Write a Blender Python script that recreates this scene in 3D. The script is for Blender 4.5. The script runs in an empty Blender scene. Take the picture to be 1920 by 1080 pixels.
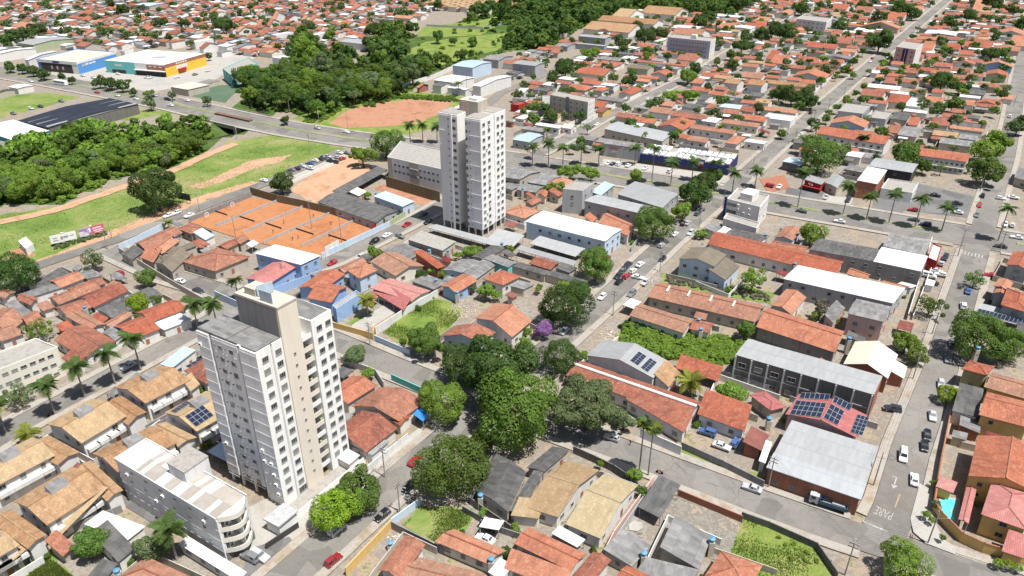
import bpy, math, random
from mathutils import Vector, Matrix, noise as mnoise
R = math.radians
random.seed(11)
sc = bpy.context.scene
COL = sc.collection

# ---------------------------------------------------------------- camera
CAM_H, FPX, TILT = 120.0, 1400.0, R(28.5)
cam_d = bpy.data.cameras.new('camera'); cam = bpy.data.objects.new('camera', cam_d); COL.objects.link(cam)
cam.location = (0, 0, CAM_H); cam.rotation_euler = (R(90) - TILT, 0, 0)
cam_d.sensor_width = 36; cam_d.lens = 36 * FPX / 1920; cam_d.clip_start = 1; cam_d.clip_end = 20000
sc.camera = cam
sc.render.resolution_x, sc.render.resolution_y = 1024, 576
# ---------------------------------------------------------------- sky and sun
SUN_AZ, SUN_EL = R(-35), R(69)          # the sun stands to the right of and slightly behind the camera, high up
w = bpy.data.worlds.new('World'); sc.world = w; w.use_nodes = True
wn = w.node_tree.nodes; wl = w.node_tree.links
sky = wn.new('ShaderNodeTexSky'); sky.sky_type = 'NISHITA'; sky.sun_disc = False
sky.sun_elevation = SUN_EL; sky.sun_rotation = R(90) - SUN_AZ
sky.air_density = 1.0; sky.dust_density = 3.0; sky.altitude = 700
bg = wn['Background']; bg.inputs['Strength'].default_value = 0.072
wl.new(sky.outputs[0], bg.inputs['Color'])
sd = bpy.data.lights.new('sun', 'SUN'); sd.energy = 5.0; sd.angle = R(0.53); sd.color = (1, 0.98, 0.94)
so = bpy.data.objects.new('sun', sd); COL.objects.link(so)
sdir = Vector((math.cos(SUN_EL) * math.cos(SUN_AZ), math.cos(SUN_EL) * math.sin(SUN_AZ), math.sin(SUN_EL)))
so.rotation_euler = sdir.to_track_quat('Z', 'Y').to_euler(); so.location = (0, 0, 300)
vs = sc.view_settings
vs.view_transform = 'Standard'; vs.look = 'None'; vs.gamma = 1; vs.exposure = 0.56; vs.use_curve_mapping = False
sc.cycles.max_bounces = 5; sc.cycles.diffuse_bounces = 3; sc.cycles.glossy_bounces = 2; sc.cycles.transmission_bounces = 2
sc.cycles.transparent_max_bounces = 4; sc.cycles.caustics_reflective = False; sc.cycles.caustics_refractive = False

# ---------------------------------------------------------------- survey: a point of the photograph at height z -> the place it stands
CT, ST = math.cos(TILT), math.sin(TILT)
def G(x, y, z=0.0):
    a, b = x - 960, 540 - y
    dx, dy, dz = a, CT * FPX + ST * b, -ST * FPX + CT * b
    k = (z - CAM_H) / dz
    return Vector((dx * k, dy * k))
def depth(p, z=0.0):
    return p[1] * CT - (z - CAM_H) * ST
def U2(a): return Vector((math.cos(a), math.sin(a)))
UD, VD = U2(R(-28.5)), U2(R(56.0))      # the two street directions of the town

# ---------------------------------------------------------------- materials
class N:
    def __init__(s, name, rough=0.85, spec=0.25):
        s.m = bpy.data.materials.new(name); s.m.use_nodes = True
        s.t = s.m.node_tree; s.b = s.t.nodes['Principled BSDF']
        s.b.inputs['Roughness'].default_value = rough
        s.b.inputs['Specular IOR Level'].default_value = spec
    def new(s, k, **kw):
        n = s.t.nodes.new(k)
        for a, v in kw.items(): setattr(n, a, v)
        return n
    def put(s, sock, v):
        if hasattr(v, 'is_linked') or hasattr(v, 'links'): s.t.links.new(v, sock)
        elif isinstance(v, (tuple, list)) and len(v) == 3 and sock.type == 'RGBA': sock.default_value = (*v, 1)
        else: sock.default_value = v
    def pos(s): return s.new('ShaderNodeNewGeometry').outputs['Position']
    def uv(s): return s.new('ShaderNodeUVMap').outputs[0]
    def island(s): return s.new('ShaderNodeNewGeometry').outputs['Random Per Island']
    def rnd(s): return s.new('ShaderNodeObjectInfo').outputs['Random']
    def ocol(s): return s.new('ShaderNodeObjectInfo').outputs['Color']
    def noise(s, co, scale, detail=3, rough=.6):
        n = s.new('ShaderNodeTexNoise'); s.put(n.inputs['Vector'], co); n.inputs['Scale'].default_value = scale
        n.inputs['Detail'].default_value = detail; n.inputs['Roughness'].default_value = rough; return n.outputs[0]
    def white(s, co):
        n = s.new('ShaderNodeTexWhiteNoise'); s.put(n.inputs['Vector'], co); return n.outputs['Value']
    def math(s, op, a, b=0.0, c=0.0):
        n = s.new('ShaderNodeMath', operation=op); s.put(n.inputs[0], a); s.put(n.inputs[1], b); s.put(n.inputs[2], c); return n.outputs[0]
    def vmath(s, op, a, b=(0, 0, 0)):
        n = s.new('ShaderNodeVectorMath', operation=op); s.put(n.inputs[0], a); s.put(n.inputs[1], b); return n.outputs[0]
    def map(s, v, a, b, c=0.0, d=1.0):
        n = s.new('ShaderNodeMapRange'); s.put(n.inputs[0], v)
        for i, q in enumerate((a, b, c, d)): n.inputs[i + 1].default_value = q
        return n.outputs[0]
    def mix(s, f, a, b, mode='MIX'):
        n = s.new('ShaderNodeMix', data_type='RGBA', blend_type=mode); s.put(n.inputs[0], f); s.put(n.inputs[6], a); s.put(n.inputs[7], b); return n.outputs[2]
    def ramp(s, f, stops):
        n = s.new('ShaderNodeValToRGB'); s.put(n.inputs[0], f); e = n.color_ramp.elements
        while len(e) < len(stops): e.new(0.5)
        for q, (p, c) in zip(e, stops): q.position = p; q.color = (*c, 1)
        return n.outputs[0]
    def xyz(s, v):
        n = s.new('ShaderNodeSeparateXYZ'); s.put(n.inputs[0], v); return n.outputs
    def bump(s, h, k=0.3, d=0.05):
        n = s.new('ShaderNodeBump'); n.inputs['Strength'].default_value = k; n.inputs['Distance'].default_value = d
        s.put(n.inputs['Height'], h); s.put(s.b.inputs['Normal'], n.outputs[0])
    def color(s, c): s.put(s.b.inputs['Base Color'], c); return s.m

def sh(c, k): return tuple(max(0, min(1, x * k)) for x in c)
M = {}
def tile_mat(name, c1, c2, c3, spot=.5):
    n = N(name, .9, .15); uv = n.uv(); p = n.pos()
    cell = n.white(n.vmath('FLOOR', n.vmath('MULTIPLY', uv, (1 / .30, 1 / .42, 0))))
    big = n.noise(p, .16, 4); mid = n.noise(p, .9, 3)
    c = n.mix(n.map(big, .38, .62), c1, c2)
    c = n.mix(n.map(mid, .52, .68), c, c3)
    c = n.mix(n.math('MULTIPLY', n.map(cell, .0, 1.), spot), c, sh(c2, .55))
    c = n.mix(n.map(cell, .90, .95, 0, .45), c, sh(c1, 1.45))
    grime = n.noise(n.vmath('MULTIPLY', uv, (1, .3, 1)), .55, 5, .7)
    c = n.mix(n.math('MULTIPLY', n.map(grime, .50, .72), .25 + spot * .6), c, sh(c2, .38))
    c = n.mix(n.math('MULTIPLY', n.map(n.rnd(), .45, 1., 0, .55), n.map(n.noise(p, .5, 4), .3, .65)), c, (c2[0] * .8, c2[1] * 1.05, c2[2] * 1.15))
    hs = n.new('ShaderNodeHueSaturation'); n.put(hs.inputs['Hue'], n.map(n.rnd(), 0, 1, .488, .508)); n.put(hs.inputs['Saturation'], n.map(n.rnd(), 0, 1, 1.0, .84))
    n.put(hs.inputs['Value'], n.map(n.rnd(), 0, 1, .82, 1.18)); n.put(hs.inputs['Color'], c)
    u, v, _ = n.xyz(uv)
    wv = n.math('SINE', n.math('MULTIPLY', u, 6.283 / .30)); st = n.math('FRACT', n.math('MULTIPLY', v, 1 / .42))
    n.bump(n.math('ADD', wv, n.math('MULTIPLY', st, .8)), .55, .05)
    return n.color(hs.outputs[0])
def sheet_mat(name, c1, c2, stain=.5, rough=.8, spec=.25, rows=2.2, cols=1.05, rib=.18, binary=False):
    n = N(name, rough, spec); uv = n.uv(); p = n.pos()
    cell = n.white(n.vmath('FLOOR', n.vmath('MULTIPLY', uv, (1 / cols, 1 / rows, 0))))
    col = n.white(n.vmath('FLOOR', n.vmath('MULTIPLY', uv, (1 / cols, 0, 0))))
    c = n.mix(n.map(cell, .50, .58) if binary else n.map(cell, 0, 1), c1, c2)
    st = n.noise(n.vmath('MULTIPLY', uv, (1, .25, 1)), .9, 4)
    c = n.mix(n.math('MULTIPLY', n.map(st, .45, .7), stain), c, sh(c1, .45))
    c = n.mix(n.math('MULTIPLY', n.map(n.noise(p, .25, 3), .5, .7), stain * .6), c, sh(c2, 1.25))
    u, v, _ = n.xyz(uv)
    edge = n.math('LESS_THAN', n.math('FRACT', n.math('MULTIPLY', v, 1 / rows)), .05)
    c = n.mix(n.math('MULTIPLY', edge, .35 * min(1, stain + .3)), c, sh(c1, .4))
    k = n.map(n.rnd(), 0, 1, .86, 1.12); c = n.mix(1.0, c, n.new('ShaderNodeCombineColor').outputs[0], 'MIX') if False else c
    hs = n.new('ShaderNodeHueSaturation'); n.put(hs.inputs['Value'], k); n.put(hs.inputs['Color'], c)
    n.bump(n.math('SINE', n.math('MULTIPLY', u, 6.283 / rib)), .5, .04)
    return n.color(hs.outputs[0])
def plaster(name, c, dirt=.35, rough=.9):
    n = N(name, rough, .2); p = n.pos()
    st = n.noise(n.vmath('MULTIPLY', p, (1, 1, .07)), .9, 5, .65)
    q = n.mix(n.math('MULTIPLY', n.map(st, .46, .70), dirt), c, sh(c, .45))
    q = n.mix(n.math('MULTIPLY', n.map(n.noise(p, .12, 3), .35, .7), .25), q, sh(c, .78))
    return n.color(q)
def flat(name, c, rough=.6, spec=.4, metal=0.0, var=.12):
    n = N(name, rough, spec); n.b.inputs['Metallic'].default_value = metal
    return n.color(n.mix(n.map(n.noise(n.pos(), .8, 3), .35, .65), sh(c, 1 - var), sh(c, 1 + var)))
# roofs
M['o'] = tile_mat('roof_clay_orange', (.42, .148, .070), (.33, .112, .058), (.46, .195, .108), .42)
M['r'] = tile_mat('roof_clay_weathered', (.365, .140, .076), (.255, .104, .063), (.42, .195, .12), .5)
M['t'] = tile_mat('roof_tile_tan', (.41, .25, .122), (.34, .20, .095), (.45, .295, .16), .5)
M['y'] = tile_mat('roof_tile_straw', (.39, .285, .158), (.335, .24, .125), (.42, .315, .185), .3)
M['p'] = tile_mat('roof_red_painted', (.40, .15, .13), (.36, .13, .11), (.46, .19, .165), .1)
M['q'] = tile_mat('roof_dark_red', (.22, .06, .045), (.17, .045, .035), (.26, .08, .06), .3)
M['g'] = sheet_mat('roof_fibre_cement', (.165, .16, .155), (.255, .247, .237), .55)
M['d'] = sheet_mat('roof_fibre_cement_dark', (.085, .082, .079), (.135, .13, .124), .6)
M['k'] = sheet_mat('roof_slate_brown', (.155, .13, .095), (.185, .155, .115), .3)
M['w'] = sheet_mat('roof_white_metal', (.60, .595, .58), (.66, .655, .64), .2, .5, .4, 6, 1.0, .25)
M['l'] = sheet_mat('roof_light_metal', (.30, .305, .305), (.335, .335, .33), .22, .45, .4, 6, 1.0, .25)
M['b'] = sheet_mat('roof_blue_metal', (.40, .50, .58), (.44, .54, .61), .15, .45, .4, 6, 1.0, .25)
M['l2'] = sheet_mat('roof_pale_strip', (.37, .38, .39), (.41, .42, .425), .15, .45, .3, 6, 1.0, .25)
M['n'] = sheet_mat('roof_navy_metal', (.022, .027, .040), (.032, .038, .052), .2, .8, .15, 6, 1.6, .25)
M['c'] = plaster('roof_concrete', (.32, .30, .27), .6)
M['e'] = plaster('roof_cream_paint', (.58, .53, .43), .2)
M['z'] = plaster('roof_beige_slab', (.52, .46, .37), .25)
M['s'] = sheet_mat('roof_striped_sheet', (.36, .32, .275), (.66, .65, .635), .18, .7, .25, 30, 1.3, binary=True)
# walls
for k, c, dt in (('W', (.70, .68, .64), .34), ('G', (.40, .40, .40), .45), ('C', (.70, .66, .57), .25), ('B', (.30, .44, .66), .2), ('A', (.50, .60, .70), .25),
                 ('Y', (.62, .42, .16), .25), ('P', (.60, .42, .37), .35), ('T', (.34, .14, .09), .4), ('S', (.25, .24, .235), .6), ('E', (.48, .43, .36), .4),
                 ('O', (.36, .32, .17), .35), ('N', (.035, .045, .15), .2), ('K', (.06, .055, .055), .3), ('L', (.16, .50, .47), .15), ('V', (.42, .41, .48), .2),
                 ('X', (.66, .65, .635), .3), ('D', (.17, .16, .15), .5), ('R', (.36, .035, .03), .2), ('M', (.70, .63, .53), .15), ('J', (.10, .28, .60), .15), ('F', (.38, .43, .27), .3)):
    M[k] = plaster('wall_' + k, c, dt)
M['TW'] = plaster('wall_tower_white', (.82, .805, .765), .28); M['TX'] = plaster('wall_tower_pale_grey', (.77, .765, .75), .30)
# ground covers
def ground_mat(name, stops, sc1=.05, sc2=.6, rough=.95, bump=.0):
    n = N(name, rough, .15); p = n.pos()
    a = n.noise(p, sc1, 5, .62); b = n.noise(p, sc2, 4, .7)
    f = n.math('ADD', n.math('MULTIPLY', a, .65), n.math('MULTIPLY', b, .35))
    c = n.ramp(f, stops)
    c = n.mix(n.math('MULTIPLY', n.map(n.noise(p, 3.5, 3), .4, .7), .35), c, sh(stops[len(stops) // 2][1], .6))
    if bump: n.bump(b, bump, .3)
    return n.color(c)
M['ground'] = ground_mat('mat_yards', [(.36, (.10, .086, .07)), (.43, (.30, .27, .225)), (.50, (.205, .178, .148)), (.57, (.33, .255, .185)), (.64, (.13, .155, .055))], .13, .9)
def asphalt_mat(name, stops):
    m = ground_mat(name, stops, .03, .35); n = N.__new__(N); n.m, n.t = m, m.node_tree; n.b = n.t.nodes['Principled BSDF']; p = n.pos()
    c = n.b.inputs['Base Color'].links[0].from_socket; base = stops[1][1]
    vo = n.new('ShaderNodeTexVoronoi'); vo.inputs['Scale'].default_value = .16; n.put(vo.inputs['Vector'], p); cell = n.xyz(vo.outputs['Color'])[0]
    c = n.mix(n.map(cell, .80, .82, 0, .55), c, sh(base, .62)); c = n.mix(n.map(cell, .10, .12, .4, 0), c, sh(base, 1.25))
    ve = n.new('ShaderNodeTexVoronoi', feature='DISTANCE_TO_EDGE'); ve.inputs['Scale'].default_value = .22; n.put(ve.inputs['Vector'], n.vmath('ADD', p, n.new('ShaderNodeTexNoise').outputs['Color']))
    c = n.mix(n.math('MULTIPLY', n.map(ve.outputs['Distance'], .0, .02, .55, 0), n.map(n.noise(p, .05, 2), .45, .55)), c, sh(base, .4))
    c = n.mix(n.math('MULTIPLY', n.map(n.noise(p, 1.1, 4), .60, .72), .5), c, sh(base, .45))
    return n.color(c)
M['asphalt'] = asphalt_mat('mat_asphalt', [(.36, (.155, .143, .128)), (.5, (.195, .181, .163)), (.64, (.235, .218, .196))])
M['asphalt2'] = asphalt_mat('mat_asphalt_grey', [(.36, (.125, .122, .117)), (.5, (.155, .15, .145)), (.64, (.185, .178, .17))])
M['pave'] = ground_mat('mat_pavement', [(.36, (.26, .24, .21)), (.5, (.35, .325, .285)), (.60, (.29, .23, .175)), (.68, (.20, .21, .10))], .12, .9)
M['conc'] = ground_mat('mat_concrete', [(.36, (.29, .275, .25)), (.5, (.37, .35, .32)), (.64, (.31, .28, .23))], .06, .5)
M['dirt'] = ground_mat('mat_dirt', [(.36, (.38, .21, .125)), (.5, (.45, .29, .185)), (.64, (.32, .165, .09))], .08, .5, bump=.4)
M['reddirt'] = ground_mat('mat_red_dirt', [(.36, (.30, .13, .075)), (.5, (.38, .205, .13)), (.64, (.24, .095, .05))], .06, .5, bump=.5)
M['grass'] = ground_mat('mat_grass', [(.34, (.07, .12, .024)), (.46, (.13, .195, .042)), (.54, (.195, .225, .068)), (.64, (.31, .245, .135))], .045, .5, bump=.6)
M['lush'] = ground_mat('mat_lush_grass', [(.36, (.085, .145, .022)), (.46, (.135, .20, .04)), (.56, (.20, .235, .06)), (.66, (.29, .25, .12))], .12, 1.2, bump=.8)
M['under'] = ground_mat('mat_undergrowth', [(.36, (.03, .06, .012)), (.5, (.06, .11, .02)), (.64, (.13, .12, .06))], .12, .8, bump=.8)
M['clay'] = ground_mat('mat_court_clay', [(.36, (.34, .142, .060)), (.5, (.40, .175, .078)), (.64, (.30, .115, .048))], .05, .4)
M['stain'] = ground_mat('mat_stained_concrete', [(.36, (.12, .11, .095)), (.45, (.26, .24, .205)), (.52, (.17, .155, .13)), (.60, (.33, .28, .22)), (.68, (.20, .13, .09))], .22, 1.3)
M['turf'] = ground_mat('mat_court_turf', [(.36, (.07, .115, .075)), (.5, (.09, .135, .09)), (.64, (.11, .15, .10))], .05, .4)
n = N('mat_road_paint', .8, .2); M['paint'] = n.color(n.mix(n.map(n.noise(n.pos(), 1.6, 5, .75), .38, .60), (.43, .42, .39), (.21, .195, .175)))
n = N('mat_yellow_paint', .8, .2); M['ypaint'] = n.color(n.mix(n.map(n.noise(n.pos(), 1.3, 5, .75), .36, .58), (.40, .29, .11), (.23, .21, .18)))
M['rubble'] = ground_mat('mat_rubble', [(.36, (.30, .26, .22)), (.5, (.55, .50, .44)), (.64, (.38, .24, .17))], .5, 2.5)
# small things
n = N('mat_glass', .12, .6); M['glass'] = n.color(n.ramp(n.rnd(), [(.0, (.02, .024, .028)), (.45, (.035, .04, .045)), (.62, (.12, .12, .115)), (.80, (.26, .25, .235)), (.9, (.05, .055, .06))]))
M['frame'] = flat('mat_window_frame', (.30, .295, .285))
M['sframe'] = flat('mat_panel_frame', (.34, .35, .36))
M['metal'] = flat('mat_grey_metal', (.30, .31, .32), .5, .5)
M['dark'] = flat('mat_dark', (.03, .03, .032), .6)
M['white'] = flat('mat_white_paint', (.78, .77, .75), .6)
M['solar'] = flat('mat_solar_cell', (.018, .024, .045), .18, .6)
M['bluetank'] = flat('mat_blue_tank', (.09, .24, .36), .6)
M['tarp'] = flat('mat_blue_tarp', (.03, .19, .60), .6)
M['polec'] = flat('mat_pole_concrete', (.30, .28, .26), .9, .2)
M['pool'] = flat('mat_pool_water', (.10, .62, .62), .12, .5)
M['water'] = flat('mat_creek_water', (.04, .045, .03), .1, .5)
M['tyre'] = flat('mat_tyre', (.02, .02, .02), .9, .1)
M['rim'] = flat('mat_rim', (.40, .40, .41), .35, .5)
n = N('mat_car_paint', .28, .5); n.b.inputs['Coat Weight'].default_value = .5; M['car'] = n.color(n.ocol())
M['lampw'] = flat('mat_headlight', (.7, .7, .68), .15, .6)
M['lampr'] = flat('mat_taillight', (.35, .01, .01), .2, .6)
M['rust'] = flat('mat_rusty_parapet', (.15, .085, .06), .9)
M['bark'] = flat('mat_bark', (.12, .085, .06), .95, .1, var=.3)
M['palmbark'] = flat('mat_palm_bark', (.27, .245, .215), .9, .1, var=.2)
M['brick'] = plaster('mat_brick', (.33, .14, .085), .4)
def leaf_mat(name, c, var=.24, tr=.46):
    n = N(name, .7, .2); i = n.island(); r = n.rnd()
    q = n.mix(i, sh(c, 1 - var), sh(c, 1 + var))
    hs = n.new('ShaderNodeHueSaturation'); n.put(hs.inputs['Hue'], n.map(r, 0, 1, .49, .515)); n.put(hs.inputs['Value'], n.map(r, 0, 1, .82, 1.2)); n.put(hs.inputs['Color'], q)
    n.put(n.b.inputs['Base Color'], hs.outputs[0])
    t = n.new('ShaderNodeBsdfTranslucent'); n.put(t.inputs[0], n.mix(.5, hs.outputs[0], (c[0] * 1.4, c[1] * 1.5, c[2])))
    ms = n.new('ShaderNodeMixShader'); ms.inputs[0].default_value = tr
    n.t.links.new(n.b.outputs[0], ms.inputs[1]); n.t.links.new(t.outputs[0], ms.inputs[2])
    n.t.links.new(ms.outputs[0], n.t.nodes['Material Output'].inputs[0]); return n.m
M['leaf'] = leaf_mat('leaf_mid_green', (.125, .195, .04))
M['leafd'] = leaf_mat('leaf_dark_green', (.08, .135, .034))
M['leafl'] = leaf_mat('leaf_bright_green', (.20, .295, .048))
M['leafy'] = leaf_mat('leaf_lime', (.24, .335, .03), .3)
M['leafg'] = leaf_mat('leaf_grey_green', (.17, .225, .10))
M['leafm'] = leaf_mat('leaf_yellow_green', (.13, .20, .035))
M['leafv'] = leaf_mat('leaf_violet_blossom', (.36, .19, .42), .4)
M['leafw'] = leaf_mat('leaf_dry_bare', (.22, .20, .15), .4)
M['palm'] = leaf_mat('palm_green', (.11, .17, .05), .4)
M['palmy'] = leaf_mat('palm_yellow_green', (.25, .27, .05), .5)
M['blade'] = leaf_mat('grass_blade', (.16, .215, .045), .45)
M['skin'] = flat('mat_skin', (.32, .18, .12), .7); M['hair'] = flat('mat_hair', (.02, .015, .012), .8)
M['shirtw'] = flat('mat_shirt_white', (.70, .69, .67), .9); M['shirtd'] = flat('mat_shirt_dark', (.04, .04, .05), .9); M['shirtr'] = flat('mat_shirt_red', (.40, .03, .03), .9); M['trous'] = flat('mat_trousers', (.05, .06, .10), .9)

# ---------------------------------------------------------------- building blocks
def put_uv(me):
    uvl = me.uv_layers.new(name='UVMap')
    buf = [0.0] * (2 * len(me.loops)); vs_ = me.vertices
    for pl in me.polygons:
        nx, ny, nz = pl.normal
        l = math.hypot(nx, ny)
        if l < .02: ux, uy, uz, vx, vy, vz = UD.x, UD.y, 0, -UD.y, UD.x, 0
        else:
            ux, uy, uz = -ny / l, nx / l, 0
            vx, vy, vz = ny * uz - nz * uy, nz * ux - nx * uz, nx * uy - ny * ux
        for li in pl.loop_indices:
            c = vs_[me.loops[li].vertex_index].co
            buf[2 * li] = c.x * ux + c.y * uy; buf[2 * li + 1] = c.x * vx + c.y * vy + c.z * vz
    uvl.data.foreach_set('uv', buf)
class MB:
    """collects faces; build() links them as one mesh object"""
    def __init__(s): s.v = []; s.f = []; s.mi = []; s.mats = []
    def face(s, pts, m=0):
        i = len(s.v); s.v += [tuple(p) for p in pts]; s.f.append(tuple(range(i, i + len(pts)))); s.mi.append(m)
    def box(s, c, sx, sy, sz, rz=0.0, m=0):
        ca, sa = math.cos(rz), math.sin(rz); i = len(s.v)
        for dz in (-.5, .5):
            for dx, dy in ((-.5, -.5), (.5, -.5), (.5, .5), (-.5, .5)):
                x, y = dx * sx, dy * sy; s.v.append((c[0] + x * ca - y * sa, c[1] + x * sa + y * ca, c[2] + dz * sz))
        for q in ((0, 3, 2, 1), (4, 5, 6, 7), (0, 1, 5, 4), (1, 2, 6, 5), (2, 3, 7, 6), (3, 0, 4, 7)): s.f.append(tuple(i + k for k in q)); s.mi.append(m)
    def prism(s, poly, z0, z1, m=0, mt=None, bottom=True):
        k = len(poly); i = len(s.v)
        f0 = (lambda j: z0) if not callable(z0) else z0; f1 = (lambda j: z1) if not callable(z1) else z1
        s.v += [(p[0], p[1], f0(j)) for j, p in enumerate(poly)] + [(p[0], p[1], f1(j)) for j, p in enumerate(poly)]
        for j in range(k):
            q = (j + 1) % k; s.f.append((i + j, i + q, i + k + q, i + k + j)); s.mi.append(m)
        s.f.append(tuple(i + k + j for j in range(k))); s.mi.append(m if mt is None else mt)
        if bottom: s.f.append(tuple(i + j for j in reversed(range(k)))); s.mi.append(m)
    def tube(s, p, q, r0, r1=None, n=6, m=0, cap=True):
        r1 = r0 if r1 is None else r1; p, q = Vector(p), Vector(q); d = (q - p).normalized()
        a = d.orthogonal().normalized(); b = d.cross(a); i = len(s.v)
        for c, r in ((p, r0), (q, r1)):
            for k in range(n):
                t = 2 * math.pi * k / n; s.v.append(tuple(c + a * (r * math.cos(t)) + b * (r * math.sin(t))))
        for k in range(n):
            j = (k + 1) % n; s.f.append((i + k, i + j, i + n + j, i + n + k)); s.mi.append(m)
        if cap: s.f.append(tuple(i + n + k for k in range(n))); s.mi.append(m)
    def mesh(s, name, mats, uv=True, smooth=False):
        me = bpy.data.meshes.new(name); me.from_pydata(s.v, [], s.f)
        for m in (mats if isinstance(mats, (list, tuple)) else [mats]): me.materials.append(M[m] if isinstance(m, str) else m)
        me.polygons.foreach_set('material_index', s.mi)
        if smooth: me.polygons.foreach_set('use_smooth', [True] * len(s.f))
        me.update()
        if uv: put_uv(me)
        return me
    def build(s, name, mats, parent=None, uv=True, smooth=False, loc=None):
        return link(name, s.mesh(name, mats, uv, smooth), parent, loc)
def link(name, me, parent=None, loc=None, rz=0.0, scale=None):
    o = bpy.data.objects.new(name, me); COL.objects.link(o)
    if parent: o.parent = parent
    if loc is not None: o.location = loc
    if rz: o.rotation_euler = (0, 0, rz)
    if scale is not None: o.scale = scale
    return o
def empty(name, loc, rz=0.0):
    return link(name, None, None, loc, rz)
def tag(o, label, cat, group=None):
    o['label'] = label; o['category'] = cat
    if group: o['group'] = group
    return o
def struct(o, kind='structure', label=None):
    o['kind'] = kind
    if label: o['label'] = label
    return o
def copy_tree(o, parent=None):
    c = o.copy(); COL.objects.link(c); c.parent = parent
    for ch in o.children: copy_tree(ch, c)
    return c
PENDING = []      # things whose label still needs the phrase that singles them out: (object, description, position)
def later(o, desc, cat, group=None):
    o['category'] = cat
    if group: o['group'] = group
    PENDING.append((o, desc)); return o
# ================================================================ GROUND
def inpoly(p, poly):
    x, y = p[0], p[1]; r = False; j = len(poly) - 1
    for i in range(len(poly)):
        a, b = poly[i], poly[j]
        if (a[1] > y) != (b[1] > y) and x < (b[0] - a[0]) * (y - a[1]) / (b[1] - a[1]) + a[0]: r = not r
        j = i
    return r
def W(pts, z=0.0): return [G(x, y, z) for x, y in pts]
def pl(s): 
    a = [float(q) for q in s.replace(',', ' ').split()]; return list(zip(a[::2], a[1::2]))
def segdist(p, a, b):
    d = b - a; t = max(0, min(1, (p - a).dot(d) / max(d.dot(d), 1e-9))); return (p - a - d * t).length
def linedist(p, line): return min(segdist(p, line[i], line[i + 1]) for i in range(len(line) - 1))

WOOD_L = W(pl('-60,308 0,293 71,276 163,254 254,247 368,233 412,240 420,262 380,292 318,318 215,338 165,358 110,382 0,388 -60,395'))
WOOD_C = W(pl('447,172 470,140 548,150 560,60 600,110 700,125 690,98 720,62 800,68 905,22 1000,6 1120,-6 1260,-18 1430,2 1370,32 1250,30 1180,20 1080,58 1030,92 955,96 840,125 775,165 720,200 655,205 600,228 545,212 480,205'))
CREEK = W(pl('-260,390 -60,345 120,305 280,270 380,252 432,240 458,218 500,188 600,172 720,140 850,95 960,55 1120,22 1350,-30'))
DIP = 4.5
def ground_z(p):
    if not (-480 < p.x < 260 and 200 < p.y < 1160): return 0.0
    if not any(min(a.x, b.x) - 14 < p.x < max(a.x, b.x) + 14 and min(a.y, b.y) - 14 < p.y < max(a.y, b.y) + 14 for a, b in zip(CREEK, CREEK[1:])): return 0.0
    d = linedist(p, CREEK)
    if d > 13: return 0.0
    t = min(1, max(0, (d - 3.5) / 9.5)); return -DIP * (1 - t * t * (3 - 2 * t))
g = MB(); gx0, gx1, gy0, gy1, st = -480, 260, 200, 1160, 5.0
nx, ny = int((gx1 - gx0) / st), int((gy1 - gy0) / st)
for j in range(ny + 1):
    for i in range(nx + 1):
        p = Vector((gx0 + i * st, gy0 + j * st)); z = 0 if i in (0, nx) or j in (0, ny) else ground_z(p)
        g.v.append((p.x, p.y, z))
for j in range(ny):
    for i in range(nx):
        a = j * (nx + 1) + i; c = Vector((gx0 + (i + .5) * st, gy0 + (j + .5) * st))
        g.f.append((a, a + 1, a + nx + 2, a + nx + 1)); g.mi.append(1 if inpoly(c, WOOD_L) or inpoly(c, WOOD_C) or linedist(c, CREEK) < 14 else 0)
BIG = 9000
for x0, x1, y0, y1 in ((-BIG, gx0, -BIG, BIG), (gx1, BIG, -BIG, BIG), (gx0, gx1, -BIG, gy0), (gx0, gx1, gy1, BIG)):
    g.face([(x0, y0, 0), (x1, y0, 0), (x1, y1, 0), (x0, y1, 0)])
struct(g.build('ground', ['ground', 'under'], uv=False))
# the creek's water at the bottom of its bed
def strip(line, wd, z, mb, thick=0.0, wl=None):
    """a ribbon of width wd along a polyline; thick > 0 gives it kerb sides. wl: (left, right) half widths"""
    L, Rr = wl if wl else (wd / 2, wd / 2); n = len(line); le, ri = [], []
    for i, p in enumerate(line):
        d0 = (line[i] - line[i - 1]).normalized() if i else (line[1] - line[0]).normalized()
        d1 = (line[i + 1] - line[i]).normalized() if i < n - 1 else d0
        t = (d0 + d1).normalized(); nn = Vector((-t.y, t.x)); k = 1 / max(.5, nn.dot(Vector((-d0.y, d0.x))))
        le.append(p + nn * L * k); ri.append(p - nn * Rr * k)
    for i in range(n - 1):
        mb.face([(*ri[i], z), (*ri[i + 1], z), (*le[i + 1], z), (*le[i], z)])
        if thick:
            mb.face([(*ri[i], z - thick), (*ri[i + 1], z - thick), (*ri[i + 1], z), (*ri[i], z)])
            mb.face([(*le[i + 1], z - thick), (*le[i], z - thick), (*le[i], z), (*le[i + 1], z)])
    return mb
struct(strip(CREEK, 5.5, -DIP + .35, MB()).build('creek_water', 'water', uv=False))
LAYER = [0.012]
def area(name, px, mat, kind='structure', label=None):
    mb = MB(); LAYER[0] += .004; P = W(pl(px))
    if mat in ('grass', 'lush', 'dirt', 'reddirt'):      # soft, ragged borders
        Q = []
        for a, b in zip(P, P[1:] + P[:1]):
            k = max(1, min(60, int((b - a).length / 2.2))); Q += [a + (b - a) * (i / k) + Vector((random.uniform(-.8, .8), random.uniform(-.8, .8))) for i in range(k)]
        P = Q
    mb.face([(*p, LAYER[0]) for p in P])
    o = mb.build(name, mat, uv=False)
    if o.data.polygons[0].normal.z < 0: o.data.flip_normals()
    return struct(o, kind, label)
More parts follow.
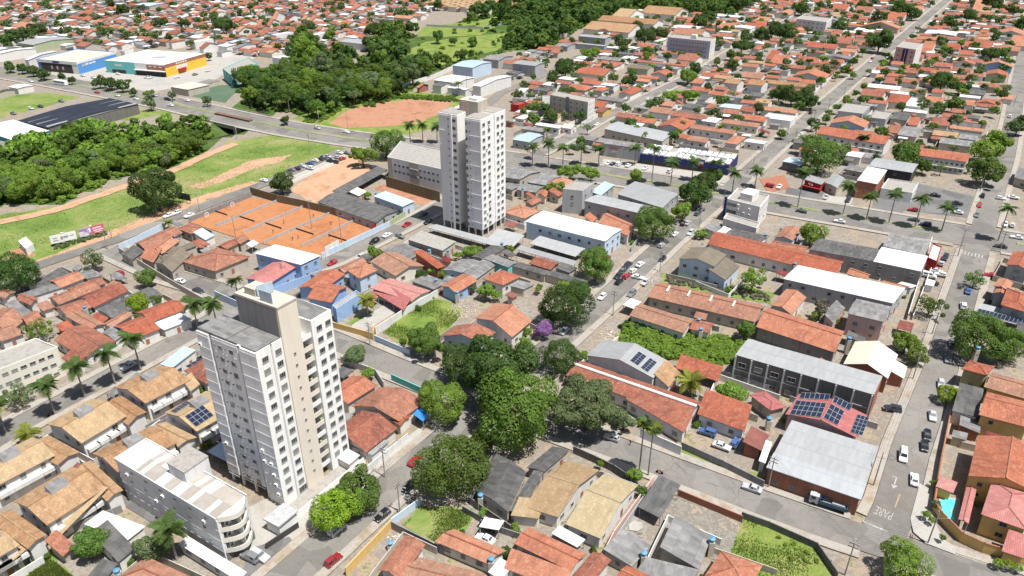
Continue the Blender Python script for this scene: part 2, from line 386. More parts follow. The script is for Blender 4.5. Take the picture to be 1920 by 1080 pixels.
area('grass_field', '-80,425 0,402 110,387 215,350 320,325 400,290 430,264 520,252 648,279 600,302 520,328 470,347 390,374 300,412 205,450 70,492 -60,532', 'grass')
area('bare_dirt', '355,350 400,334 470,300 545,290 530,302 470,318 420,340 375,352', 'dirt')
area('bare_dirt', '20,470 50,462 64,478 40,492 18,485', 'reddirt')
area('bare_dirt', '205,448 300,412 390,374 470,347 490,342 470,340 380,366 290,398 240,420 190,440 120,470 60,490 70,494', 'dirt')
area('dirt_yard', '540,356 600,320 640,288 690,304 700,322 640,350 592,382', 'dirt')
area('parking_ground', '540,322 600,296 640,284 650,292 600,318 560,338', 'conc')
area('bare_dirt', '700,354 722,346 830,376 800,386 750,372', 'reddirt')
area('weedy_verge', '548,222 612,203 655,190 700,182 770,172 865,180 870,215 820,240 762,252 660,248 600,238', 'lush')
area('bare_lot', '618,231 650,208 692,194 768,187 852,190 832,206 815,217 782,232 705,238 650,240', 'reddirt')
area('shop_forecourt', '85,138 150,118 400,92 480,108 402,150 290,172 130,158', 'conc')
area('dry_lot', '-60,190 0,180 90,174 150,182 60,207 -60,235', 'grass')
area('sports_pitch', '345,178 410,160 458,158 422,193', 'turf')
area('grass_field', '180,222 260,206 395,210 300,215 240,226', 'lush')
area('grass_clearing', '760,112 770,92 800,78 850,72 905,66 950,62 940,92 880,108 830,122', 'lush')
area('grass_clearing', '795,50 905,38 935,30 940,44 900,66 830,70 780,66', 'lush')
area('parking_ground', '1716,343 1826,368 1812,408 1690,394', 'asphalt2')
area('weedy_lot', '715,627 768,582 805,560 850,567 868,592 828,630 768,650', 'lush')
area('lawn', '648,606 700,580 742,594 693,616', 'lush')
area('bare_dirt', '688,613 703,592 730,598 700,618', 'reddirt')
area('weedy_lot', '1386,968 1440,982 1530,1025 1572,1090 1340,1100 1362,1060', 'lush')
area('lawn', '15,1090 88,1038 150,1092', 'lush')
area('weedy_lot', '752,985 790,948 890,955 884,985 815,1020', 'grass')
area('weedy_lot', '1150,632 1195,600 1405,640 1400,672 1330,695 1240,672', 'lush')
area('dry_lot', '1240,512 1450,548 1450,572 1240,535', 'grass')
area('grass_verge', '1262,845 1280,838 1350,872 1340,888', 'grass')
area('grass_verge', '1372,890 1390,880 1440,898 1430,915', 'grass')
area('concrete_yard', '1240,955 1275,925 1395,970 1360,1060 1250,1010', 'stain')
area('concrete_yard', '540,1000 565,960 655,900 700,880 620,985 570,1010', 'conc')
area('concrete_yard', '700,880 730,845 790,800 800,830 740,880', 'conc')
area('concrete_yard', '460,955 530,920 600,1000 560,1040 480,1060 420,1030', 'conc')
area('concrete_yard', '655,640 720,600 760,575 800,555 795,545 740,560 660,610', 'conc')
area('concrete_yard', '1200,860 1230,850 1400,905 1440,925 1430,930 1200,870', 'pave')
area('brick_forecourt', '1424,336 1470,329 1482,352 1440,362', 'brick')
area('shop_parking', '1476,352 1545,361 1532,384 1468,372', 'asphalt2')
area('shop_parking', '1640,362 1704,374 1692,400 1636,392', 'asphalt2')
area('shop_forecourt', '1130,298 1372,332 1366,352 1130,314', 'conc')
area('shop_forecourt', '1545,366 1600,372 1590,394 1536,386', 'conc')
area('car_park', '440,1092 480,1026 542,1007 570,1036 515,1092', 'asphalt2')
area('weedy_verge', '1020,205 1080,190 1110,200 1040,222', 'lush')
area('weedy_lot', '1240,175 1260,168 1310,172 1305,186 1240,188', 'lush')
area('concrete_yard', '240,880 290,930 300,990 250,960 200,930', 'asphalt2')

# ---------------------------------------------------------------- roads: centre line in the photograph, width in metres
ROADS = {}
def resample(line, step):
    out = []
    for a, b in zip(line, line[1:]):
        k = max(1, int((b - a).length / step)); out += [a + (b - a) * (i / k) for i in range(k)]
    return out + [line[-1]]
def road(name, px, wd, mat='asphalt', walk=2.2):
    line = W(pl(px)); ROADS[name] = (line, wd / 2, walk, mat)
AVE = '-250,88 0,136 100,153 246,180 335,197 440,222 546,243 655,260 760,273 860,287 960,301 1055,316 1222,342 1495,390 1580,404 1715,427 1871,452 2050,481 2300,521'
road('avenue', AVE, 21.5, 'asphalt')
road('street_diagonal', '420,1190 560,1066 665,972 770,880 900,768 1010,672 1090,602 1142,556 1190,512 1250,456 1310,405 1372,352 1420,308 1482,252 1540,202 1600,150 1690,73 1770,5 1850,-62', 8.0)
road('street_long', '205,468 310,515 400,541 480,573 560,611 640,645 730,684 780,704 850,731 1000,785 1160,842 1300,895 1435,946 1565,992 1665,1024 1765,1058 1900,1102 2100,1170', 8.0)
road('street_side', '1648,1020 1677,955 1706,848 1730,782 1764,690 1792,594 1815,520 1838,447 1866,352 1885,293 1898,230 1908,165 1920,90 1932,20', 8.2)
road('street_courts', '-80,870 50,790 150,737 250,683 360,625 440,572 505,532 630,487 730,438 800,402 850,373', 7.5)
road('street_field', '-60,560 75,497 217,450 312,414 400,381 475,353 560,318 640,283', 6.5, 'asphalt', 0)
road('street_upper', '1000,300 1010,288 1080,251 1135,219 1185,197 1240,170 1322,130 1360,104 1440,60 1520,15', 7.5)
road('street_works', '900,285 890,215 940,174 1022,140 1085,106 1155,84 1250,42', 7.0, 'asphalt', 0)
road('street_cross', '1322,130 1420,142 1490,150', 6, 'asphalt', 0)
road('dirt_track', '-80,440 0,417 100,396 180,369 250,346 330,318 395,288 440,270', 6.0, 'dirt', 0)
road('shop_lane', '402,150 330,172 300,188', 10, 'asphalt', 0)
z = LAYER[0] + .02
for nme, (line, hw, walk, mat) in ROADS.items():
    z += .004
    if mat == 'dirt': line = [p + Vector((random.uniform(-.7, .7), random.uniform(-.7, .7))) for p in resample(line, 3)]
    struct(strip(line, hw * 2, z, MB()).build({'dirt_track': 'dirt_track', 'avenue': 'avenue_road'}.get(nme, 'street_road'), mat, uv=False))
ROAD_Z = z
RSEG = [(k, a.x, a.y, b.x - a.x, b.y - a.y, max((b - a).length_squared, 1e-9), v[1], min(a.x, b.x), max(a.x, b.x), min(a.y, b.y), max(a.y, b.y)) for k, v in ROADS.items() for a, b in zip(v[0], v[0][1:])]
def on_road(p, extra=0.0, skip=None):
    x, y = p.x, p.y
    for k, ax, ay, dx, dy, l2, hw, x0, x1, y0, y1 in RSEG:
        r = hw + extra
        if x < x0 - r or x > x1 + r or y < y0 - r or y > y1 + r or k == skip: continue
        t = ((x - ax) * dx + (y - ay) * dy) / l2; t = 0 if t < 0 else 1 if t > 1 else t
        if (x - ax - dx * t) ** 2 + (y - ay - dy * t) ** 2 < r * r: return True
    return False
for nme, (line, hw, walk, mat) in ROADS.items():
    if not walk: continue
    for side in (1, -1):
        run = []
        pts = resample(line, 2.5)
        for i in range(len(pts)):
            t = (pts[min(i + 1, len(pts) - 1)] - pts[max(i - 1, 0)]).normalized(); nn = Vector((-t.y, t.x)) * side
            q = pts[i] + nn * (hw + walk / 2 + .1)
            ok = not on_road(q, walk / 2 + .4, nme) and q.y < 1000 and not (abs(q.x) > q.y * .95 + 60)
            if ok: run.append(q)
            if (not ok or i == len(pts) - 1):
                if len(run) > 3: struct(strip(run, walk, ROAD_Z + .13, MB(), .2).build('pavement', 'pave', uv=False))
                run = []
# avenue: planted median with kerb, and the lines of the lanes
ave = ROADS['avenue'][0]
avf = resample(ave, 3.0)
CROSS = [G(1372, 352), G(1838, 447), G(1000, 308), G(300, 190), G(905, 293)]
run = []
for i, p in enumerate(avf):
    gap = any((p - c).length < 11 for c in CROSS)
    if not gap: run.append(p)
    if gap or i == len(avf) - 1:
        if len(run) > 2:
            struct(strip(run, 2.4, ROAD_Z + .14, MB(), .2).build('median_kerb', 'ypaint' if False else 'pave', uv=False))
            struct(strip(run, 1.7, ROAD_Z + .15, MB()).build('median_grass', 'grass', uv=False))
        run = []
def dashes(line, off, ln, gap, wd, mat, name, z, skip=None):
    pts = resample(line, 1.0); mb = MB(); acc = 0
    for i in range(0, len(pts) - int(ln) - 1):
        if i % int(ln + gap): continue
        a, b = pts[i], pts[i + int(ln)]; t = (b - a).normalized(); nn = Vector((-t.y, t.x)); c = (a + b) / 2 + nn * off
        if c.y > 480 or any((c - q).length < 12 for q in CROSS): continue
        if skip and on_road(c, 1.0, skip): continue
        q = nn * (wd / 2); mb.face([(*(a + nn * off - q), z), (*(b + nn * off - q), z), (*(b + nn * off + q), z), (*(a + nn * off + q), z)])
    if mb.f: struct(mb.build(name, mat, uv=False), 'structure')
for off in (-5.6, 5.6): dashes(ave, off, 3, 5, .16, 'paint', 'lane_markings', ROAD_Z + .012)
for off in (-8.9, 8.9): dashes(ave, off, 3, 0, .12, 'paint', 'edge_markings', ROAD_Z + .012)
# STOP line, the word PARE on the asphalt and the turn arrow by the right-hand junction
def quad(name, c, t, ln, wd, mat, zz):
    nn = Vector((-t.y, t.x)); mb = MB()
    mb.face([(*(c - t * ln / 2 - nn * wd / 2), zz), (*(c + t * ln / 2 - nn * wd / 2), zz), (*(c + t * ln / 2 + nn * wd / 2), zz), (*(c - t * ln / 2 + nn * wd / 2), zz)])
    return struct(mb.build(name, mat, uv=False))
zz = ROAD_Z + .014
quad('centre_line', (G(1676, 957) + G(1688, 925)) / 2, (G(1688, 925) - G(1676, 957)).normalized(), 5, .3, 'ypaint', zz)
quad('bay_line', (G(502, 1082) + G(565, 1036)) / 2, (G(565, 1036) - G(502, 1082)).normalized(), 9, .22, 'ypaint', .2)
a, b = G(1617, 979), G(1665, 999); quad('stop_line', (a + b) / 2, (b - a).normalized(), (b - a).length, .45, 'paint', zz)
def text_mesh(body, size, extrude=0.0):
    cu = bpy.data.curves.new('txt', 'FONT'); cu.body = body; cu.size = size; cu.extrude = extrude; cu.align_x = 'CENTER'; cu.align_y = 'CENTER'; cu.resolution_u = 2
    o = bpy.data.objects.new('txt', cu); COL.objects.link(o)
    dg = bpy.context.evaluated_depsgraph_get(); me = bpy.data.meshes.new_from_object(o.evaluated_get(dg))
    bpy.data.objects.remove(o); return me
me = text_mesh('PARE', 2.6); me.materials.clear(); me.materials.append(M['paint'])
t = (G(1647, 957.5) - G(1667, 966)); ang = math.atan2(t.y, t.x)
o = struct(link('road_lettering', me, None, (*G(1656.5, 963), zz), ang)); o.scale = (.62, 1.55, 1)
mb = MB()   # arrow
c = G(1679, 902); t = (G(1683, 892) - G(1676, 916)).normalized(); nn = Vector((-t.y, t.x))
for poly in ([(-1.8, -.15), (1.2, -.15), (1.2, .15), (-1.8, .15)], [(-1.8, .7), (-3.2, 0), (-1.8, -.7)], [(.9, .15), (1.2, .15), (1.2, 1.0), (.9, 1.0)]):
    mb.face([(*(c + t * x + nn * y), zz) for x, y in poly])
struct(mb.build('road_arrow', 'paint', uv=False))
# zebra crossings on the avenue
def zebra(pc, t, n=8):
    mb = MB(); nn = Vector((-t.y, t.x))
    for i in range(n):
        c = pc + nn * ((i - n / 2 + .5) * 1.1)
        mb.face([(*(c + t * x + nn * y), zz + .002) for x, y in ((-1.6, -.25), (1.6, -.25), (1.6, .25), (-1.6, .25))])
    struct(mb.build('zebra_crossing', 'paint', uv=False))
zebra(G(1350, 372), VD, 7); zebra(G(1398, 330), VD, 7); zebra(G(1822, 478), VD, 7)
# bridge of the avenue over the creek
bc = G(440, 222); bt = (G(546, 243) - G(335, 197)).normalized(); bn = Vector((-bt.y, bt.x))
be = empty('road_bridge', (*bc, 0))
def bx(nm, u0, u1, v0, v1, z0, z1, mat):
    mb = MB(); mb.prism([tuple(bt * u + bn * v) for u, v in ((u0, v0), (u1, v0), (u1, v1), (u0, v1))], z0, z1); return mb.build(nm, mat, be)
bx('deck', -14, 16, -13.2, 13.2, -1.1, -.02, 'c')
for v in (-13.2, 12.9): bx('parapet', -14, 16, v, v + .3, -.02, 1.0, 'c')
for u in (-13.9, 13.9): bx('abutment', u, u + 2, -13, 13, -DIP, -1.12, 'c')
for v in (-8, 0, 8): bx('pier', 0, 1, v, v + 1.2, -DIP, -1.12, 'c')
bx('median_parapet', -16, 14, -1.35, 1.35, .16, 1.2, 'rust')
tag(be, 'concrete avenue bridge over the dark creek opening beside the wood', 'bridge')
# ================================================================ BUILDINGS
ROOFW = dict(o='orange tiled', r='weathered red tiled', t='tan tiled', y='straw-coloured tiled', p='salmon red', q='dark red', g='grey fibre cement', d='dark grey fibre cement', k='brown slate',
             w='white metal', l='pale grey metal', b='light blue metal', n='dark navy metal', c='bare concrete', e='cream', z='beige flat', s='striped sheet')
SHAPEW = dict(gu='gabled', gv='gabled', h='hipped', f='flat', sa='lean-to', sb='lean-to', sc='lean-to', sd='lean-to')
PITCH = dict(o=.30, r=.30, t=.27, y=.26, p=.26, q=.26, g=.13, d=.13, k=.24, w=.07, l=.09, b=.09, n=.05, c=0, e=.42, z=0, s=.07)
TILES = 'ortypq'
NAMES = dict(H=('house', 'house'), w=('warehouse', 'warehouse'), c=('carport', 'carport'), s=('shop_building', 'shop'), x=('outbuilding', 'shed'), a=('apartment_block', 'apartment block'))
# unit window (local -Y looks out of the wall): frame, pane, mullion and sill
def window_mesh(name, frame='frame', sill=True, mull=1):
    mb = MB()
    for x in (-.46, .46): mb.box((x, -.02, 0), .08, .10, 1.0)
    for z_ in (-.46, .46): mb.box((0, -.02, z_), .84, .098, .08)
    for k in range(mull): mb.box(((k + 1) / (mull + 1) - .5, -.015, 0), .05, .08, .84)
    mb.box((0, .0, 0), .84, .03, .84, m=1)
    if sill: mb.box((0, -.04, -.54), 1.06, .12, .06, m=0)
    return mb.mesh(name, [frame, 'glass'], uv=False)
WIN = window_mesh('window'); WIN_W = window_mesh('window_white', 'white', False)
mb = MB(); mb.box((0, -.03, .5), 1, .08, 1); mb.box((.34, -.09, .48), .08, .06, .03, m=1); DOOR = mb.mesh('door', ['T', 'metal'], uv=False)
def add_window(parent, p, e, z, wd, ht, me=None, name='window'):
    return link(name, me or WIN, parent, (p.x, p.y, z), math.atan2(e.y, e.x), (wd, 1, ht))
HOUSES = []
class Rf: pass
def house(A, B, C, h, style, rc, wc, kind='H', pitch=None, ov=None, win=True, th=.16, openwall=False, label=None, D=None, base=0.0, yard=None, desc=None):
    D = A + C - B; L1, L2 = (B - A).length, (C - B).length
    e1, e2 = (B - A) / L1, (C - B) / L2; c = (A + C) / 2
    pitch = PITCH[rc] if pitch is None else pitch
    if style == 'f': pitch = 0
    ov = ((.5 if rc in TILES else .3) if style != 'f' else 0) if ov is None else ov
    ov = min(ov, L1 * .2, L2 * .2)
    def pt(s, t): return A + e1 * (s * L1) + e2 * (t * L2) - c
    def zr(s, t):
        return h + pitch * dict(gu=lambda: L2 * min(t, 1 - t), gv=lambda: L1 * min(s, 1 - s), h=lambda: min(s * L1, (1 - s) * L1, t * L2, (1 - t) * L2), f=lambda: 0,
                                sa=lambda: L2 * t, sc=lambda: L2 * (1 - t), sb=lambda: L1 * (1 - s), sd=lambda: L1 * s)[style]()
    o = empty(NAMES[kind][0], (*c, base)); dist = c.length
    i1, i2 = ov / L1, ov / L2
    def ins(s, t): return (max(i1, min(1 - i1, s)), max(i2, min(1 - i2, t)))
    a, b, c_, d = (0, 0), (1, 0), (1, 1), (0, 1)
    if style == 'gu': per = [a, b, (1, .5), c_, d, (0, .5)]; tops = [[0, 1, 2, 5], [5, 2, 3, 4]]; rid = [((0, .5), (1, .5))]
    elif style == 'gv': per = [a, (.5, 0), b, c_, (.5, 1), d]; tops = [[0, 1, 4, 5], [1, 2, 3, 4]]; rid = [((.5, 0), (.5, 1))]
    elif style == 'h':
        if L1 >= L2: k = L2 / 2 / L1; r1, r2 = (k, .5), (1 - k, .5)
        else: k = L1 / 2 / L2; r1, r2 = (.5, k), (.5, 1 - k)
        per = [a, b, c_, d, r1, r2]; rid = [(r1, r2)]
        if L1 >= L2: tops = [[0, 1, 5, 4], [1, 2, 5], [2, 3, 4, 5], [3, 0, 4]]; rid += [(a, r1), (b, r2), (c_, r2), (d, r1)]
        else: tops = [[0, 1, 4], [1, 2, 5, 4], [2, 3, 5], [3, 0, 4, 5]]; rid += [(a, r1), (b, r1), (c_, r2), (d, r2)]
    else: per = [a, b, c_, d]; tops = [[0, 1, 2, 3]]; rid = []
    rf = MB()
    if style == 'f':
        zz = h - .45
        rf.face([(*pt(*q), zz) for q in ((.001, .001), (.999, .001), (.999, .999), (.001, .999))])
    else:
        P = [(*pt(*q), zr(*q)) for q in per]
        for f in tops: rf.face([P[i] for i in f])
        for f in tops: rf.face([(P[i][0], P[i][1], P[i][2] - th) for i in reversed(f)])
        ring = [0, 1, 2, 3] if style == 'h' else list(range(len(per)))
        for i, j in zip(ring, ring[1:] + ring[:1]):
            p, q = P[i], P[j]; rf.face([(p[0], p[1], p[2] - th), (q[0], q[1], q[2] - th), q, p])
    ro = rf.build('roof', rc, o)
    if rc in TILES and rid and dist < 330:
        for q1, q2 in rid[:1] if style != 'h' else rid:
            mb = MB(); p, q = Vector((*pt(*q1), zr(*q1) + .03)), Vector((*pt(*q2), zr(*q2) + .03)); mb.tube(p, q, .16, .16, 6); mb.build('ridge_cap', rc, ro)
    wl_ = MB()
    if style == 'f':
        per2 = [pt(*q) for q in (a, b, c_, d)]; tk = .22
        inn = [pt(tk / L1 if q[0] == 0 else 1 - tk / L1, tk / L2 if q[1] == 0 else 1 - tk / L2) for q in (a, b, c_, d)]
        for i in range(4):
            j = (i + 1) % 4; p, q, pi, qi = per2[i], per2[j], inn[i], inn[j]
            wl_.face([(*p, 0), (*q, 0), (*q, h), (*p, h)]); wl_.face([(*p, h), (*q, h), (*qi, h), (*pi, h)]); wl_.face([(*qi, h - .5), (*pi, h - .5), (*pi, h), (*qi, h)])
    elif not openwall:
        pr = per[:4] if style == 'h' else per
        for q1, q2 in zip(pr, pr[1:] + pr[:1]):
            s1, s2 = ins(*q1), ins(*q2); p, q = pt(*s1), pt(*s2)
            wl_.face([(*p, 0), (*q, 0), (*q, zr(*s2) - th * .8), (*p, zr(*s1) - th * .8)])
    if wl_.f: wl_.build('wall', wc, o)
    if openwall:
        nq = max(2, int(L1 / 5) + 1)
        for i in range(nq):
            for t in (.06, .94):
                s = .04 + .92 * i / (nq - 1); p = pt(s, t); mb = MB(); mb.tube((*p, 0), (*p, zr(s, t) - th), .09, .09, 6); mb.build('post', 'metal', o)
    # windows and a door on the two sides that look towards the street below
    if win and not openwall and dist < 430:
        fl = max(1, int((h + .3) / 2.9))
        for (q1, q2), e, L in (((ins(0, 0), ins(1, 0)), e1, L1), ((ins(1, 0), ins(1, 1)), e2, L2)):
            p, q = pt(*q1), pt(*q2); nw = int((L - 1.5) / 3.6); out = Vector((e.y, -e.x)) * .03
            for f in range(fl):
                for i in range(nw):
                    if random.random() < .22: continue
                    x = p + (q - p) * ((i + .5) / nw) + out
                    if f == 0 and i == nw // 2 and e is e2: link('door', DOOR, o, (x.x, x.y, .02), math.atan2(e.y, e.x), (1.0, 1, 2.1))
                    else: add_window(o, x, e, f * 2.9 + 1.7, random.choice((1.2, 1.5, 1.0)), 1.1)
    shape = SHAPEW[style]; noun = NAMES[kind][1]
    d0 = desc or ((f"{ROOFW[rc]} roofed {noun}" if style in ('f',) or kind in 'wcs' else f"{shape} {noun} with {ROOFW[rc]} roof"))
    if label: tag(o, label, noun)
    else: later(o, d0, noun)
    r = Rf(); r.o, r.A, r.B, r.C, r.D, r.c, r.h, r.zr, r.L1, r.L2, r.e1, r.e2, r.kind, r.style, r.wc, r.base = o, A, B, C, D, c, h, zr, L1, L2, e1, e2, kind, style, wc, base
    M2 = Matrix(((e1.x, e2.x), (e1.y, e2.y))).inverted()
    def rz(p):
        q = M2 @ (p - A); return base + zr(q.x / L1, q.y / L2)
    r.rz = rz
    HOUSES.append(r); return r
def on_roof(r, x, y):
    z = r.h
    for _ in range(8): p = G(x, y, z); z = r.rz(p)
    return Vector((p.x, p.y, z))
M2UV = Matrix(((UD.x, VD.x), (UD.y, VD.y))).inverted()
BYKEY = {}
def table(txt):
    ox = oy = 0
    for ln in txt.strip().splitlines():
        ln = ln.strip()
        if not ln or ln[0] == '#': continue
        if ln[0] == '@': ox, oy = [float(q) for q in ln[1:].split(',')]; continue
        f = [q.strip() for q in ln.split(';')]
        hd = f[0].split(); style, rc, wc, h = hd[0], hd[1], hd[2], float(hd[3]); kind = hd[4] if len(hd) > 4 else 'H'
        v = [float(q) for q in f[1].split()]; P = [G(ox + x / 4, oy + y / 4, h) for x, y in zip(v[::2], v[1::2])]
        if len(P) == 2:
            A, C = P; q = M2UV @ (C - A)
            if q.x < 2.5 or q.y < 2.5: q.x, q.y = max(q.x, 5), max(q.y, 5)
            B = A + UD * q.x
        else: A, B, C = P
        kw = {}
        opt = f[2] if len(f) > 2 else ''
        lab = f[3] if len(f) > 3 and f[3] else None
        if lab and lab[0] == '=': kw['label'] = lab[1:]
        elif lab: kw['label'] = (f"{ROOFW[rc]} roofed {NAMES[kind][1]} " if style == 'f' or kind in 'wcs' else f"{SHAPEW[style]} {NAMES[kind][1]} with {ROOFW[rc]} roof ") + lab
        for q in opt.split():
            k, val = q.split('=')
            if k == 'key': continue
            kw[k] = float(val) if k in ('pitch', 'ov', 'base') else bool(int(val))
        if kind == 'c' and 'openwall' not in kw: kw['openwall'] = True
        r = house(A, B, C, h, style, rc, wc, kind, **kw)
        for q in opt.split():
            if q.startswith('key='): BYKEY[q[4:]] = r
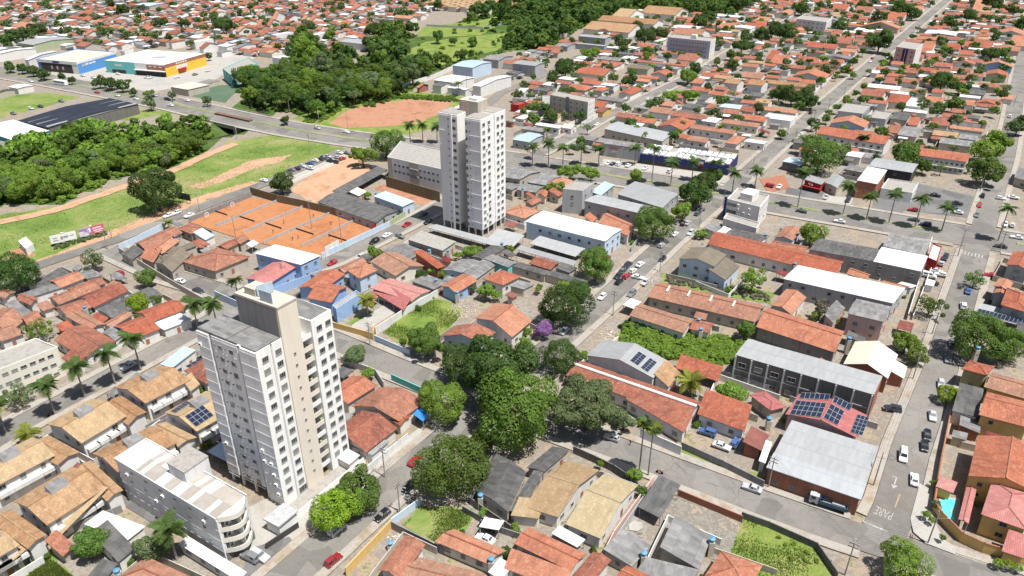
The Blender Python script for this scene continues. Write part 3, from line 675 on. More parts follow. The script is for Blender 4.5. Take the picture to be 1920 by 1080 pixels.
table('''
@0,810
gv t W 6 ; -250 285 -90 440 410 175 ; key=k1 ; =tan tiled terrace house cut by the photo's lower left edge, topmost there
gu t W 5 ; 200 120 430 250 600 150 ; ; =low tan tiled wing between the two upper left terrace houses
gv t W 6 ; 100 520 350 700 790 420 ; key=k2 ; =tan tiled terrace house with a grey roof box, just above the white flat canopy
gu t W 5 ; 560 290 800 520 925 435 ; ; =low tan tiled wing touching the grey block's left corner
sa t W 3 x ; 370 770 440 790 840 500 ; openwall=1 ; =tan tiled pergola strip under the terrace house above the white canopy
gv t W 6 ; -300 850 -100 990 150 845 ; key=k3 ; =tan tiled terrace house at the left edge, lowest of the row
gu t W 5 ; -60 680 210 880 350 770 ; ; =low tan tiled wing right of the lowest left-edge terrace house
sa t W 3 x ; -40 990 0 1050 225 910 ; openwall=1 ; =tan pergola strip by the lower left lawn
gv t W 6 ; 690 160 880 300 1330 80 ; key=k4 ; =tan tiled terrace house half hidden behind the grey block's striped roof
gu t W 5 ; 1100 -10 1335 110 1480 40 ; ; =low tan tiled wing beside the grey carport of the near tower
sa w W 3.2 x ; 630 690 950 815 1090 710 ; pitch=0.03 ; =bright white flat canopy left of the grey balcony block
sb d W 3 ; 690 790 885 975 1015 870 ; ; =dark grey sheet roofed house in front of the white canopy
sa d E 3 x ; 650 1090 770 1130 890 1000 ; ; =small dark grey shed roof at the lower left corner yard
sb r E 2.8 x ; 350 855 470 935 560 850 ; ; =small weathered clay shed beside the lower left lawn
h r W 3.2 ; 900 1090 1230 1250 1420 1080 ; ; =hipped red clay house cut by the bottom edge below the palm
sa w W 2.8 x ; 1340 840 1790 1120 1850 1050 ; pitch=0.02 ; =long white flat roofed shed along the grey balcony block's foot
@0,540
gv t W 6 ; 345 1020 610 1165 950 960 ; key=k5 ; =tan tiled terrace house with a dark dormer box, second from the palm street's end
gu t W 5 ; 770 900 960 1030 1100 930 ; ; =low tan tiled wing between the two street-side terrace houses
gv t W 6 ; 850 745 1090 865 1430 690 ; key=k6 ; =tan tiled terrace house nearest the parked silver car
sb t W 5 ; 1370 715 1430 775 1500 720 ; ; =short tan tiled wing beside the near tower's left face
gv t W 6 ; 1230 935 1475 1075 1790 900 ; key=k7 ; =tan tiled terrace house carrying black solar panels beside the tower
h r W 4 ; 1380 620 1545 720 1720 600 ; key=k8 ; =orange clay house with solar panels behind the near tower's left edge
sa b W 4 ; 1200 570 1290 600 1470 470 ; pitch=0.03 ; =pale blue flat roofed annex behind the near tower
f c C 9.3 a ; -365 610 -200 685 430 440 ; key=cream ; =cream three-storey apartment block at the left edge
gv r W 3.5 ; 355 75 440 125 760 0
gv r W 3.5 ; 405 150 500 205 700 140
gv r W 3.5 ; 600 75 700 148 965 20
gv d W 3.5 ; 720 160 835 225 1230 50 ; ; behind the lime-green street tree
gu r W 3.5 ; 490 210 680 315 790 270
sa o W 3.2 ; 670 235 760 275 820 240
gv r W 3.4 ; 760 275 830 300 1000 200
gu r W 3.6 ; 405 390 640 530 875 400 ; ; =largest weathered red clay house behind the cream apartment block
sa r W 3.2 ; 460 525 570 580 660 530 ; ; =small red clay annex touching the cream apartment block
gv o W 4 ; 1015 185 1135 255 1405 155 ; ; =bright orange tiled house beside the white flat carport
gv o W 4 ; 850 290 990 390 1205 305
sb w W 3.2 x ; 1140 265 1230 315 1440 235 ; pitch=0.02 ; =white flat roof in front of the bright orange house
gv g X 3.6 ; 765 335 860 395 960 330
gv r W 3.5 ; -120 250 60 340 200 230
gv r W 3.5 ; 150 225 220 300 330 240
gv r W 3.4 ; -150 340 10 400 190 340
sb g E 3 ; 40 150 160 220 240 180
gu r W 3.4 ; 120 85 230 130 290 80
gv g W 3.4 ; 125 50 200 80 480 -10
gu r W 3.4 ; -60 40 40 80 120 30
@0,270
gv d W 3.2 ; 320 1000 400 1040 520 965
gv o W 3.4 ; 365 1030 450 1080 640 1005
gv g W 3.2 ; 570 965 650 1010 770 985
gv r W 3.4 ; 490 1090 560 1130 800 1040
sa r W 3.4 ; 760 1085 830 1120 930 1080
gv d W 3.3 ; 200 1050 290 1090 400 1035
gv r E 4 ; 1005 745 1090 795 1370 665 ; ; =long weathered clay house along the pale blue wall by the field road
gv o E 4 ; 1130 785 1215 825 1350 725 ; key=k9 ; =orange clay house with dark panels beside the brown slate roof
gv k E 4.3 ; 1220 820 1290 835 1480 760
sa o E 3 ; 1050 850 1150 890 1225 825
gv k E 4 ; 1160 890 1290 960 1430 830 ; ; =dark brown house on the corner of the field road
gv d E 3.2 ; 905 825 990 870 1085 800
h r E 4 ; 1360 880 1610 955 1875 845 ; ; =large hipped clay house next to the tennis courts
gv r E 3.6 ; 1620 770 1700 790 1800 740
gv r E 3.6 ; 1735 720 1800 750 1870 710
h r E 3.6 ; 1330 635 1435 675 1530 630 ; ; =square clay roof at the courts' left corner
sb b W 3.4 ; 1450 675 1540 720 1610 685
@480,270
gv p B 5 ; -80 1010 60 1075 335 900 ; ; =salmon red roofed house with sky blue street wall
sb w B 6.5 w ; -10 830 335 905 485 835 ; pitch=0.03 ; =white roofed blue hall at the tennis courts' near corner
gv r A 3.4 ; 600 935 660 965 830 880
h o A 6.2 ; 680 945 775 1010 915 945 ; ; =hipped clay house with pale blue upper floor near the red parked car
gu r C 3.6 ; 855 880 1045 990 1265 915 ; ; =large weathered clay house behind the pale blue upper-floor house
gv o B 4.2 ; 310 1080 480 1110 670 975
gu g E 3.6 ; 945 800 1135 875 1300 815
gu c E 4.2 ; 1135 715 1400 800 1500 730
sb o T 4 ; 1185 870 1360 935 1420 915
gv g A 3.6 ; 1390 945 1545 965 1690 880
gv g E 3.6 ; 1555 965 1650 1015 1795 910
gv d E 3.2 ; 1615 845 1720 870 1870 780
gu g L 3.6 ; 1710 860 1890 925 1960 890
gv o B 3.8 ; 1385 1065 1500 1120 1660 1025 ; ; =clay roofed house with blue side wall beside the weedy lot
h o W 3.8 ; 1700 1010 1850 1060 1990 990
sb g E 3.3 ; 1165 1050 1330 1090 1440 1035
gu d G 3.6 w ; 460 435 900 590 1060 500 ; ; =wide dark sheet roofed workshop behind the tennis courts' mossy wall
sb d G 3 c ; 570 365 650 385 990 195 ; ; =long dark carport strip beside the dirt yard
gu b A 4.5 w ; 880 390 1100 470 1190 430 ; pitch=0.03 ; =small pale blue hall beside the red earth building site
sb w E 3 x ; 700 365 770 390 830 355
f c X 11.5 a ; 985 95 1400 190 1480 60 ; key=block3 ; =brown and white three-storey block touching the far tower's left side
@960,270
gu w A 7 w ; 100 580 700 730 825 640 ; key=hall ; =big white roofed hall with pale blue walls by the street trees
sa l W 3 c ; 130 745 475 845 550 795 ; ; =pale metal lean-to along the big white hall
sa l W 2.8 c ; 35 790 460 912 490 885 ; ; =narrow pale carport strip parallel to the white hall
sa l W 2.8 c ; -640 625 -90 775 -20 755 ; ; =long pale carport strip at the far tower's foot
sa l W 3 c ; -190 715 10 770 95 700 ; ; =pale carport on the right side of the far tower
h o W 4 ; -70 510 90 560 215 500
gu g E 3.8 ; 110 285 250 310 375 240
gu g E 3.8 ; -200 230 60 265 220 205
gu g E 3.6 ; 30 340 180 365 240 320
gu g E 3.6 ; -150 300 0 345 60 320
gv o C 3.8 ; 240 330 400 340 460 275
gv o C 3.5 ; 190 375 250 400 280 365
sb r E 3.5 ; 270 375 350 395 385 370
gv r E 3.5 ; 90 440 150 460 230 420
gu l G 7 w ; 540 425 985 525 1080 475 ; key=greyhall ; =long dark-walled hall with pale roof behind the white hall
f c G 10.5 a ; 380 335 530 350 620 285 ; ; =grey windowless stair tower at the long hall's end
sb b G 6 x ; 590 365 670 385 770 305 ; ; =light blue awning roof behind the grey stair tower
gu l G 6 w ; 790 375 1130 480 1255 375 ; pitch=0.06 ; =broad pale metal hall roof beside the avenue trees
gu o W 4 ; 650 590 870 690 930 610 ; ; =orange roof strip between the white hall and the dark-walled hall
sb o W 4 ; 540 565 600 590 640 555
f c W 9.5 a ; 1615 410 1860 470 1930 385 ; key=office ; =white office block with a blue side sign at the avenue crossing
f c W 5 s ; 1585 555 1835 630 1860 590 ; ; =low white annex in front of the office block
sb g W 3.5 ; 1440 640 1530 665 1570 620
sb w W 3.4 ; 1530 668 1590 690 1650 640
gu d W 3.6 ; 1580 690 1850 750 1930 690
gu o W 4.5 ; 1465 750 2440 990 2490 880 ; ; =very long orange tiled row behind the pale blue gabled house
gv k A 6.8 ; 1250 860 1520 920 1610 830 ; key=bluehouse ; =pale blue two-storey house with brown gable roof
sb k A 4.5 ; 1470 970 1600 1020 1710 915 ; ; =brown lean-to roof on the pale blue two-storey house
gu d E 3 ; -20 910 245 985 290 950
gu d E 3 ; 240 975 530 1060 570 1025
gu r E 3.6 ; 125 895 290 945 365 895
sb d E 3.2 ; 320 940 430 965 490 930
sb g E 3 ; -20 1075 90 1090 170 1050
@1440,270
gu d S 6.5 w ; 310 790 790 880 850 790 ; pitch=0.03 ov=0 ; =dark roofed half of the long stained concrete hall
gu w S 6.5 w ; 790 880 1150 955 1200 840 ; pitch=0.03 ov=0 ; =white roofed half of the long stained concrete hall
gu w G 6.5 w ; 115 1010 940 1195 1030 1080 ; pitch=0.04 ; =long white roofed hall with grey side wall
gu g E 5 w ; 860 765 1175 835 1225 725 ; ; =grey roofed corner hall beside the avenue
f w R 4.5 s ; 1200 850 1270 880 1305 770 ; ; =narrow white and red shop front at the avenue corner
gv r A 3.8 ; 45 700 185 725 265 640
gu r W 3.8 ; 5 775 275 825 310 770
gu o W 3.6 ; 590 970 740 1025 770 980
gu o W 3.6 ; 830 1045 1010 1090 1070 1070
gu o X 6.5 a ; 1130 85 1495 135 1525 80 ; key=row1 ; =two-storey row of flats with orange roof beside the avenue car park
gu l K 6.5 s ; 755 165 1085 215 1130 150 ; ; =pale roofed black shop with a red corner panel
sb w T 7.5 s ; 665 280 820 300 895 195 ; ; =narrow rusty white roofed shop building on the avenue
f c X 4.8 s ; 850 330 1085 365 1130 290 ; ; =low flat concrete roofed shop with two small roof plants
sb l R 4.2 s ; 270 275 400 305 440 270 ; key=via ; =dark red shop with a white word on its front
gv l E 4 s ; 430 290 520 330 575 255
gv b D 4 s ; 105 130 240 165 295 130
gu g E 3.8 ; 580 190 720 215 745 180
gv o G 6 ; 1785 905 1960 955 2010 850 ; ; =orange tiled house at the right edge below the avenue
gv o G 5.5 ; 1690 1065 1800 1100 1840 1040
gu g E 4 ; 1845 250 1990 290 2020 210
@960,540
gu r E 4 ; 1015 65 1820 255 1905 135 ; key=rowlong ; =long weathered clay row with white dividing gables
gu r W 3.8 ; 880 205 1290 340 1370 245 ; ; =clay roofed bungalow above the shrubby lot
gu r W 3.4 ; 1330 305 1480 340 1520 265 ; ; =small clay roof joined to the bungalow above the shrubby lot
sb w W 3 x ; 830 130 910 155 970 105 ; openwall=1 ; =small white canopy beside the street kerb
gv l X 4.6 ; 560 505 1060 675 1170 545 ; pitch=0.22 key=solarhouse ; =pale metal gabled house with two black solar fields
sb t W 3.6 ; 1060 675 1175 745 1265 635 ; ; =tan flat-pitched annex of the pale solar house
gu r X 4 ; 405 655 1330 985 1425 855 ; key=clayrow ; =long weathered clay house with a white ridge line
sa r X 3.9 ; 850 830 1290 1085 1352 970 ; pitch=0.1 ; =weathered clay lean-to on the white-ridged long house
sa o E 3 c ; 1225 600 1545 700 1580 625 ; ; =orange tiled carport beside the coconut palm
sa o X 3.6 ; 1390 945 1745 1075 1790 935 ; ; =orange tiled house behind the yard with parked cars
@1440,540
gv o W 4 ; 20 130 175 200 290 70
gu o S 4.5 ; -90 290 505 485 575 325 ; ; =orange clay hall with raw block wall beside the ruined hall
gu l D 8.5 w ; -245 500 795 800 860 660 ; pitch=0.04 ov=0.1 key=ruin ; =bare concrete hall with dark bays and pale roof
p p E 3.5 ; -140 800 20 920 140 890
gu g P 7.5 w ; 595 190 870 255 930 140 ; ; =pinkish hall with ribbed grey roof
gu g P 4 ; 425 200 490 265 580 150
gv e T 5 ; 565 570 900 680 975 500 ; ; =cream roofed gable house with dark red walls
sb e T 3.2 x ; 880 650 1020 680 1045 590 ; ; =small cream roofed annex of the dark red house
gv p P 5 ; 130 945 660 1120 745 955 ; pitch=0.2 key=redsolar ; =red roofed house covered with black solar panels
h o O 6 ; 1450 605 1640 655 1700 590 ; ; =small olive house with orange hipped roof
gu d W 4.2 ; 1380 920 1570 970 1620 755
gu r Y 5 ; 1630 745 1960 840 2000 720
gu o Y 6.2 ; 1580 950 1960 1050 2010 870
sb g T 3 ; 1430 1040 1590 1090 1600 985
h o G 6.2 ; 1745 125 1960 190 2000 60
gv o G 5 ; 1690 35 1790 50 1830 -20
gu d W 4 ; 1850 335 1960 365 1990 280
@960,810
sb q T 3.2 x ; 1725 100 1870 140 1930 20 ; ; =dark red metal shed beside the big grey hall
sa w W 3.2 x ; 1850 215 1900 235 1950 90
gu y W 3.6 ; 90 560 345 640 655 285 ; key=tan1 ; =straw tiled twin house on the left of the pair
sa y W 3 ; -10 625 200 650 260 540
gu y W 3.6 ; 400 690 665 800 945 400 ; key=tan2 ; =straw tiled twin house on the right of the pair
sb w W 2.7 x ; 295 770 490 865 550 805 ; openwall=1 ; =white canopy at the straw roofed houses' feet
gv d E 3.6 ; -270 440 -30 600 110 300 ; ; =dark grey corrugated house beside the round street tree
gv d E 3.2 ; 110 265 240 300 430 140
gv d E 3 ; -20 590 60 610 240 300
gu o W 3.6 ; 10 835 445 1045 560 915 ; ; =speckled orange house below the straw roofed twins
sa o W 3.2 ; -60 1020 400 1200 445 1055 ; pitch=0.12 ; =lower orange roof at the bottom edge below the speckled roof
gv r W 3.6 ; 420 1110 560 1180 745 960
gu o W 3.6 ; 770 1100 940 1180 1030 1075
sa d E 3 c ; 945 560 1110 645 1260 430 ; ; =dark sheet carport beside the leafless shrub
sb g E 3 ; 680 900 900 1010 1045 850 ; ; =grey sheet roof beside the round concrete slab
sb g E 3.4 ; 1105 890 1400 1030 1500 780 ; ; =grey sheet roofed house beside the tall weeds lot
sa g E 3 ; 900 1080 1300 1180 1400 1050
h o W 3.8 ; 1440 1085 1760 1200 1880 1000 ; ; =bright orange hipped house at the bottom edge by the weeds lot
@1440,810
gu l T 5.2 w ; -8 264 696 504 832 112 ; pitch=0.05 key=bighall ; =big pale grey hall roof above the parked truck
@480,810
gv r W 3.6 ; 920 1030 1080 1110 1270 845
gu r W 3.6 ; 1050 1130 1560 1260 1720 1060 ; ; =big weathered clay roof cut by the bottom edge
gu o W 3.2 ; 1340 820 1740 990 1880 890 ; ; =orange roofed house beside the yard with the black car
sb w W 3 x ; 1740 1055 1840 1110 1930 1000
@480,540
gu o B 4.6 ; 380 75 570 110 690 -10 ; ; =orange roofed house with bright blue parapets
f c B 5.2 ; 572 128 600 155 780 40 ; ; =bright blue box beside the orange parapet house
gu p C 3.8 ; 860 0 1165 100 1310 20 ; pitch=0.14 ; =long red roofed house above the green lawn
sa p C 2.9 ; 880 30 1105 168 1165 108 ; openwall=1 ; =red veranda roof beside the green lawn
gv r A 3.8 ; 1390 360 1690 415 1800 330 ; ; =speckled clay house at the weedy lot's right end
gv o W 4.2 ; 1640 225 1920 370 2070 245 ; ; =orange L-shaped house beside the violet tree
gv o C 3.6 ; 500 790 690 870 910 730 ; ; =orange house in front of the long street's palm garden
gv r C 4 ; 715 885 1070 1000 1275 850 ; ; =clay gabled house with a blue awning
gu o C 3.4 ; 945 945 1080 1035 1165 960 ; ; =clay wing over the entrance beside the blue awning
gv r C 3.8 ; 560 1090 825 1235 1060 1050 ; ; =clay gabled house next to the near tower's right side
'''.replace('p p E 3.5', 'h p E 3.5'))
table('''
@1440,0
gv o X 3.6 ; 40 105 215 90
gu o W 4 ; 480 65 630 50
gu r W 3.6 ; 645 85 815 70
gu o W 3.6 ; 885 135 1055 115
gv o P 4.5 ; 700 195 1000 200 ; ; =wide orange roofed house with pinkish gable beside the diagonal street
f w W 5.5 ; 225 255 450 270 ; ; =white flat two-box house below the white arched block
gu o W 4.5 ; 290 350 545 345
gu o W 3.6 ; 545 385 680 378
gv g G 4.5 ; 380 425 650 430 ; ; =grey gabled hall house in the right upper blocks
gu o W 4 ; 320 480 560 500
h o T 3.6 ; 555 510 650 500
gu o W 3.6 ; -20 440 130 400
gu o W 3.6 ; 10 470 205 435
gv o W 4 ; 180 570 470 560
gu t W 3.6 ; -40 620 380 640 ; ; =long tan roofed row above the dark round trees
sb w W 3.4 ; 640 235 805 225
gu o W 3.8 ; 1110 290 1315 290
gu o W 3.8 ; 1150 360 1270 330
gu o W 3.8 ; 1330 365 1455 350
gu o W 3.8 ; 1465 345 1690 335
h r P 4 ; 1680 370 1900 355
gu o W 4.5 ; 1355 50 1530 60
gu o W 4.5 ; 1530 70 1700 30
gu r W 3.6 ; 1565 125 1700 110
gu r W 3.6 ; 1705 130 1830 125
gv w P 4.2 ; 1170 250 1430 240
gv w G 4 ; 1400 245 1520 240
gv o W 4.5 ; 1725 250 1930 235
gv o W 3.8 ; 1385 470 1560 470
gv o B 5 ; 1600 485 1845 490 ; ; =orange roofed house with blue gable wall near the right edge
gv o F 4.5 ; 1630 560 1805 545 ; ; =orange roofed house with pale green gable wall
gu o W 3.4 ; 1590 620 1830 640
gu o A 3.6 ; 795 595 885 570
gu r W 3.6 ; 870 600 1145 605
h o W 3.6 ; 1000 500 1135 500
gu o W 3.6 ; 1110 525 1270 520
gu o W 3.6 ; 1215 545 1360 540
gu r W 3.6 ; 1360 580 1535 575
gu w W 3.4 w ; 740 650 1005 650
gu r W 3.6 ; 690 710 895 690
h o C 4 ; 880 760 1075 720
gu o W 3.6 ; 1170 760 1330 740
gu o W 3.6 ; 1225 690 1330 680
f c G 5 ; 525 830 770 790 ; ; =roofless grey concrete shell in the right upper block
f c G 4.5 ; 770 880 930 840
gu d E 3.4 ; 915 890 1085 850
gv o A 4 ; 465 925 765 915 ; ; =orange gabled house with pale blue wall, just behind the orange row of flats
gu o W 3.4 ; 1045 935 1160 890
h r W 3.4 ; 1215 930 1385 890
gu o W 3.4 ; 1415 905 1650 925
gu o W 3.2 ; 1360 960 1625 970
gu r W 3.4 ; 890 990 1015 950
gu o W 3.6 ; 1470 785 1560 760
gv o W 3.8 ; 1560 770 1720 770
gu g E 3.6 ; 970 1010 1160 960
gu g E 3.6 ; 1165 985 1380 1000
gu g E 3.6 ; 1280 1070 1540 1060
gu o W 3.8 ; -60 820 240 830
f w W 4.5 ; -40 880 215 870
f w W 5 ; 1025 790 1180 740
gu o X 6.5 a ; 360 1000 880 1085 940 1030 ; key=row2 ; =two-storey row of flats with orange roof beside the diagonal street
gu r W 3.6 ; 1620 30 1790 -20
gu o W 3.6 ; 1080 70 1180 60
gu d W 3.5 ; 100 375 205 330
gu o W 3.4 ; 1750 740 1850 720
gu d E 3.4 ; 1480 700 1640 680
gu o W 3.8 ; 1810 340 1990 300
gu r W 3.6 ; 1180 420 1300 410
gu o W 3.6 ; 1150 470 1240 455
@960,0
gu t W 5.5 ; 640 150 1140 160 ; ; =front row of the far tan roofed condominium beyond the wood
gu t W 5.5 ; 740 125 1000 95
gu t W 5.5 ; 960 95 1330 80 ; ; =rear row of the far tan roofed condominium beyond the wood
gu t W 4.5 ; 530 215 1000 205 ; ; =long tan roofed row below the far condominium
gv o A 4.5 ; 645 225 770 220
gv o T 4.5 ; 820 225 940 220
gu l G 7 w ; 495 270 745 275 ; ; =pale roofed warehouse below the tan rows
gu l G 4.5 w ; 475 325 715 340
gu g G 4 w ; 320 340 480 330
gu o W 3.8 ; 1130 245 1225 230
gu r W 3.8 ; 1190 255 1490 240
gu w W 4 ; 1190 205 1440 200
gv w W 4.5 ; 1060 310 1170 290
h o W 3.8 ; 500 490 600 470
h o W 3.8 ; 600 495 700 480
h o W 3.8 ; 690 495 820 480
gu g W 3.6 ; 640 440 880 440
gu o W 4 ; 470 545 790 530
gu k E 4.5 w ; 860 505 1070 500 ; ; =dark brown vaulted hall among the orange roofs
gu o W 4 ; 935 460 1320 490 ; ; =long orange saw-tooth row in the upper middle block
gu r W 3.8 ; 1230 445 1440 430
gu o W 3.6 ; 925 605 1060 600
gu o W 3.8 ; 950 580 1125 580
gv o X 3.8 ; 1035 555 1220 545
h o W 4 ; 385 660 620 650
h o W 4 ; 600 675 735 660
gv o W 3.8 ; 795 700 980 670
gu o W 3.4 ; 820 645 900 640
gu o W 3.6 ; 600 795 760 770
gu q Y 3.4 s ; 620 835 755 810
gu g E 3.8 ; 630 740 870 745
f r R 4.5 s ; -10 780 110 765 ; ; =flat shop with bright red walls behind the far tower
gu o W 3.6 ; 1345 620 1480 600
gu t W 6 ; 1590 620 1750 600
gu t W 6 ; 1760 630 1930 610
gu g E 3.6 ; 1440 640 1560 610
gu o W 3.8 ; 1090 785 1255 770
gu d W 3.6 ; 1270 800 1450 790
gu r W 3.6 ; 1020 835 1240 820
gu r W 3.8 ; 1180 865 1500 870
gu r W 3.6 ; 1450 810 1560 790
gu b W 3.6 ; 1555 800 1770 795
gu d W 3.6 ; 1385 745 1515 715
gu r W 3.6 ; 1700 830 1860 810
gu o W 3.8 ; 1700 890 1940 880
gu r W 3.6 ; 1570 920 1880 930
gu r W 3.8 ; 1330 960 1700 980
h o W 3.8 ; 1590 1070 1760 1030
gu w W 3.8 ; 1740 1060 1920 1060
gu w W 3.8 ; 1420 905 1580 890
gv o X 4.2 ; 1080 950 1380 920
gu r W 3.6 ; 1310 1050 1500 1040
gu l E 5 w ; 690 965 1130 1060 1225 1000 ; ; =long concrete hall with pale roof beside the upper street
gu w W 3.6 ; 170 935 390 945
gu e W 3.4 ; 370 955 490 945
h e C 3.8 ; 20 885 145 870
gu g E 3.6 ; 70 965 290 970
gu b G 4.5 ; 0 1045 250 1010
gu g G 4.5 ; 480 1035 660 1030
gu l G 8 w ; 0 475 250 470 ; ; =tall pale grey hall beside the works street
f c W 5 ; 1380 35 1530 40
f w W 6 ; 1540 20 1640 10
gu o W 3.8 ; 1740 195 1940 190
gu o W 3.8 ; 1540 205 1700 190
gv w W 4 ; 1640 205 1830 200
gv o W 3.8 ; 1520 315 1660 320
gu o W 3.8 ; 1640 460 1740 440
gu r W 3.8 ; 1730 435 1860 430
gu r W 3.8 ; 1720 495 1870 490
gu r W 3.8 ; 1710 575 1920 560
gv o X 4 ; 1790 370 1920 340
gu w X 4.5 w ; 1485 115 1755 120
gu o W 3.8 ; 1640 90 1780 100
gu o W 3.8 ; 1830 150 1960 140
gu g E 4 ; 300 250 420 240
gu w W 4 ; 40 690 130 660
f c X 4 ; 130 730 285 720
@0,0
gu w W 6 w ; -60 400 270 360
gu w W 6 w ; 180 445 425 385
gu l F 5.5 w ; 130 320 550 290 ; ; =mint green roofed hall behind the blue shop
gu n D 6 w ; 130 905 350 960 1040 780 ; key=shed ; =long dark navy shed roof by the avenue on the left
gu w L 6.5 w ; -150 970 120 1060 370 980 ; ; =white roofed teal-walled hall beside the dark navy shed
gu g G 5 w ; -200 1075 20 1120 130 1080
gu w W 4 ; 60 650 250 640
gu d E 4 ; -40 690 110 670
gu z E 4.5 s ; 1275 650 1570 635 ; ; =beige flat canopy hall beside the green sports pitch
gu o W 3.8 ; 0 150 180 130
gu o W 3.8 ; 80 195 370 190
gu r W 3.8 ; 305 130 420 105
gu w W 3.8 ; 390 160 580 150
f w W 5 ; 375 210 590 200
gu o W 3.8 ; 620 260 760 240
gu o C 4.5 ; 1045 220 1220 210
gu y C 4.5 ; 885 215 960 200
h t W 3.8 ; 1000 255 1170 250
gu k W 4 ; 1160 245 1290 230
h o W 6 ; 1255 310 1390 295
gu r W 3.8 ; 800 155 1010 130
gu b G 6 w ; 1010 35 1240 30
h o W 4.5 ; 1470 150 1600 130
gu o W 3.8 ; 1390 175 1490 160
gu t W 4 ; 1760 235 1890 210
gu o W 3.8 ; 1790 170 1930 160
gu o W 4.5 ; 1810 110 1900 80
gu t W 4 ; 1330 30 1470 10
gu o W 3.8 ; 1580 40 1700 30
gu w W 3.8 ; 1340 130 1470 110
f w W 6 ; 1420 310 1600 290
gu g W 3.6 ; 1620 390 1740 380
gu g W 3.8 ; 1740 360 1920 330
gu b W 3.8 ; 1710 315 1850 300
gu d E 3.8 ; 450 100 680 110
gu w W 3.8 ; 290 90 550 60
gu o W 3.8 ; 240 80 340 70
gu o W 3.8 ; 50 90 130 80
gu o W 3.8 ; 640 20 720 20
gu o W 3.8 ; 350 40 430 30
gu o W 3.8 ; 1560 90 1700 70
gu r W 3.8 ; 1240 250 1400 245
gu r W 3.6 ; 1490 360 1640 330
f c W 6 ; 900 380 1000 365
gu r E 4 ; 560 340 760 330
gu r W 4 ; 780 360 880 345
@480,0
gu o W 3.8 ; 0 110 60 90
gu g W 3.8 ; 20 140 110 110
gu o W 3.8 ; 110 150 220 110
gu q W 3.8 ; 210 140 340 120
gu o W 3.8 ; 330 150 430 130
gu o W 3.8 ; 370 165 510 140
gu o W 3.8 ; 480 110 610 100
gu o W 3.8 ; 600 185 800 170
gu r W 3.8 ; 670 140 820 120
gu o W 3.8 ; 700 65 850 50
gu o W 3.8 ; 0 190 90 160
gu o W 3.8 ; 70 195 180 160
f w W 6 ; 110 260 280 240
f w W 6 ; 290 255 410 240
f w W 5 ; 410 265 520 240
gu o W 3.8 ; 450 220 530 200
gu o W 7 a ; 1025 130 1215 130 ; ; =white two-storey school-like block with orange roof by the wood's far edge
gu o W 3.8 ; 790 230 900 210
f w W 4 ; 880 245 970 230
gu l X 5 w ; 625 310 905 310 ; ; =pale roofed hall tucked into the wood's far edge
f w X 8 a ; 120 430 310 410 ; ; =white three-storey house beside the tall bright tree
gu z W 5 s ; 0 545 200 500
gu w W 5 ; 130 580 280 540
gu b A 8 w ; 1470 490 1770 465 ; ; =pale blue gabled warehouse beside the wood
gu g G 6 w ; 1700 440 1930 420
gu w W 6 w ; 1330 600 1640 580 ; ; =white canopy roofed hall in the works yard
gu w W 7 w ; 1620 640 1920 570 ; ; =long white hall beside the works street
gu d W 5 w ; 1320 640 1480 620
gu o T 3.6 ; 1200 655 1300 635
gu w W 4 ; 1430 655 1600 665
gu o W 3.8 ; 520 60 600 50
gu o W 3.8 ; 600 40 700 25
gu g W 4 ; 1000 50 1130 35
gu o W 3.8 ; 850 40 960 25
''')
# ================================================================ LARGE BUILDINGS WITH THEIR OWN SHAPE
class Fr:
    """local frame of a building: origin, two horizontal axes a and b (metres)"""
    def __init__(s, o, aa, bb, name):
        s.o = Vector(o); s.a = U2(R(aa)); s.b = U2(R(bb)); s.e = empty(name, (*s.o, 0))
    def p(s, a, b): return s.a * a + s.b * b
    def box(s, name, a0, a1, b0, b1, z0, z1, mat, parent=None):
        mb = MB(); q = [s.p(a0, b0), s.p(a1, b0), s.p(a1, b1), s.p(a0, b1)]
        ar = sum(q[i].x * q[(i + 1) % 4].y - q[(i + 1) % 4].x * q[i].y for i in range(4))
        if ar < 0: q.reverse()
        mb.prism(q, z0, z1); return mb.build(name, mat, parent or s.e)
    def win_a0(s, a, b, z, w_, h_, me=None, name='window'):     # in a face a = const looking towards -a
        return add_window(s.e, s.p(a - .04, b), s.b, z, w_, h_, me, name)
    def win_b0(s, a, b, z, w_, h_, me=None, name='window'):     # in a face b = const looking towards -b
        return add_window(s.e, s.p(a, b - .04), -s.a, z, w_, h_, me, name)
WINT = window_mesh('tower_window', 'frame', True, 2)
mb = MB(); mb.box((0, -.15, 0), .8, .35, .55); mb.box((0, -.335, 0), .5, .03, .42, m=1); ACM = mb.mesh('air_conditioner', ['white', 'dark'], uv=False)
def ac(fr, p, e, z): return link('air_conditioner', ACM, fr.e, (p.x, p.y, z), math.atan2(e.y, e.x))

# ---- the near tower: thirteen floors on stilts
t1 = Fr((-49.4, 120.1), 149.5, 57.0, 'apartment_tower'); TOP = 40.6
t1.box('wall', .02, 17, .9, 6.5, 3.3, TOP - .9, 'TX')
for a0, a1, b0 in ((0, 4.8, 0), (5.5, 12.9, .25), (13.5, 17, 0)):
    t1.box('facade_panel', a0, a1, b0, .895, 3.3, TOP - .3, 'TX')
for i in range(14):
    zz = TOP - .9 - i * 2.83
    for a0, a1, b0 in ((.05, 4.75, -.04), (5.55, 12.85, .21), (13.55, 16.95, -.04)): t1.box('floor_ledge', a0, a1, b0, b0 + .038, zz - .22, zz, 'TX')
t1.box('white_facade', -.12, .015, 0, 3.6, 0, TOP, 'TW'); t1.box('white_facade', -.12, .015, 3.95, 6.48, 0, TOP, 'TW')
t1.box('rain_pipe', -.14, -.02, 3.7, 3.85, .2, TOP - .5, 'TX')
t1.box('stair_core', -.35, 11.5, 6.5, 11.3, 0, 47.2, 'M')
t1.box('core_grey_side', .2, 11.3, 6.42, 6.498, TOP, 47.0, 'S')
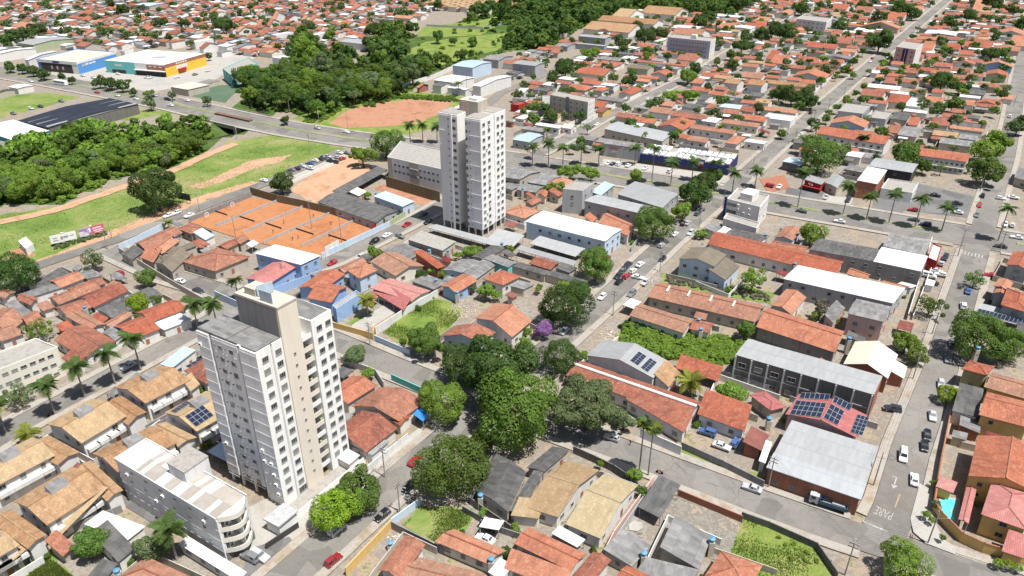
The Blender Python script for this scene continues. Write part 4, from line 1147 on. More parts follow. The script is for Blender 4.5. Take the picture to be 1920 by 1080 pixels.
t1.box('core_parapet', -.45, 11.6, 6.4, 11.4, 47.2, 47.6, 'E')
t1.box('recess_wall', 3.0, 16.5, 11.3, 14.2, 0, TOP - .6, 'M')
t1.box('white_wing', -.25, 17, 14.2, 19.9, 0, TOP, 'TW')
t1.box('ground_wall', .02, 4.8, .3, 6.4, 0, 3.29, 'TW')
for a in (5.2, 9.2, 13.2, 16.6):
    for b in (.5, 5.9): t1.box('column', a, a + .4, b, b + .4, 0, 3.29, 'TX')
t1.box('lobby_wall', 6, 16, 6.2, 6.4, 0, 3.29, 'D')
for i in range(13):
    z = 38.1 - i * 2.83
    for b in (1.9, 5.2, 16.1, 18.6): t1.win_a0(-.12 if b < 7 else -.25, b, z, 1.5, 1.25, WINT)
    for a in (7.4, 10.6): t1.win_b0(a, .25, z, 1.25, 1.15, WINT)
    t1.win_b0(9.0, .25, z + .2, .5, .5); t1.win_b0(12.2, .25, z + .2, .45, .45)
    if i: t1.win_a0(-.35, 8.9, z + .4, .55, .5)
    t1.box('balcony_slab', .2, 2.98, 11.32, 14.18, z - 1.45, z - 1.3, 'TW')
    t1.box('balcony_rail', .2, .3, 11.32, 14.18, z - 1.3, z - .3, 'M' if i % 3 else 'TW')
    t1.win_a0(3.0, 12.75, z + .1, 2.2, 2.1, WIN_W, 'balcony_door')
    if i % 2 == 0 and i: t1.box('balcony_plant', .5, .9, 11.6 + (i % 3), 12.2 + (i % 3), z - 1.29, z - .1, 'F')
for a0, a1, b0, b1 in ((.25, 16.8, .35, 6.35), (.1, 16.8, 14.5, 19.6), (11.8, 16.8, 6.6, 14.4)):
    mb = MB(); q = [t1.p(a0, b0), t1.p(a1, b0), t1.p(a1, b1), t1.p(a0, b1)]
    q.reverse(); mb.prism(q, TOP - .95, lambda j: TOP + .06 + (.35 if j in (1, 2) else 0)); mb.build('roof_sheet', 'g', t1.e)
t1.box('roof_gutter', 8.2, 8.5, .4, 6.3, TOP - .2, TOP + .36, 'D')
for b in (7.0, 9.2):
    mb = MB(); q = t1.p(3 + (b - 7) * 1.2, b); mb.box((*q, 48.9), 3.4, .12, 2.3, R(-30 if b < 8 else 40)); mb.build('rooftop_panel', 'b', t1.e)
t1.box('tank_house', 6.5, 9.5, 7.4, 10.4, 47.6, 49.2, 'E')
for i, (a, z) in enumerate(((1.2, 6.5), (1.2, 9.3), (1.4, 12.3), (3.4, 12.2), (3.4, 15.1), (1.0, 3.9), (15.2, 12.0), (16.2, 37.5), (4.1, 40.9))): ac(t1, t1.p(a, -.1), -t1.a, z)
t1.win_a0(-.12, 5.3, 1.9, 2.2, 1.6, WINT)
t1.box('podium', -4.2, -.13, -1, 20.4, 0, .5, 'c'); t1.box('podium_wall', -4.5, -4.21, -1, 20.4, 0, 1.7, 'TW')
t1.box('guard_house', -5.2, -1.5, -6.2, -1.4, 0, 3.0, 'TX'); t1.box('guard_house_roof', -5.6, -1.2, -6.6, -1.1, 3.0, 3.3, 'G')
t1.box('entrance_porch', -6.5, -.4, 20.6, 26, 0, 3.0, 'TX'); t1.box('entrance_porch_roof', -6.8, -.2, 20.42, 26.2, 3.0, 3.2, 'l')
tag(t1.e, 'white and beige thirteen-storey apartment tower nearest the camera, grey left face', 'apartment tower')
sa_ = t1.o + t1.p(17.6, 2)
house(sa_ + t1.a * 9, sa_ + t1.a * 0, sa_ + t1.b * 11, 3, 'sa', 'b', 'X', 'c', openwall=True, pitch=.03, label='grey-blue flat carport shaded by the near tower')
# ---- the far tower: fifteen floors
t2 = Fr((-11.2, 261.2), 148.5, 58.5, 'apartment_tower'); T2 = 46.0
t2.box('wall', 0, 6.75, 0, 8.3, 3.2, T2, 'TW'); t2.box('wall', .25, 6.75, 8.3, 9.3, 3.2, T2 - .6, 'TX'); t2.box('wall', 0, 9, 9.3, 16.6, 3.2, T2, 'TW')
t2.box('wall', 10.6, 19, .6, 8.5, 3.2, T2, 'TW'); t2.box('wall', 11, 18.5, 8.5, 15.5, 3.2, T2 - .3, 'TW')
t2.box('core', 5.2, 13.5, 6.2, 12.5, 0, 50.2, 'E'); t2.box('core_brown_side', 9.4, 12.4, 6.1, 6.198, T2 - 1, 49.6, 'P')
t2.box('grey_face', .1, 6.7, -.06, -.001, 3.3, T2 - .1, 'TX'); t2.box('grey_face', 10.7, 18.95, .54, .599, 3.3, T2 - .1, 'TX')
t2.box('white_fin', 12.9, 13.7, .1, .538, 0, T2 + .2, 'TW')
for i in range(15):
    z = 43.8 - i * 2.8
    for b in (1.9, 5.3, 11.4, 14.3): t2.win_a0(0, b, z, 1.6, 1.2, WINT)
    t2.win_b0(12.0, .54, z, 1.5, 1.1); t2.win_b0(14.6, .54, z + .3, .5, .5)
    t2.win_b0(6.2, -.06, z, .8, 1.2); t2.win_b0(4.7, -.06, z + .2, .5, .5)
    if i % 2 == 0:
        for a0, a1, b0 in ((.1, 6.7, -.14), (10.7, 12.88, .46), (13.72, 18.95, .46)): t2.box('floor_ledge', a0, a1, b0, b0 + .079, z + 1.3, z + 1.55, 'TW')
        t2.box('floor_ledge', .15, .248, 8.31, 9.29, z + 1.3, z + 1.55, 'TW')
    if random.random() < .55: ac(t2, t2.p(-.1, random.choice((3.6, 5.3, 12.9))), t2.b, z - 1.0)
for a0, a1, b0, b1 in ((.3, 6.5, .3, 8.0), (.3, 8.7, 9.6, 16.3), (10.9, 18.7, .9, 8.2)): t2.box('roof_slab', a0, a1, b0, b1, T2 + .001, T2 + .25, 'c')
for a in (0, 3.2, 6.35, 10.8, 15, 18.5):
    for b in ((0.1, 4, 8) if a < 7 else (.7, 5, 8.0)): t2.box('column', a + .05, a + .45, b, b + .4, 0, 3.19, 'TX')
for b in (9.4, 13, 16): t2.box('column', .05, .45, b, b + .4, 0, 3.19, 'TX')
for a, b in ((7, 8), (9.5, 9), (11.5, 11)):
    mb = MB(); q = t2.p(a, b); mb.tube((*q, 50.2), (*q, 53.0), .07, .04, 5); mb.box((q.x, q.y, 52.3), .9, .1, .5); mb.build('antenna', 'metal', t2.e)
t2.box('tank_house', 6.5, 10, 7.5, 11, 50.2, 51.0, 'TW')
tag(t2.e, 'white fifteen-storey apartment tower with deep vertical recess, standing beyond the tennis courts', 'apartment tower')
# ---- grey block with curved balconies
def tl(ox, oy): return lambda x, y, h: G(ox + x / 4, oy + y / 4, h)
q = tl(0, 810); HB = 11.6
A, B, C_ = q(865, 205, HB), q(1620, 660, HB), q(1850, 480, HB)
gb = Fr(B, math.degrees(math.atan2((A - B).y, (A - B).x)), math.degrees(math.atan2((C_ - B).y, (C_ - B).x)), 'apartment_block')
LA, LB = (A - B).length, (C_ - B).length
gb.box('wall', 0, LA, 0, LB, 0, HB - .5, 'X')
for i in range(3):
    zz = HB - 3.2 - i * 2.85; gb.box('floor_ledge', .05, LA - .05, -.04, -.001, zz, zz + .12, 'X')
    for k in range(6):
        gb.win_b0(3.5 + k * (LA - 4) / 6 + (i % 2), 0, zz + 1.7, 1.0, .5)
for a, i in ((4, 0), (17, 0), (20, 1), (29, 0)): ac(gb, gb.p(a, -.12), -gb.a, HB - 2.4 - i * 2.85)
for b0, b1, k in ((.1, LB / 2, 0), (LB / 2 + .02, LB - .1, 1)):
    mb = MB(); q4 = [gb.p(LA - .1, b0), gb.p(.2, b0), gb.p(.2, b1), gb.p(LA - .1, b1)]
    mb.prism(q4, HB - .49, lambda j, k=k: HB - .05 + (.35 if (j in (2, 3)) == (k == 0) else 0)); o = mb.build('roof_sheet', 's', gb.e)
gb.box('parapet', 0, LA, -.12, .09, HB - .5, HB + .35, 'X'); gb.box('parapet', 0, LA, LB - .09, LB + .12, HB - .5, HB + .35, 'X'); gb.box('parapet', LA, LA + .2, -.12, LB + .12, HB - .5, HB + .35, 'X')
gb.box('stair_box', 13, 18.5, LB - 4.2, LB + 1.6, 0, HB + 3, 'X'); gb.box('stair_box_roof', 12.9, 18.6, LB - 4.3, LB + 1.7, HB + 3, HB + 3.2, 'c')
# bow front: three curved balconies
def arc(r0, bulge, n=10): return [gb.p(-bulge * math.sin(math.pi * k / n) - r0, .3 + (LB - .6) * k / n) for k in range(n + 1)]
def bow(name, z0, z1, mat, bulge=2.4, solid=True, inner=None):
    out = arc(0, bulge); mb = MB()
    inn = [gb.p(0, .3), gb.p(0, LB - .3)] if inner is None else [arc(0, bulge - inner)[0], arc(0, bulge - inner)[-1]]
    if inner is None: poly = out + [gb.p(.0, LB - .3), gb.p(.0, .3)]
    else: poly = out + list(reversed(arc(0, bulge - inner)))
    ar = sum(poly[i].x * poly[(i + 1) % len(poly)].y - poly[(i + 1) % len(poly)].x * poly[i].y for i in range(len(poly)))
    if ar < 0: poly.reverse()
    mb.prism(poly, z0, z1); return mb.build(name, mat, gb.e)
bow('bow_cornice', HB - .9, HB + .35, 'C')
for i in range(3):
    zf = HB - 3.4 - i * 2.85
    bow('balcony_slab', zf - .25, zf, 'C'); bow('balcony_front', zf, zf + .95, 'C', 2.4, inner=.15)
    for k in range(3): gb.win_a0(0, 1.5 + k * (LB - 3) / 2, zf + 1.25, 1.9, 2.2, WIN_W, 'balcony_door')
    gb.box('balcony_divider', -2.3, -.05, LB / 2 - .06, LB / 2 + .06, zf, zf + 2.3, 'W')
gb.box('entrance_wall', -.2, -.01, .3, LB - .3, 0, 2.4, 'D')
tag(gb.e, 'grey low-rise block with striped roof and curved cream balconies', 'apartment block')

# ---- rows of windows, signs and solar fields on blocks from the table
def face_windows(r, side, floors, z0, fh, nw, wd, ht, me=None, lo=.06, hi=.94):
    e = r.e1 if side == 'ab' else r.e2; L = r.L1 if side == 'ab' else r.L2; p0 = (r.A if side == 'ab' else r.B) - r.c; out = Vector((e.y, -e.x)) * .03
    for f in range(floors):
        for i in range(nw): add_window(r.o, p0 + e * (L * (lo + (hi - lo) * (i + .5) / nw)) + out, e, z0 + f * fh, wd, ht, me)
def band(r, side, z0, z1, mat, lo=0., hi=1., name='facade_band', th=.08):
    e = r.e1 if side == 'ab' else r.e2; L = r.L1 if side == 'ab' else r.L2; p0 = (r.A if side == 'ab' else r.B) - r.c; n_ = Vector((e.y, -e.x))
    a, b = p0 + e * L * lo, p0 + e * L * hi; mb = MB(); mb.prism([a + n_ * th, b + n_ * th, b - n_ * .01, a - n_ * .01], z0, z1); return mb.build(name, mat, r.o)
def strip_windows(o):
    for ch in [c for c in o.children if c.name.split('.')[0] in ('window', 'door')]: bpy.data.objects.remove(ch)
for k in ('cream', 'block3', 'office', 'row1', 'row2'): strip_windows(BYKEY[k].o)
face_windows(BYKEY['cream'], 'bc', 3, 1.6, 2.9, 8, 1.5, .8)
r = BYKEY['block3']; face_windows(r, 'ab', 2, 5.4, 3.1, 11, 1.3, 1.1, None, .1, .95)
for lo, hi in ((0, .09), (.40, .58)): band(r, 'ab', .2, 11.4, 'E', lo, hi, 'brown_panel', .12)
for lo in (.42, .5): band(r, 'ab', 4.4, 5.4, 'S', lo, lo + .07, 'balcony_front', .7); band(r, 'ab', 7.6, 8.6, 'S', lo, lo + .07, 'balcony_front', .7)
r = BYKEY['office']; face_windows(r, 'ab', 2, 4.6, 3.0, 2, 2.0, 1.3, None, .02, .32); face_windows(r, 'bc', 2, 5.0, 2.6, 5, .5, .5)
band(r, 'ab', 1, 10.2, 'N', -.07, 0, 'blue_side_sign', .3)
for lo, z in ((.36, 6.2), (.36, 8.0), (.55, 5.2), (.7, 7.4), (.72, 5.0)):
    p = r.A - r.c + r.e1 * r.L1 * lo + Vector((r.e1.y, -r.e1.x)) * .05; link('air_conditioner', ACM, r.o, (p.x, p.y, z), math.atan2(r.e1.y, r.e1.x))
mb = MB(); p = r.e1 * (r.L1 * .02) + r.e2 * (r.L2 * .02); mb.box((p.x, p.y, 10.4), 5, 7, 2.8, math.atan2(r.e1.y, r.e1.x)); mb.build('roof_room', 'W', r.o)
for k in ('row1', 'row2'):
    r = BYKEY[k]; face_windows(r, 'ab', 2, 1.7, 2.9, 9, 1.4, 1.1, None, .03, .97); band(r, 'ab', 3.0, 3.15, 'W', .02, .98, 'balcony_slab', .6)
# bays of the ruined hall
r = BYKEY['ruin']; strip_windows(r.o)
for i in range(9): band(r, 'ab', .1, 8.2, 'X', i / 8 * .985 + .001, i / 8 * .985 + .012, 'column', .22)
band(r, 'ab', 4.0, 4.3, 'G', .0, .98, 'floor_beam', .12); face_windows(r, 'ab', 2, 1.6, 4.2, 4, 2.2, 1.5, None, .0, .5); band(r, 'bc', .1, 8.3, 'T', .05, .95, 'brick_infill', .06)
mb = MB()
# white gables between the units of the long clay row
r = BYKEY['rowlong']
for f in (.14, .34, .55, .76):
    p = r.A - r.c + r.e1 * r.L1 * f; mb = MB()
    for t0, t1_ in ((.32, .52),):
        a, b = p + r.e2 * r.L2 * t0, p + r.e2 * r.L2 * t1_; za, zb = r.zr(0, t0), r.zr(0, .5)
        n_ = r.e1 * .25; mb.face([(*(a - n_), za + .5), (*(a + n_), za + .5), (*(b + n_), zb + .7), (*(b - n_), zb + .7)])
        for sgn in (-1, 1): mb.face([(*(a + n_ * sgn), za - .1), (*(b + n_ * sgn), zb - .1), (*(b + n_ * sgn), zb + .7), (*(a + n_ * sgn), za + .5)])
        mb.face([(*(a - n_), za - .1), (*(a + n_), za - .1), (*(a + n_), za + .5), (*(a - n_), za + .5)])
    mb.build('dividing_gable', 'W', r.o)
r = BYKEY['clayrow']; mb = MB(); a, b = r.A - r.c + r.e2 * r.L2 * .5, r.B - r.c + r.e2 * r.L2 * .5; mb.tube((*a, r.zr(.5, .5) + .12), (*b, r.zr(.5, .5) + .12), .42, .42, 8); mb.build('white_ridge', 'W', r.o)
# grey roof boxes (water tank dormers) on the terrace houses
for k in ('k1', 'k2', 'k3', 'k4', 'k5', 'k6', 'k7'):
    r = BYKEY[k]; mb = MB(); cx = .45; p = r.A - r.c + r.e1 * r.L1 * cx + r.e2 * r.L2 * .52; zt = r.zr(.5, .5) + .9
    e1, e2 = r.e1, r.e2
    mb.prism([p - e1 * 1.0 - e2 * 1.9, p + e1 * 1.3 - e2 * 1.9, p + e1 * 1.3 + e2 * 1.9, p - e1 * 1.0 + e2 * 1.9], r.zr(.3, .5) - .5, lambda j, zt=zt: zt + (.35 if j in (0, 3) else -.2), 0, 1); mb.build('roof_box', ['G', 'g'], r.o)
    for f in (.2, .42, .64, .86):
        p = r.B - r.c + e2 * r.L2 * f; mb = MB(); n_ = Vector((e2.y, -e2.x)); q0, q1 = p - e2 * 1.5 - n_ * .5, p + e2 * 1.5 - n_ * .5
        mb.prism([q0 + n_ * 1.1, q1 + n_ * 1.1, q1, q0], 2.7, 3.7); mb.build('balcony', 'W', r.o)
# solar fields
def solar(label, r, x0, y0, x1, y1, x3, y3, n, m, gap=.06):
    """three corners on a roof (photo coordinates): origin, end of a row, end of a column; n panels by m"""
    O, X, Y = on_roof(r, x0, y0), on_roof(r, x1, y1), on_roof(r, x3, y3); ex, ey = X - O, Y - O; nz = ex.cross(ey).normalized()
    if nz.z < 0: nz = -nz
    O = O + nz * .12; e = empty('solar_array', O)
    sx, sy = ex / n, ey / m; mb = MB()
    for lo, hi, z0, z1, k in ((.01, .985, 0, .05, 0), (.04, .955, .05, .058, 1)):
        q = [sx * a + sy * b for a, b in ((lo, lo), (hi, lo), (hi, hi), (lo, hi))]
        if ex.cross(ey).z < 0: q.reverse()
        bt_, tp = [p + nz * z0 for p in q], [p + nz * z1 for p in q]; mb.face(tp, k); mb.face(bt_[::-1], k)
        for a in range(4): b = (a + 1) % 4; mb.face([bt_[a], bt_[b], tp[b], tp[a]], k)
    me = mb.mesh('solar_panel', ['sframe', 'solar'], uv=False)
    for i in range(n):
        for j in range(m): link('panel', me, e, sx * i + sy * j)
    tag(e, label, 'solar panels'); return e
def t4(ox, oy, *v): return [(ox if i % 2 == 0 else oy) + q / 4 for i, q in enumerate(v)]
S = BYKEY['solarhouse']
solar('left block of two black solar fields on the pale gabled roof', S, *t4(960, 540, 885, 545, 945, 583, 950, 478), 2, 5)
solar('right block of two black solar fields on the pale gabled roof', S, *t4(960, 540, 965, 597, 1018, 633, 1035, 527), 2, 5)
S = BYKEY['redsolar']
solar('big black solar field on the red roof slope facing left', S, *t4(1440, 540, 165, 950, 395, 975, 215, 845), 6, 3)
solar('row of solar panels nearest the ridge top on the red roof', S, *t4(1440, 540, 235, 830, 455, 845, 250, 785), 6, 1)
solar('black solar field on the red roof slope facing right', S, *t4(1440, 540, 415, 975, 520, 1035, 470, 870), 3, 3)
solar('tilted four-panel solar row at the red roof top', S, *t4(1440, 540, 475, 855, 610, 925, 500, 810), 4, 1)
solar('lower right block of solar panels on the red roof', S, *t4(1440, 540, 615, 1085, 705, 1110, 670, 950), 3, 5)
solar('solar field on the tan terrace house beside the tower', BYKEY['k7'], *t4(0, 540, 1385, 965, 1470, 1045, 1520, 880), 3, 4)
solar('narrow solar strip on the tan terrace house ridge side', BYKEY['k7'], *t4(0, 540, 1282, 925, 1320, 940, 1400, 850), 1, 5)
solar('solar field on the clay roof behind the near tower', BYKEY['k8'], *t4(0, 540, 1390, 590, 1490, 640, 1500, 530), 3, 3)
solar('small dark solar pair on the orange roof near the courts', BYKEY['k9'], *t4(0, 270, 1285, 698, 1300, 712, 1350, 690), 1, 3)
r = house(G(1440 + 1555 / 4, 540 + 195 / 4, 3), G(1440 + 1930 / 4, 540 + 290 / 4, 3), G(1440 + 1955 / 4, 540 + 215 / 4, 3), 3, 'sa', 'l', 'X', 'c', openwall=True, pitch=.08, label='carport topped with solar panels beside the round tree at right')
solar('long solar strip on the carport at the right edge', r, *t4(1440, 540, 1560, 192, 1925, 284, 1580, 155), 12, 1)
BYKEY['solcar'] = r

# ---- blocks of flats further off
def blk(label, ox, oy, A, B, C_, h, wab, wbc, floors, nab, nbc, wd=1.1, ht=1.0, f=4):
    P = [G(ox + x / f, oy + y / f, h) for x, y in (A, B, C_)]
    r = house(P[0], P[1], P[2], h, 'f', 'c', wab, 'a', win=False, label=label); fh = (h - 1) / floors
    if wbc != wab: band(r, 'bc', .01, h - .01, wbc, .0, 1., 'end_wall', .05)
    face_windows(r, 'ab', floors, 1.9, fh, nab, wd, ht)
    if nbc: face_windows(r, 'bc', floors, 1.9, fh, nbc, wd, ht, None, .1, .9)
    return r
r = blk('beige four-storey block with a dark stripe behind the far tower', 960, 0, (285, 710), (570, 765), (622, 735), 12.5, 'E', 'W', 4, 6, 3)
band(r, 'ab', .2, 13.2, 'S', .43, .52, 'dark_stripe', .15)
r = blk('lilac grey four-storey block with rows of small windows', 960, 0, (1170, 278), (1490, 310), (1530, 285), 13.5, 'V', 'W', 4, 14, 2, .9, 1.0)
mb = MB(); p = r.e1 * 2; mb.box((p.x, p.y, 14.6), 4, 4, 2.4, math.atan2(r.e1.y, r.e1.x)); mb.build('roof_room', 'W', r.o)
r = blk('pinkish four-storey block with two dark blue glass strips', 1440, 0, (963, 350), (1110, 372), (1165, 325), 14.0, 'P', 'W', 4, 4, 0)
for lo in (.38, .53): band(r, 'ab', .5, 13.6, 'N', lo, lo + .1, 'glass_strip', .12)
blk('white arched-top block of flats in the upper right blocks', 1440, 0, (215, 140), (440, 165), (480, 135), 11, 'X', 'W', 3, 6, 2)
# ---- stores by the avenue, upper left
f2 = 1920 / 360
def z2p(x, y, h): return G(60 + x / f2, 80 + y / f2, h)
r = house(z2p(45, 160, 8.5), z2p(445, 195, 8.5), z2p(835, 92, 8.5), 8.5, 'f', 'z', 'J', 's', win=False, label='big beige roofed store with bright blue side wall')
band(r, 'bc', 7.0, 8.52, 'W', 0, 1, 'white_fascia'); band(r, 'ab', 6.4, 8.52, 'X', -.01, 1, 'grey_fascia', .3); band(r, 'ab', 0, 6.3, 'K', .08, .86, 'dark_glass_front', .1); band(r, 'ab', 0, 6.3, 'C', .86, .995, 'cream_pillar', .15)
band(r, 'ab', 6.8, 8.0, 'N', .40, .56, 'blue_sign', .36)
for i, (lo, z0) in enumerate(((.1, 4.6), (.19, 5.0), (.28, 4.9), (.37, 5.0))): band(r, 'bc', z0, z0 + 1.2, 'W' if i else 'P', lo, lo + .07, 'sign_letter', .1)
for k in range(3): band(r, 'ab', 2.2, 4.4, 'P', .32 + k * .14, .36 + k * .14, 'poster_figure', .14)
r = house(z2p(722, 176, 8.5), z2p(1322, 222, 8.5), z2p(1730, 108, 8.5), 8.5, 'f', 'w', 'W', 's', win=False, label='big white roofed store with teal and yellow fronts')
band(r, 'ab', 0, 8.52, 'L', 0, .5, 'teal_front'); band(r, 'ab', 4.4, 7.6, 'T', .70, 1.0, 'maroon_sign', .14); band(r, 'ab', 0, 3.6, 'K', .5, 1.0, 'dark_shopfront', .1); band(r, 'ab', 3.6, 4.1, 'W', .5, 1.0, 'white_canopy', 1.6)
yl = flat('mat_store_yellow', (.72, .46, .06), .8, .2); M['yl'] = yl
band(r, 'bc', 0, 6.2, 'yl', 0, 1.0, 'yellow_front'); band(r, 'bc', 6.2, 8.52, 'T', 0, 1., 'maroon_fascia', .1); band(r, 'bc', 3.4, 5.6, 'W', .25, .52, 'white_sign', .14); band(r, 'bc', 1.2, 3.4, 'R', .28, .45, 'red_awning', 1.4)
band(r, 'ab', 5.2, 6.4, 'C', .16, .28, 'sign_letter', .12); band(r, 'ab', 0, 2.6, 'K', .1, .33, 'store_entrance', .14)
for k in range(5): band(r, 'bc', 6.8, 7.9, 'W', .26 + k * .055, .295 + k * .055, 'sign_letter', .16)
for k in range(3): band(r, 'ab', 6.2, 6.9, 'W', .73 + k * .085, .78 + k * .085, 'sign_letter', .2)
p = r.e1 * 3; mb = MB(); mb.box((p.x, p.y, 8.5), 9, 4, .9, .4); mb.build('roof_plant', 'G', r.o)
r = BYKEY['shed']
for lo, hi, m_ in ((.93, .995, 'l'), (.62, .64, 'l'), (.34, .35, 'g')):
    P = [(lo, .01), (hi, .01), (hi, .99), (lo, .99)]; mb = MB(); mb.prism([r.A - r.c + r.e1 * r.L1 * s_ + r.e2 * r.L2 * t_ for s_, t_ in P], 6.05, lambda j: r.zr(0, .5) + .12 if False else 6.62); mb.build('pale_roof_strip', m_, r.o)
# green glass office
r = house(G(417, 128, 8), G(432, 140, 8), G(482, 118, 8), 8, 'f', 'c', 'L', 's', win=False, label='green glass office box near the wood')
face_windows(r, 'bc', 2, 2.2, 3.2, 6, 3.0, 2.4); face_windows(r, 'ab', 2, 2.2, 3.2, 2, 3, 2.4)
# navy shop and grey shop on the avenue
def z4p(x, y, h): return G(1040 + x / f2, 250 + y / f2, h)
r = house(z4p(855, 205, 4.8), z4p(1740, 322, 4.8), z4p(1840, 215, 4.8), 4.8, 'f', 'c', 'N', 's', win=False, label='long navy blue shop with many white roof strips')
for i in range(15):
    for j in range(2):
        if (i, j) in ((4, 1), (9, 0), (10, 0), (13, 0)): continue
        p = r.A - r.c + r.e1 * r.L1 * ((i + .5) / 15) + r.e2 * r.L2 * (.28 + .46 * j); mb = MB(); mb.box((p.x, p.y, 4.75 + .1 * ((i * 7 + j) % 4)), r.L1 / 15 * .8, r.L2 * .40, .5, math.atan2(r.e1.y, r.e1.x)); mb.build('roof_strip', 'w', r.o)
band(r, 'ab', 0, 2.0, 'K', .02, .98, 'dark_shopfront', .06); band(r, 'ab', 4.8, 5.9, 'N', .66, .74, 'sign_gable', .2); band(r, 'ab', 3.8, 5.0, 'W', .665, .725, 'white_sign', .24); band(r, 'ab', 2.9, 3.5, 'R', .67, .73, 'red_sign', .24); band(r, 'bc', 2.5, 4.6, 'R', .05, .2, 'red_sign', .12)
r = house(z4p(490, 100, 6.5), z4p(865, 152, 6.5), z4p(895, 105, 6.5), 6.5, 'gu', 'g', 'G', 's', win=False, ov=.1, label='grey shop box with dark red lettering by the palms')
def wall_text(r, side, body, size, at, z, mat, name='lettering', sx=1.0):
    e = r.e1 if side == 'ab' else r.e2; L = r.L1 if side == 'ab' else r.L2; p0 = (r.A if side == 'ab' else r.B) - r.c
    p = p0 + e * L * at + Vector((e.y, -e.x)) * .16; me = text_mesh(body, size, .06); me.materials.clear(); me.materials.append(M[mat])
    o = link(name, me, r.o, (p.x, p.y, z)); o.rotation_euler = (R(90), 0, math.atan2(e.y, e.x)); o.scale = (sx, 1, 1); return o
wall_text(r, 'ab', 'AMIL', 1.9, .30, 4.5, 'R', sx=1.2); band(r, 'ab', 2.9, 3.5, 'W', .24, .38, 'white_sign', .1)
r = BYKEY['via']; strip_windows(r.o); wall_text(r, 'ab', 'Via', 1.6, .42, 3.2, 'white'); band(r, 'ab', 1.7, 2.3, 'R', -.02, 1.02, 'red_canopy', .9); band(r, 'ab', 0, 1.7, 'K', 0.02, .98, 'dark_shopfront', .06)
# ---- yellow villa with pool at the lower right
fz = 1174 / 500
def zv(x, y, h=0): return G(1420 + x / fz, 620 + y / fz, h)
house(zv(930, 640, 6.4), zv(1240, 720, 6.4), zv(1260, 530, 6.4), 6.4, 'gv', 'o', 'Y', label='orange gabled main roof of the yellow villa')
house(zv(985, 808, 5.6), zv(1190, 880, 5.6), zv(1230, 720, 5.6), 5.6, 'h', 'p', 'Y', label='salmon hipped front wing of the yellow villa')
house(zv(885, 830, 3.2), zv(930, 850, 3.2), zv(965, 700, 3.2), 3.2, 'gv', 'p', 'Y', openwall=True, label='narrow salmon pergola roof beside the turquoise pool')
house(zv(785, 685, 3), zv(862, 715, 3), zv(878, 680, 3), 3, 'sa', 'p', 'Y', 'x', label='small salmon shed roof behind the turquoise pool')
house(zv(1075, 970, 3.2), zv(1180, 1005, 3.2), zv(1200, 930, 3.2), 3.2, 'sa', 'p', 'Y', 'x', label='salmon garage roof at the right edge below the villa')
mb = MB(); mb.face([(*zv(x, y), .28) for x, y in ((797, 832), (855, 845), (868, 832), (851, 795), (876, 770), (866, 748), (840, 740), (800, 752), (812, 790))]); 
o = mb.build('water', 'pool', None, uv=False); o.data.flip_normals() if o.data.polygons[0].normal.z < 0 else None
pe = empty('swimming_pool', (0, 0, 0)); o.parent = pe
mb = MB(); q = [zv(x, y) for x, y in ((785, 845), (865, 860), (890, 830), (890, 740), (800, 735))]; mb.prism(q if sum(q[i].x * q[(i + 1) % 5].y - q[(i + 1) % 5].x * q[i].y for i in range(5)) > 0 else q[::-1], .0, .24); mb.build('deck', 'conc', pe, uv=False)
tag(pe, 'turquoise kidney-shaped swimming pool in the yellow villa garden', 'swimming pool')
LAYER[0], keep_ = ROAD_Z + .146, LAYER[0]
area('pavement', '1724,908 1706,975 1712,1000 1736,1021 1790,1042 1792,1030 1768,1012 1756,990 1748,950 1747,925', 'conc')
LAYER[0] = keep_
area('brick_driveway', '1793,1028 1870,1060 1862,1078 1788,1045', 'C')

r = BYKEY['bighall']; mb = MB(); q = [r.A - r.c + r.e1 * r.L1 * a + r.e2 * r.L2 * b for a, b in ((-.005, -.01), (1.005, -.01), (1.005, .27), (-.005, .27))]
mb.prism(q, 5.06, lambda j: 5.27 if j < 2 else 5.2 + .05 * r.L2 * .27 + .06); mb.build('pale_roof_strip', 'l2', r.o)
# ================================================================ TENNIS COURTS, WALLS, BILLBOARDS
fc = 1920 / 420
def zc(x, y, z=0): return G(340 + x / fc, 350 + y / fc, z)
mb = MB(); poly = [zc(x, y) for x, y in ((70, 308), (605, 92), (1700, 322), (1212, 620), (1000, 560), (700, 494), (420, 424))]; mb.face([(*p, LAYER[0] + .05) for p in reversed(poly)])
o = mb.build('court_surface', 'clay', uv=False)
if o.data.polygons[0].normal.z < 0: o.data.flip_normals()
struct(o)
def wall_line(px, h, mat, name, label, cat='wall', th=.2, cap=None, f=None):
    P = px if f is None else [f(x, y) for x, y in pl(px)]
    e = empty(name, (*P[0], 0))
    for a, b in zip(P, P[1:]):
        d = (b - a).normalized(); n_ = Vector((-d.y, d.x)) * th / 2; a_, b_ = a - P[0] - d * th * .49, b - P[0] + d * th * .49
        mb = MB(); mb.prism([a_ - n_, b_ - n_, b_ + n_, a_ + n_], 0, h); mb.build('wall_run', mat, e)
        if cap: mb = MB(); n2 = n_ * 1.5; mb.prism([a_ - n2, b_ - n2, b_ + n2, a_ + n2], h, h + .1); mb.build('coping', cap, e)
    tag(e, label, cat); return e
W0 = lambda x, y: G(x, y)
moss = plaster('wall_moss', (.20, .17, .10), .7); M['moss'] = moss
wall_line('600,70 820,135 1040,182 1270,238 1750,345', 3.6, 'moss', 'boundary_wall', 'tall mossy wall along the back of the tennis courts', f=zc)
wall_line('70,308 605,92', 2.2, 'S', 'court_fence', 'dark court fence with white round emblems beside the field road', 'fence', f=zc)
